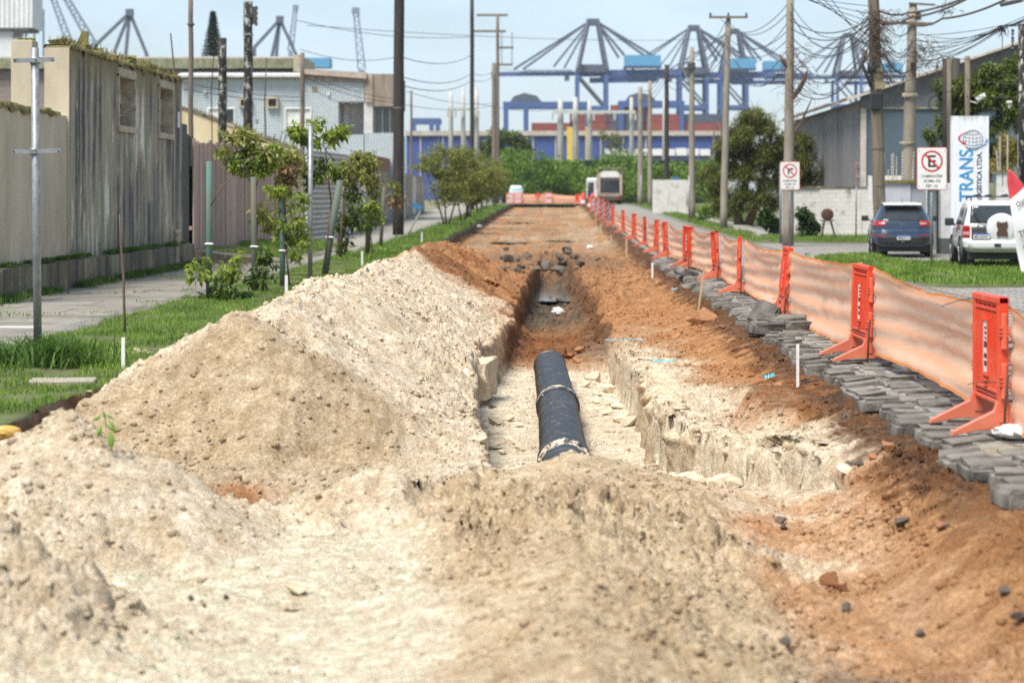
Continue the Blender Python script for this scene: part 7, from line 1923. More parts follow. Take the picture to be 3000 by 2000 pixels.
MB().tube([(0, 0, -.05), (0, 0, 6.9), (-.3, 0, 7.15), (-.9, 0, 7.25)], [.09, .07, .05, .04], 10).build('mast', M_GALV, lp, True)
MB().box((wx(2962, 62) - wx(3120, 62), 0, wz(8, 62)), (.62, .22, .12), ry=-.22).build('lamp_head', M_STEEL, lp, bevel=.03)
MB().beam((wx(2990, 62) - wx(3120, 62), 0, wz(1, 62)), (-.85, 0, 7.25), .05).build('arm', M_GALV, lp)

# ------------------------------------------------------------------ WIRES
WIRES = 0
def wire(a, b, sag=.3, r=.012, label='thin black overhead cable strung between the right hand poles', grp='overhead cables', n=18, mat_=None):
    pa = a if isinstance(a, Vector) else wp(*a); pb = b if isinstance(b, Vector) else wp(*b)
    pts = [pa + (pb - pa) * (i / n) - Vector((0, 0, sag * 4 * (i / n) * (1 - i / n))) for i in range(n + 1)]
    o = MB().tube(pts, r, 5, False).build('overhead_cable', mat_ or M_CABLE, None, True)
    return tag(o, label, 'cable', grp)
TK = 'thick overhead cable bundle sweeping up to the top right corner'
M_OLDC = mat('old_cable', (.13, .10, .085), (.07, .06, .055), 5, .8)
for a, b, c_ in (((2577, 33, 67), (2660, 38, 78), (2870, -25, 62)), ((2585, 70, 67), (2665, 52, 78), (2850, -12, 62)), ((2683, 75, 78), (2760, 55, 72), (2960, -8, 62))):
    wire(a, b, .10, .035, TK, 'thick cable bundles', mat_=M_OLDC); wire(b, c_, .12, .038, TK, 'thick cable bundles', mat_=M_OLDC)
rg = random.Random(21)
for i in range(16): wire((2580 + rg.uniform(-6, 8), 60 + i * 7, 67.0), (2655 + rg.uniform(-5, 30), 60 + i * 11 + rg.uniform(-10, 20), 78.6), rg.uniform(.15, .9), rg.choice([.009, .012, .016]), 'thin cable drooping between the leaning pole and the tapering concrete pole', 'cables between the two near poles')
hub = wp(2935, 80, 63)
for i in range(15): wire((2660 + rg.uniform(0, 40), 95 + i * 8, 78.7), hub + Vector((rg.uniform(-.04, .04), 0, rg.uniform(-.05, .05))), rg.uniform(.03, .35), rg.choice([.008, .011]), 'thin cable fanning from the concrete pole to the knot at top right', 'fan of thin cables')
for i in range(9): wire(hub + Vector((0, 0, rg.uniform(-.05, .05))), (3060, 20 + i * 6, 58), .02, .010, 'thin cable leaving the knot towards the right edge', 'cables leaving the knot')
kn = MB()
for i in range(26):
    p = hub + Vector((rg.uniform(-.15, .15), rg.uniform(-.05, .05), rg.uniform(-.06, .06))); kn.tube([p, p + Vector((rg.uniform(-.1, .1), 0, rg.uniform(-.2, .0))), p + Vector((rg.uniform(-.15, .15), 0, rg.uniform(-.35, -.05)))], [.012, .009, .004], 4)
kn.tube([hub, hub + Vector((.03, 0, -1.0)), hub + Vector((.04, 0, -2.6)), hub + Vector((.02, 0, -4.6))], .012, 5)
tag(kn.build('cable_knot', M_CABLE), 'dark knot of cables with one lead hanging down at top right', 'cable knot')
for i in range(11): wire((2556 + rg.uniform(-5, 10), 25 + i * 13, 67.3), (2318 + rg.uniform(-5, 8), 10 + i * 24, 80.4), rg.uniform(.3, 1.3), rg.choice([.010, .014, .02]), 'cable sagging between the leaning pole and the sign side pole', 'cables along the near right poles')
for i in range(7): wire((2566, 20 + 24 * i, 67.4), (2235 + 30 * i, -30, 60), .05, .010, 'thin cable rising from the leaning pole out of the top of the frame', 'cables leaving the frame top')
for i in range(8): wire((2310, 10 + i * 26, 80.6), (2130 + rg.uniform(-20, 20), 55 + i * 16, 110), rg.uniform(.5, 1.5), .016, 'cable sagging between the sign side pole and the crossarm pole', 'cables along the middle right poles')
for i in range(5): wire((2130, 55 + i * 30, 110), (2028, 150 + i * 20, 135), .7, .018, 'cable between the crossarm pole and the third far pole', 'cables along the far right poles')
for i in range(4): wire((2028, 150 + i * 24, 135), (1953, 195 + i * 16, 166), .7, .02, 'cable between the third and fourth far poles', 'cables along the farthest right poles')
for i in range(3): wire((1953, 195 + i * 16, 166), (1878, 262 + i * 16, 214), .8, .024, 'cable between the fourth far pole and the pole closest to the truck', 'last cables on the right')
for i, (a, b) in enumerate((((2690, 140, 78.6), (2900, 175, 72)), ((2690, 215, 78.6), (2830, 240, 75)), ((2690, 230, 78.6), (2830, 250, 75)), ((2585, 205, 67), (2700, 255, 78)), ((2832, 233, 75), (3010, 250, 66)), ((2832, 282, 75), (3010, 286, 66)))):
    wire(a, b, [.15, .5, .35, .4, .02, .02][i], .012, 'drooping service cable before the warehouse gable', 'service cables before the gable')
def tangle(label, px0, px1, y0, y1, d, n, seed, mat_, L=.35):
    rr = random.Random(seed); mb = MB()
    for i in range(n):
        p = wp(rr.gauss((px0 + px1) / 2, (px1 - px0) / 4), rr.uniform(y0, y1), d + rr.uniform(-.4, .1))
        a = Vector((rr.uniform(-1, 1), rr.uniform(-.3, .3), rr.uniform(-1, .6))) * L; b = a + Vector((rr.uniform(-1, 1), 0, rr.uniform(-1.1, .3))) * L * .7
        mb.tube([p, p + a * .5 + Vector((0, 0, .03)), p + a, p + b], [.009, .010, .008, .004], 4, False)
    return tag(mb.build('cable_tangle', mat_), label, 'cable tangle', None, 'stuff')
M_DRYT = mat('dry_epiphyte', (.20, .12, .085), (.11, .07, .05), 6, .95)
tangle('tangled cables and dry tufts wrapped round the leaning pole', 2535, 2605, 30, 170, 67.0, 190, 31, M_DRYT, .28)
tangle('black cable loops on the upper leaning pole', 2540, 2590, 40, 235, 66.9, 60, 32, M_CABLE, .4)
tangle('dry tufts hanging on the thick bundles near the concrete pole', 2590, 2720, 30, 75, 76, 90, 33, M_DRYT, .16)
tangle('tangled thin cables beside the concrete pole', 2660, 2760, 110, 220, 78, 110, 34, M_DRYT, .35)
tangle('dry tufts hanging on the bundle at the top right', 2750, 2800, 0, 45, 70, 50, 35, M_DRYT, .15)
tangle('untidy cables and twigs round the sign side pole', 2285, 2380, 120, 300, 80, 80, 36, M_DRYT, .5)
# left hand wires
LW = 'thin cable crossing the sky above the tiled house'
for a, b, s in (((886, 215, 90), (1165, 292, 94), .15), ((886, 222, 90), (1165, 300, 94), .25), ((540, 243, 60.5), (886, 285, 90), .1), ((540, 262, 60.5), (886, 296, 90), .1), ((886, 230, 90), (1000, 300, 110), .2)):
    wire(a, b, s, .012, 'thin service cable in front of the tiled house', 'service cables at the tiled house')
for a, b in (((870, 60, 150), (1383, 108, 172)), ((900, 75, 150), (2100, 115, 260)), ((880, 145, 150), (1170, 166, 160)), ((1170, 166, 95), (1383, 160, 172)), ((1175, 225, 95), (1383, 215, 172)), ((1175, 250, 95), (1383, 235, 172)), ((1383, 215, 172), (1458, 195, 244)), ((1383, 235, 172), (1458, 210, 244)),
             ((1190, 268, 150), (1458, 300, 244)), ((1190, 308, 150), (1458, 305, 244)), ((1383, 300, 172), (1640, 318, 290)), ((1458, 200, 244), (1800, 210, 300))):
    wire(a, b, .5, .022, LW, 'cables across the middle of the sky')
wire((1170, 165, 94), (1180, 166, 93.5), .0, .012, 'short wire tied round the tarred pole', 'tie wires')
rods = [(775, 170, 780, 425, 87), (620, 165, 622, 370, 82), (690, 420, 692, 440, 84), (800, 395, 800, 432, 86), (822, 385, 823, 440, 86), (834, 390, 835, 440, 86)]
for i, (xa, ya, xb, yb, d) in enumerate(rods):
    o = MB().tube([wp(xb, yb + 60, d), wp((xa + xb) / 2 - 2, (ya + yb) / 2, d), wp(xa + 6, ya, d)], [.04, .03, .02] if i == 0 else .022, 6).build('steel_rod', M_RUST if i else M_GPOST)
    tag(o, ['crooked thin timber rod rising in front of the tiled house', 'fine dark rod rising beside the lichen pole', 'short rebar end above the plank fence', 'rebar standing above the cream wall, left one', 'tallest rebar standing above the cream wall', 'rebar standing above the cream wall, nearest the bare post'][i], 'rod')

# ------------------------------------------------------------------ FAR END OF THE STREET
M_STRIPE = NT('red_white_stripes'); t = M_STRIPE; sx = t.new('ShaderNodeSeparateXYZ'); t.l.new(t.coord('Object'), sx.inputs[0])
f = t.math('GREATER_THAN', t.math('SINE', t.math('MULTIPLY', t.math('ADD', sx.outputs['X'], t.math('MULTIPLY', sx.outputs['Z'], -1.0)), 19.0)), .1)
t.col(t.mix(f, (.75, .72, .70, 1), (.58, .08, .06, 1))); t.b.inputs['Roughness'].default_value = .5; M_STRIPE = t.m
def chevron(label, x, y, w=.75, h=1.15, rz=0):
    o = thing('striped_barrier', label, 'barrier', (x, y, zgf(y)), rz, 'striped barriers at the far end')
    for z0 in (.12, .68): MB().bx(-w / 2, w / 2, -.02, .02, z0, z0 + .46).build('board', M_STRIPE, o)
    fr = MB()
    for s in (-1, 1): fr.bx(s * w / 2 - .03, s * w / 2 + .03, -.04, .04, 0, h + .05)
    fr.bx(-w / 2, w / 2, -.035, .035, h + .0, h + .05); fr.build('frame', M_BARP, o)
    for s in (-1, 1): MB().box((s * w / 2, 0, .04), (.06, .5, .08)).build('foot', M_BARP, o)
    return o
YE = 224
chevron('red and white striped barrier at the far left, before the white car', wx(1494, YE), YE); chevron('striped barrier second from the left at the far end', wx(1517, YE), YE); chevron('striped barrier standing alone in the middle of the far net', wx(1606, YE), YE)
net((wx(1530, YE), YE + .3), (wx(1600, YE), YE + .3), 1.1, 1.05, .05, 'pale net across the left half of the far street end', 401); net((wx(1614, YE), YE + .3), (wx(1702, YE), YE + .3), 1.1, .9, .12, 'pale net across the right half of the far street end', 402)
tr = thing('warning_stand', 'three legged warning stand with orange board in the middle of the far net', 'stand', (wx(1576, YE), YE - .4, zgf(YE)))
for x_, y_ in ((-.22, 0), (.22, 0), (0, .3)): MB().tube([(x_, y_, 0), (x_ * .4, y_ * .3, .75)], .02, 5).build('leg', M_STEEL, tr)
MB().prism([(-.30, .70), (.30, .70), (.30, .85), (0, 1.28), (-.30, .85)], -.03, .03).build('board', M_BAR, tr); MB().box((-.22, -.01, 1.12), (.18, .05, .26)).build('lamp', M_BLACK, tr); MB().box((.22, -.01, 1.12), (.18, .05, .26)).build('lamp', M_BLACK, tr)
for i, (x, y, rz, lb) in enumerate(((3.05, 124, .9, 'striped barrier nearest to the last red one'), (2.98, 134, .8, 'second striped barrier along the stone edge'), (2.95, 147, .7, 'third striped barrier along the stone edge'), (2.95, 164, .6, 'fourth striped barrier along the stone edge'))):
    chevron(lb, x, y, .8, 1.1, rz)
def cone(label, x, y, h=.75):
    o = thing('traffic_drum', label, 'traffic drum', (x, y, zgf(y)), 0, 'orange and white drums')
    MB().lathe([(0, h), (.10, h), (.20, h * .8), (.27, .04)], n=14).build('body', M_BAR, o, True); b = MB(); b.lathe([(.186, h * .76), (.216, h * .52)], n=14); b.lathe([(.236, h * .40), (.262, h * .14)], n=14)
    b.v = [(p[0] * 1.04, p[1] * 1.04, p[2]) for p in b.v]; b.build('band', M_STKR, o, True); MB().bx(-.32, .32, -.32, .32, 0, .04).build('base', M_BLACK, o); return o
cone('orange drum with white bands by the truck, left one', 3.0, 186, 1.0); cone('tall orange drum with white bands right beside the truck', 3.35, 198, 1.2); cone('orange drum at the right end of the far net', 2.7, 214, 1.2)
o = copy_tree(b0); o.location = (2.45, 218, zgf(218)); o.rotation_euler = (0, 0, 1.2); o['label'] = 'red plastic barrier at the right end of the far net'

# truck seen from behind
tk = thing('refuse_truck', 'dirty white truck with dark tailgate driving away at the far end', 'truck', (wx(1787, 224), 224, zgf(224)), math.radians(0))
M_TRK = mat('dirty_truck', (.36, .28, .22), (.20, .15, .12), 2, .8); M_TRW = mat('truck_white', (.74, .74, .72), (.6, .58, .54), 2, .5)
b = MB(); b.bx(-1.22, -1.0, 0, 6, .9, 3.1); b.bx(1.0, 1.22, 0, 6, .9, 3.1); b.bx(-1.0, 1.0, .9, 6, .9, 3.0); b.build('body', mat('dusty_truck_body', (.52, .44, .36), (.38, .31, .25), 2, .8), tk)
MB().prism([(-1.0, 2.75), (1.0, 2.75), (.9, 3.25), (.6, 3.42), (-.6, 3.42), (-.9, 3.25)], .05, 6).build('roof', M_TRW, tk)
MB().bx(-1.0, 1.0, .1, .9, 1.9, 2.75).build('tailgate', mat('dark_tailgate', (.13, .105, .09), (.08, .065, .055), 2, .8), tk); MB().bx(-.93, .93, .02, .1, 1.16, 2.5).build('hopper', M_GLASS, tk); MB().bx(-1.02, 1.02, -.1, .9, .8, 1.15).build('sill', M_TRK, tk)
fr = MB(); fr.bx(-1.28, -1.2, -.05, .03, .9, 3.75); fr.bx(1.2, 1.28, -.05, .03, .9, 3.75); fr.bx(-1.28, 1.28, -.05, .03, 3.66, 3.75); fr.build('frame', M_TRK, tk)
MB().box((0, -.1, .55), (2.3, .15, .22)).build('bumper', M_STEEL, tk)
for s in (-1, 1): MB().box((s * .85, -.2, .62), (.32, .05, .14)).build('tail_light', M_TAIL, tk); 
for s in (-1, 1):
    for y in (1.2, 2.5): wheel(tk, s * 1.0, y, .5, .4, s)
cb = MB(); cb.bx(-1.25, 1.2, 6.3, 8.2, .7, 2.9); cb.build('cab', M_TRW, tk); MB().bx(-1.32, -1.26, 6.5, 6.6, 1.6, 2.6).build('mirror', M_BLACK, tk)
tv = thing('white_van', 'white van with its door open standing left of the truck', 'van', (wx(1740, 231), 231, zgf(231)))
MB().bx(-.75, 1.1, 0, 4.5, .5, 2.75).build('body', M_TRW, tv, bevel=.12); MB().bx(-.55, .0, -.02, .02, 1.2, 2.3).build('rear_window', M_GLASS, tv)
MB().bx(-.8, -.72, -.8, .05, .6, 2.5).build('door', M_TRW, tv); 
for s in (-.6, .95): wheel(tv, s, .9, .36, .25, -1)
MB().bx(-.55, -.05, -.1, -.03, .4, 1.25).build('blue_crate', mat('deep_blue', (.03, .08, .40), None, 4, .6), tv)
wcar = thing('parked_car', 'small white car parked beyond the striped barriers at far left', 'car', (wx(1512, 243), 243, zgf(243)))
W_ = Car([(.25, .72, .1, 3.5), (.45, .80, 0, 3.7), (.85, .80, .05, 3.7), (.95, .78, .10, 2.9), (1.35, .66, .35, 2.2), (1.46, .5, .6, 1.9)], 6)
wcar.scale = (1.05, 1, 1.38)
W_.body(20, 40).build('body', M_PJW, wcar, True); W_.rear_patch(lambda t: -.66 + .1 * t, lambda t: .66 - .1 * t, .97, 1.30).build('rear_window', mat('pale_glass', (.35, .5, .55), None, 2, .1), wcar, True)
W_.rear_patch(lambda t: -.3, lambda t: .76, .50, .80, .012).build('boot_opening', M_BLACK, wcar, True)
for s in (-1, 1):
    W_.rear_patch(lambda t, s=s: (.62 if s > 0 else -.79), lambda t, s=s: (.79 if s > 0 else -.62), .70, .9, .02).build('tail_light', M_TAIL, wcar, True)
    wheel(wcar, s * .68, .6, .29, .18, s)

# green bank of shrubs closing the street
M_BANK = leaf_mat('bank_leaf', (.045, .10, .012), (.22, .34, .05), .5, .35)
rg = np.random.default_rng(77); bl = []
for i in range(230):
    px = rg.uniform(1470, 2120); d = rg.uniform(246, 262); top = 452 + 14 * math.sin(px * .02) + rg.uniform(0, 24) + (18 if px > 1900 else 0); py = top + (585 - top) * rg.uniform(0, 1) ** 1.1
    p = wp(px, py, d); s = rg.uniform(.5, 1.1); bl.append((tuple(p), (s * 1.2, s, s * .8), 95))
bk = leaf_obj('shrub_bank', bl, .42, .24, M_BANK, None, droop=.35, seed=78, shell=.3); bk['kind'] = 'stuff'; bk['label'] = 'bank of dense green shrubs closing the far end of the street'; bk['category'] = 'shrubs'
core = MB(); core.bx(wx(1470, 264), wx(2130, 264), 263, 270, 0, wz(470, 264)); core.build('bank_core', mat('dark_foliage', (.012, .025, .006), None, 1, 1), bk)
blob_tree('far_tree', 'dark round tree beyond the shrub bank on the left', 'tree', (wx(1480, 330), 330, 0), [((0, 0, 9.5), (3.8, 3, 3.2), 2400), ((2.2, 0, 8), (2.2, 2, 2.4), 1200), ((-2.5, 0, 8), (2, 2, 2.2), 1100)], .6, .35, M_TREE1, [([(0, 0, 0), (0, 0, 8)], [.4, .2])], .4, 64)
blob_tree('far_tree', 'thin pale brown tree in front of the blue shed', 'tree', (wx(1790, 300), 300, 0), [((0, 0, 9.2), (2.2, 2, 2.2), 420), ((1.6, 0, 8), (2, 1.5, 1.5), 260)], .5, .16, M_FEATH, [([(0, 0, 0), (.1, 0, 5), (0, 0, 11)], [.22, .16, .04])], .2, 65)
blob_tree('verge_bush', 'low green bush at the foot of the far right poles', 'bush', (wx(2105, 128), 128, zgf(128)), [((0, 0, .9), (1.0, .9, .9), 900), ((-.7, 0, .5), (.8, .7, .5), 500)], .2, .1, M_BANK, None, .3, 66)
blob_tree('verge_bush', 'bush between the far white wall and the truck', 'bush', (wx(1885, 232), 232, zgf(232)), [((0, 0, 1.6), (2.0, 1.5, 1.4), 900), ((1.6, 0, 1.0), (1.2, 1, .9), 500)], .3, .15, M_BANK, None, .3, 67)

# ------------------------------------------------------------------ SUBSTATION POSTS, PORT
M_CPOST = mat('pale_concrete', (.50, .49, .46), (.40, .39, .36), 2, .9)
for i, (px, t_, b_, w_) in enumerate(((1321, 268, 470, 14), (1357, 255, 470, 14), (1396, 260, 470, 15), (1642, 290, 470, 20), (1686, 285, 470, 18), (1727, 295, 470, 16), (1850, 285, 470, 14), (1946, 292, 470, 12))):
    d = 292; q = thing('concrete_post', 'pale concrete switchyard post, number %s of the row from the left' % ['one', 'two', 'three', 'four', 'five', 'six', 'seven', 'eight'][i], 'post', (wx(px, d), d, 0), 0, 'switchyard posts')
    MB().tube([(0, 0, 0), (0, 0, wz(330, d)), (0, 0, wz(t_, d))], [w_ / 2 * d / FP * 1.15, w_ / 2 * d / FP * .9, w_ / 3 * d / FP], 8).build('shaft', M_CPOST, q, True)
for a, b, y0, lb in ((1618, 1862, 330, 'pale switchyard beam spanning the middle posts'), (1312, 1402, 322, 'pale switchyard beam spanning the left posts')):
    q = thing('switchyard_beam', lb, 'beam', (wx((a + b) / 2, 291), 291, 0)); L = (wx(b, 291) - wx(a, 291)) / 2
    MB().bx(-L, L, -.15, .15, wz(y0 + 3, 291), wz(y0 - 6, 291)).build('beam', mat('pale_green_beam', (.50, .54, .48), None, 2, .8), q)
    for k in range(5): MB().tube([(-L + 2 * L * k / 4, -.2, wz(y0 + 4, 291)), (-L + 2 * L * k / 4, -.2, wz(y0 + 22, 291))], .16, 6).build('insulator', M_CPOST, q)
for i, (px, w_) in enumerate(((1670, 18), (1722, 13))): 
    q = thing('yellow_column', ['broad yellow column beyond the shrub bank', 'narrow yellow column beyond the shrub bank'][i], 'column', (wx(px, 380), 380, 0)); MB().bx(-w_ / 2 * 380 / FP, w_ / 2 * 380 / FP, 0, 1, 0, wz(372, 380)).build('shaft', mat('yellow_paint', (.70, .52, .08), None, 2, .6), q)
M_PBLUE = mat('port_blue', (.055, .11, .28), (.05, .09, .23), 1, .6); M_PDARK = mat('port_dark', (.085, .10, .14), (.07, .08, .11), 1, .7); M_PLBLUE = mat('machine_house_blue', (.10, .32, .52), (.08, .27, .46), 1, .6)
M_RED = mat('container_red', (.30, .07, .05), (.24, .06, .05), 1, .7, rnd=.2); M_BEIGE2 = mat('shed_beige', (.50, .44, .37), None, 1, .8); M_CBLUE = mat('shed_blue', (.045, .085, .28), (.04, .07, .23), .5, .6)
ps = thing('port_shed', 'long blue port shed with beige eaves behind the shrub bank', 'shed', (0, 430, 0))
MB().bx(wx(1190, 430), wx(2110, 430), 0, 18, 0, wz(398, 430)).build('wall_face', M_CBLUE, ps); MB().bx(wx(1188, 430), wx(2112, 430), -.6, 18, wz(398, 430) + .01, wz(384, 430)).build('eaves', M_BEIGE2, ps)
for i in range(14): MB().bx(wx(1230 + i * 66, 430), wx(1234 + i * 66, 430), -.2, .0, 0, wz(399, 430)).build('pilaster', M_BEIGE2, ps)
rr = random.Random(5)
for i in range(9):
    a = 1772 + i * 35; q = thing('white_trailer', 'white box trailer parked in the row beyond the shrub bank', 'trailer', (wx(a + 15, 330), 330, 0), 0, 'white trailers in a row')
    MB().bx(-.75, .75, 0, 4, wz(456, 330), wz(434 + rr.uniform(0, 3), 330)).build('box', M_WHITEP, q); MB().bx(-.7, .7, .2, 3.8, wz(466, 330), wz(456.5, 330)).build('chassis', M_STEEL, q)
CW, CH = 12.2, 2.6
for i, (px, row, m_) in enumerate(((1618, 0, 'r'), (1730, 0, 'r'), (1730, 1, 'r'), (1835, 0, 'b'), (1835, 1, 'b'), (1850, 2, 'r'), (1945, 0, 'r'), (1945, 1, 'r'), (2055, 0, 'r'), (2055, 1, 'b'))):
    d = 640; z0 = wz(386, d) + row * CH + 0; q = thing('shipping_container', 'rust red shipping container stacked in the far port' if m_ == 'r' else 'blue grey shipping container stacked in the far port', 'container', (wx(px, d), d, z0), 0, 'containers in the far port')
    b = MB(); n = 24
    b.bx(-CW / 2, CW / 2, 0, 2.4, 0.02, CH - .02); b.build('box', M_RED if m_ == 'r' else M_PDARK, q)
    rbs = MB()
    for k in range(n): rbs.bx(-CW / 2 + CW * (k + .1) / n, -CW / 2 + CW * (k + .6) / n, -.06, 0, .12, CH - .12)
    rbs.build('ribs', M_RED if m_ == 'r' else M_PDARK, q)
cs = MB(); cs.bx(wx(1555, 650), wx(2120, 650), 648, 652, 0, wz(386, 640)); tag(cs.build('container_base_stack', M_PDARK), 'dark lower container stack hidden behind the port shed', 'container stack')

def crane(label, px, py, d, s=1.0, flip=1, full=True):
    """ship-to-shore gantry crane; offsets are read in photo pixels from its apex"""
    o = thing('quay_crane', label, 'crane', (wx(px, d), d, 0), 0, 'quay cranes of the port')
    k = d / FP * s; za = wz(py, d)
    def P(dx, dy, yy=0): return Vector((dx * k * flip, yy, max(0, za - dy * k)))
    def b(name, a, c, w, m_=M_PDARK, h=None): return MB().beam(a, c, w * s, (h or w) * s).build(name, m_, o)
    for yy in (-9, 9):
        for dx in (-46, 38): b('leg', P(dx, 165, yy), P(dx, 700, yy), 1.6, M_PBLUE)
        b('frame_post', P(-14, 8, yy * .3), P(-45, 150, yy), 1.3); b('frame_post', P(14, 8, yy * .3), P(40, 150, yy), 1.3)
        b('brace', P(-40, 170, yy), P(38, 260, yy), .9); b('portal_beam', P(-46, 262, yy), P(38, 262, yy), 1.8, M_PBLUE)
        for dx, dy in ((-232, 146), (-205, 146), (-115, 138), (-84, 142), (76, 112), (92, 104), (152, 106), (186, 112)): b('stay', P(-8 if dx < 0 else 8, 4, yy * .2), P(dx, dy, yy * .35), .55)
    b('boom', P(-298, 160), P(-46, 158), 2.6, M_PBLUE, 1.6); b('boom', P(-46, 158), P(258, 154), 3.4, M_PBLUE, 2.4)
    MB().box(P(0, 8), (5.0 * s, 6, 2.4 * s)).build('apex_frame', M_PDARK, o)
    MB().box(P(-2, 145), (11.5 * s, 12, 3.0 * s)).build('trolley_house', M_PDARK, o)
    mh = MB().box(P(145, 122), (14.0 * s, 10, 4.2 * s)).build('machine_house', M_PLBLUE, o)
    MB().box(P(145, 139), (14.6 * s, 10.5, .5 * s)).build('house_floor', M_PBLUE, mh)
    MB().box(P(-76, 172), (1.9 * s, 3, 2.0 * s)).build('driver_cab', M_PDARK, o)
    b('walkway', P(-200, 150, -2), P(-60, 150, -2), .4); b('under_beam', P(-10, 178), P(190, 176), 2.0, M_PBLUE)
    b('sill_beam', P(-46, 262, -9), P(-46, 262, 9), 1.8, M_PBLUE); b('sill_beam', P(38, 262, -9), P(38, 262, 9), 1.8, M_PBLUE)
    return o
crane('large blue quay crane with peaked frame in the middle of the skyline', 1737, 58, 850)
crane('blue quay crane just right of the large one', 2032, 76, 900, .92); crane('quay crane partly behind the crossarm pole', 2150, 86, 960, .88)
crane('quay crane seen between the leaning pole and the warehouse roof', 2484, 98, 1000, .82)
def aframe(label, px, py, d, legs, jib=None):
    o = thing('quay_crane', label, 'crane', (wx(px, d), d, 0), 0, 'quay cranes of the port'); za = wz(py, d); k = d / FP
    for dx, dy in legs:
        MB().beam((0, 0, za), (dx * k, 0, za - dy * k), 1.1).build('strut', M_PDARK, o)
        MB().beam((dx * k, 0, za - dy * k), (dx * k * 1.05, 0, 0), 1.3).build('leg', M_PDARK, o)
    MB().box((0, 0, za), (2.6, 2.6, 2.6)).build('apex_frame', M_PDARK, o)
    MB().beam((min(l[0] for l in legs) * k - 6, 0, za - 150 * k), (max(l[0] for l in legs) * k + 6, 0, za - 150 * k), 2.2).build('boom', M_PBLUE, o)
aframe('crane frame rising above the ruined wall on the left', 380, 38, 800, [(-105, 100), (-45, 115), (-12, 130), (50, 122)])
aframe('crane frame rising above the tiled house', 820, 58, 820, [(-75, 82), (-24, 110), (-10, 100), (50, 108)])
def lattice(label, p0, p1, d, w, mat_):
    o = thing('jib_crane', label, 'crane', (wx(p0[0], d), d, 0)); x0 = wx(p0[0], d); a = Vector((0, 0, wz(p0[1], d))); b = Vector((wx(p1[0], d) - x0, 0, wz(p1[1], d))); dd = (b - a); n = 14; side = Vector((dd.z, 0, -dd.x)).normalized() * w / 2
    g = MB(); g.beam(a - side * 1.2, b - side * .7, .5); g.beam(a + side * 1.2, b + side * .7, .5); g.build('chord', mat_, o)
    l = MB()
    for i in range(n):
        q0, q1 = a + dd * i / n, a + dd * (i + 1) / n; s = 1 if i % 2 else -1; l.beam(q0 + side * s, q1 - side * s, .3)
    l.build('lacing', mat_, o); MB().beam((0, 0, 0), a, w * .9).build('tower', mat_, o); MB().box(b, (w * 1.2, w, w)).build('head', mat_, o)
M_JIB = mat('hazy_blue_steel', (.22, .27, .36), None, 1, .8)
lattice('steep lattice jib right of the tiled house', (1060, 205), (1042, 32), 800, 2.2, M_JIB); lattice('lattice jib beside the crane above the tiled house', (851, 150), (866, 22), 820, 1.6, M_JIB)
lattice('slanting grey jib behind the ruined wall', (275, 135), (185, -20), 500, 1.4, M_JIB); lattice('second slanting jib behind the tall beige pier', (212, 150), (150, -20), 620, 1.6, M_JIB)
def gantry(label, x0, x1, y0, d, mach=True):
    o = thing('yard_gantry', label, 'gantry crane', (wx((x0 + x1) / 2, d), d, 0), 0, 'yard gantries of the port'); L = (wx(x1, d) - wx(x0, d)) / 2; z = wz(y0, d)
    MB().bx(-L, L, -1, 1, z - .9, z + .9).build('beam', M_PBLUE, o); MB().bx(-L, L, 7, 9, z - .9, z + .9).build('beam', M_PBLUE, o)
    for x_ in (-L + .8, -L + 6.5, L - .8): MB().bx(x_ - .7, x_ + .7, -1, 1, 0, z - .9).build('leg', M_PBLUE, o)
    if mach: MB().prism([(-L + 2, z + .9), (-L + 11, z + .9), (-L + 9.5, z + 2.6), (-L + 6, z + 3.4), (-L + 3, z + 2.4)], -1, 8).build('trolley', M_PDARK, o)
gantry('blue yard gantry with dark trolley left of the large crane', 1474, 1730, 308, 620); gantry('blue yard gantry right of the switchyard beam', 1812, 2005, 305, 640); gantry('small blue gantry far left behind the tarred pole', 1205, 1290, 355, 700, False)
o = MB().box((wx(932, 600), 600, wz(186, 600)), (7, 7, 2.6)).build('blue_tank_house', M_PLBLUE); tag(o, 'blue box on a port structure above the tiled house roof', 'structure')
MB().bx(-.7, .7, -.7, .7, -wz(186, 600), -1.31).build('tower', M_PDARK, o)
# white silo tower at far left
sl = thing('grain_tower', 'white ribbed grain tower at the top left corner', 'tower', (wx(40, 300), 300, 0))
M_SILO = mat('silo_white', (.70, .71, .71), (.60, .61, .61), .5, .6); r0 = wx(40, 300); k = 300 / FP
MB().bx(-72 * k, 55 * k, 0, 6, wz(82, 300), wz(-60, 300)).build('head_house', M_SILO, sl)
for i in range(9): MB().bx((-72 + i * 14.2) * k, (-70 + i * 14.2) * k, -.12, 0, wz(82, 300), wz(-60, 300)).build('rib', M_SILO, sl)
MB().bx(-72 * k, 45 * k, -.1, 5.9, wz(90, 300), wz(82, 300) - .01).build('floor_beam', M_STEEL, sl)
MB().bx(-72 * k, -4 * k, .5, 5, 0, wz(90, 300) - .02).build('shaft', M_SILO, sl)
MB().bx(-1 * k, 18 * k, .5, 5, 0, wz(108, 300)).build('shaft', M_SILO, sl)
for i in range(4): MB().beam(((-2 + i * 12) * k, 0, wz(110, 300)), ((12 + i * 10) * k, 0, wz(88, 300)), .25).build('bracket', M_STEEL, sl)
fr = thing('portal_gantry', 'thin steel portal frame beside the grain tower', 'frame', (wx(112, 320), 320, 0))
for px in (100, 127): MB().tube([(wx(px, 320) - wx(112, 320), 0, 0), (wx(px, 320) - wx(112, 320), 0, wz(30, 320))], .16, 5).build('post', M_JIB, fr)
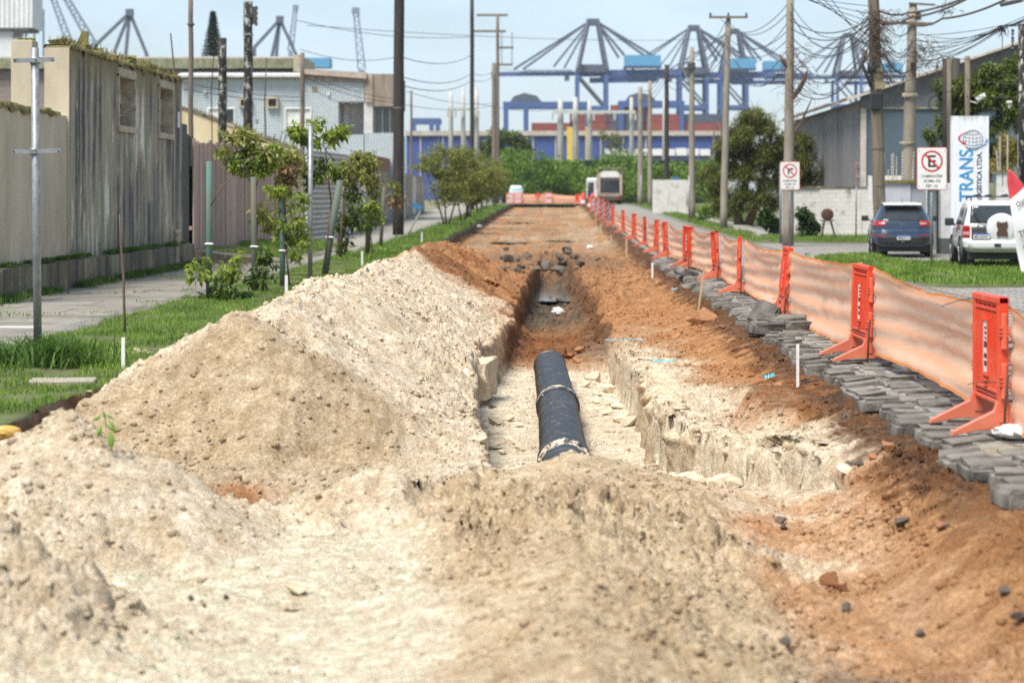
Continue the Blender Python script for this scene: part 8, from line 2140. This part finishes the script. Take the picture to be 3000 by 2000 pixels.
for py in (30, 75): MB().beam((wx(98, 320) - wx(112, 320), 0, wz(py, 320)), (wx(129, 320) - wx(112, 320), 0, wz(py, 320)), .2).build('beam', M_JIB, fr)
# layered conifer
nf = thing('norfolk_pine', 'dark layered conifer rising behind the mossy parapet', 'tree', (wx(624, 240), 240, 0)); zt = wz(36, 240)
MB().tube([(0, 0, 0), (0, 0, zt)], [.3, .04], 8).build('trunk', M_BARK, nf, True)
bl = []
for i in range(20):
    z = zt - .25 - i * .37; r = .10 + i * .085
    for kk in range(11):
        a = kk * 2 * PI / 11 + i * .4
        for q in (.3, .6, .95): bl.append(((r * q * math.cos(a), r * q * math.sin(a), z + .10 * q), (.14, .14, .08), 14))
leaf_obj('crown', bl, .30, .09, leaf_mat('conifer', (.016, .032, .022), (.055, .09, .055), .6, .1), nf, droop=-.5, seed=90, shell=.2)
# small far tree silhouette over the warehouse roof
ag = thing('far_tree', 'small flat topped conifer far behind the warehouse roof', 'tree', (wx(2610, 300), 300, 0)); MB().tube([(0, 0, 0), (0, 0, wz(185, 300))], [.2, .12], 6).build('trunk', M_BARK, ag)
leaf_obj('crown', [((0, 0, wz(184 + 6 * i, 300)), (.5 + .12 * i, .5, .10), 60) for i in range(3)], .3, .1, MATS['conifer'], ag, seed=91)
hl = MB(); hl.prism([(-1500, 0), (-900, 130), (-500, 120), (-350, 60), (-320, 0)], 3800, 3900); struct(hl.build('hills', mat('far_hill', (.10, .16, .22), None, .01, 1.0)), 'low blue hills on the left horizon') if False else None
# ------------------------------------------------------------------ thin sea haze
hz_t = NT('sea_haze'); hz_t.n.remove(hz_t.b)
pv = hz_t.new('ShaderNodeVolumePrincipled'); pv.inputs['Color'].default_value = (.86, .92, 1.0, 1); pv.inputs['Density'].default_value = .00014; pv.inputs['Anisotropy'].default_value = .3
hz_t.l.new(pv.outputs['Volume'], hz_t.out.inputs['Volume'])
hb = MB().bx(-1560, 1560, -90, 2960, -4, 115).build('haze', hz_t.m); hb['kind'] = 'stuff'; hb['label'] = 'thin pale sea haze over the port and street'; hb['category'] = 'haze'
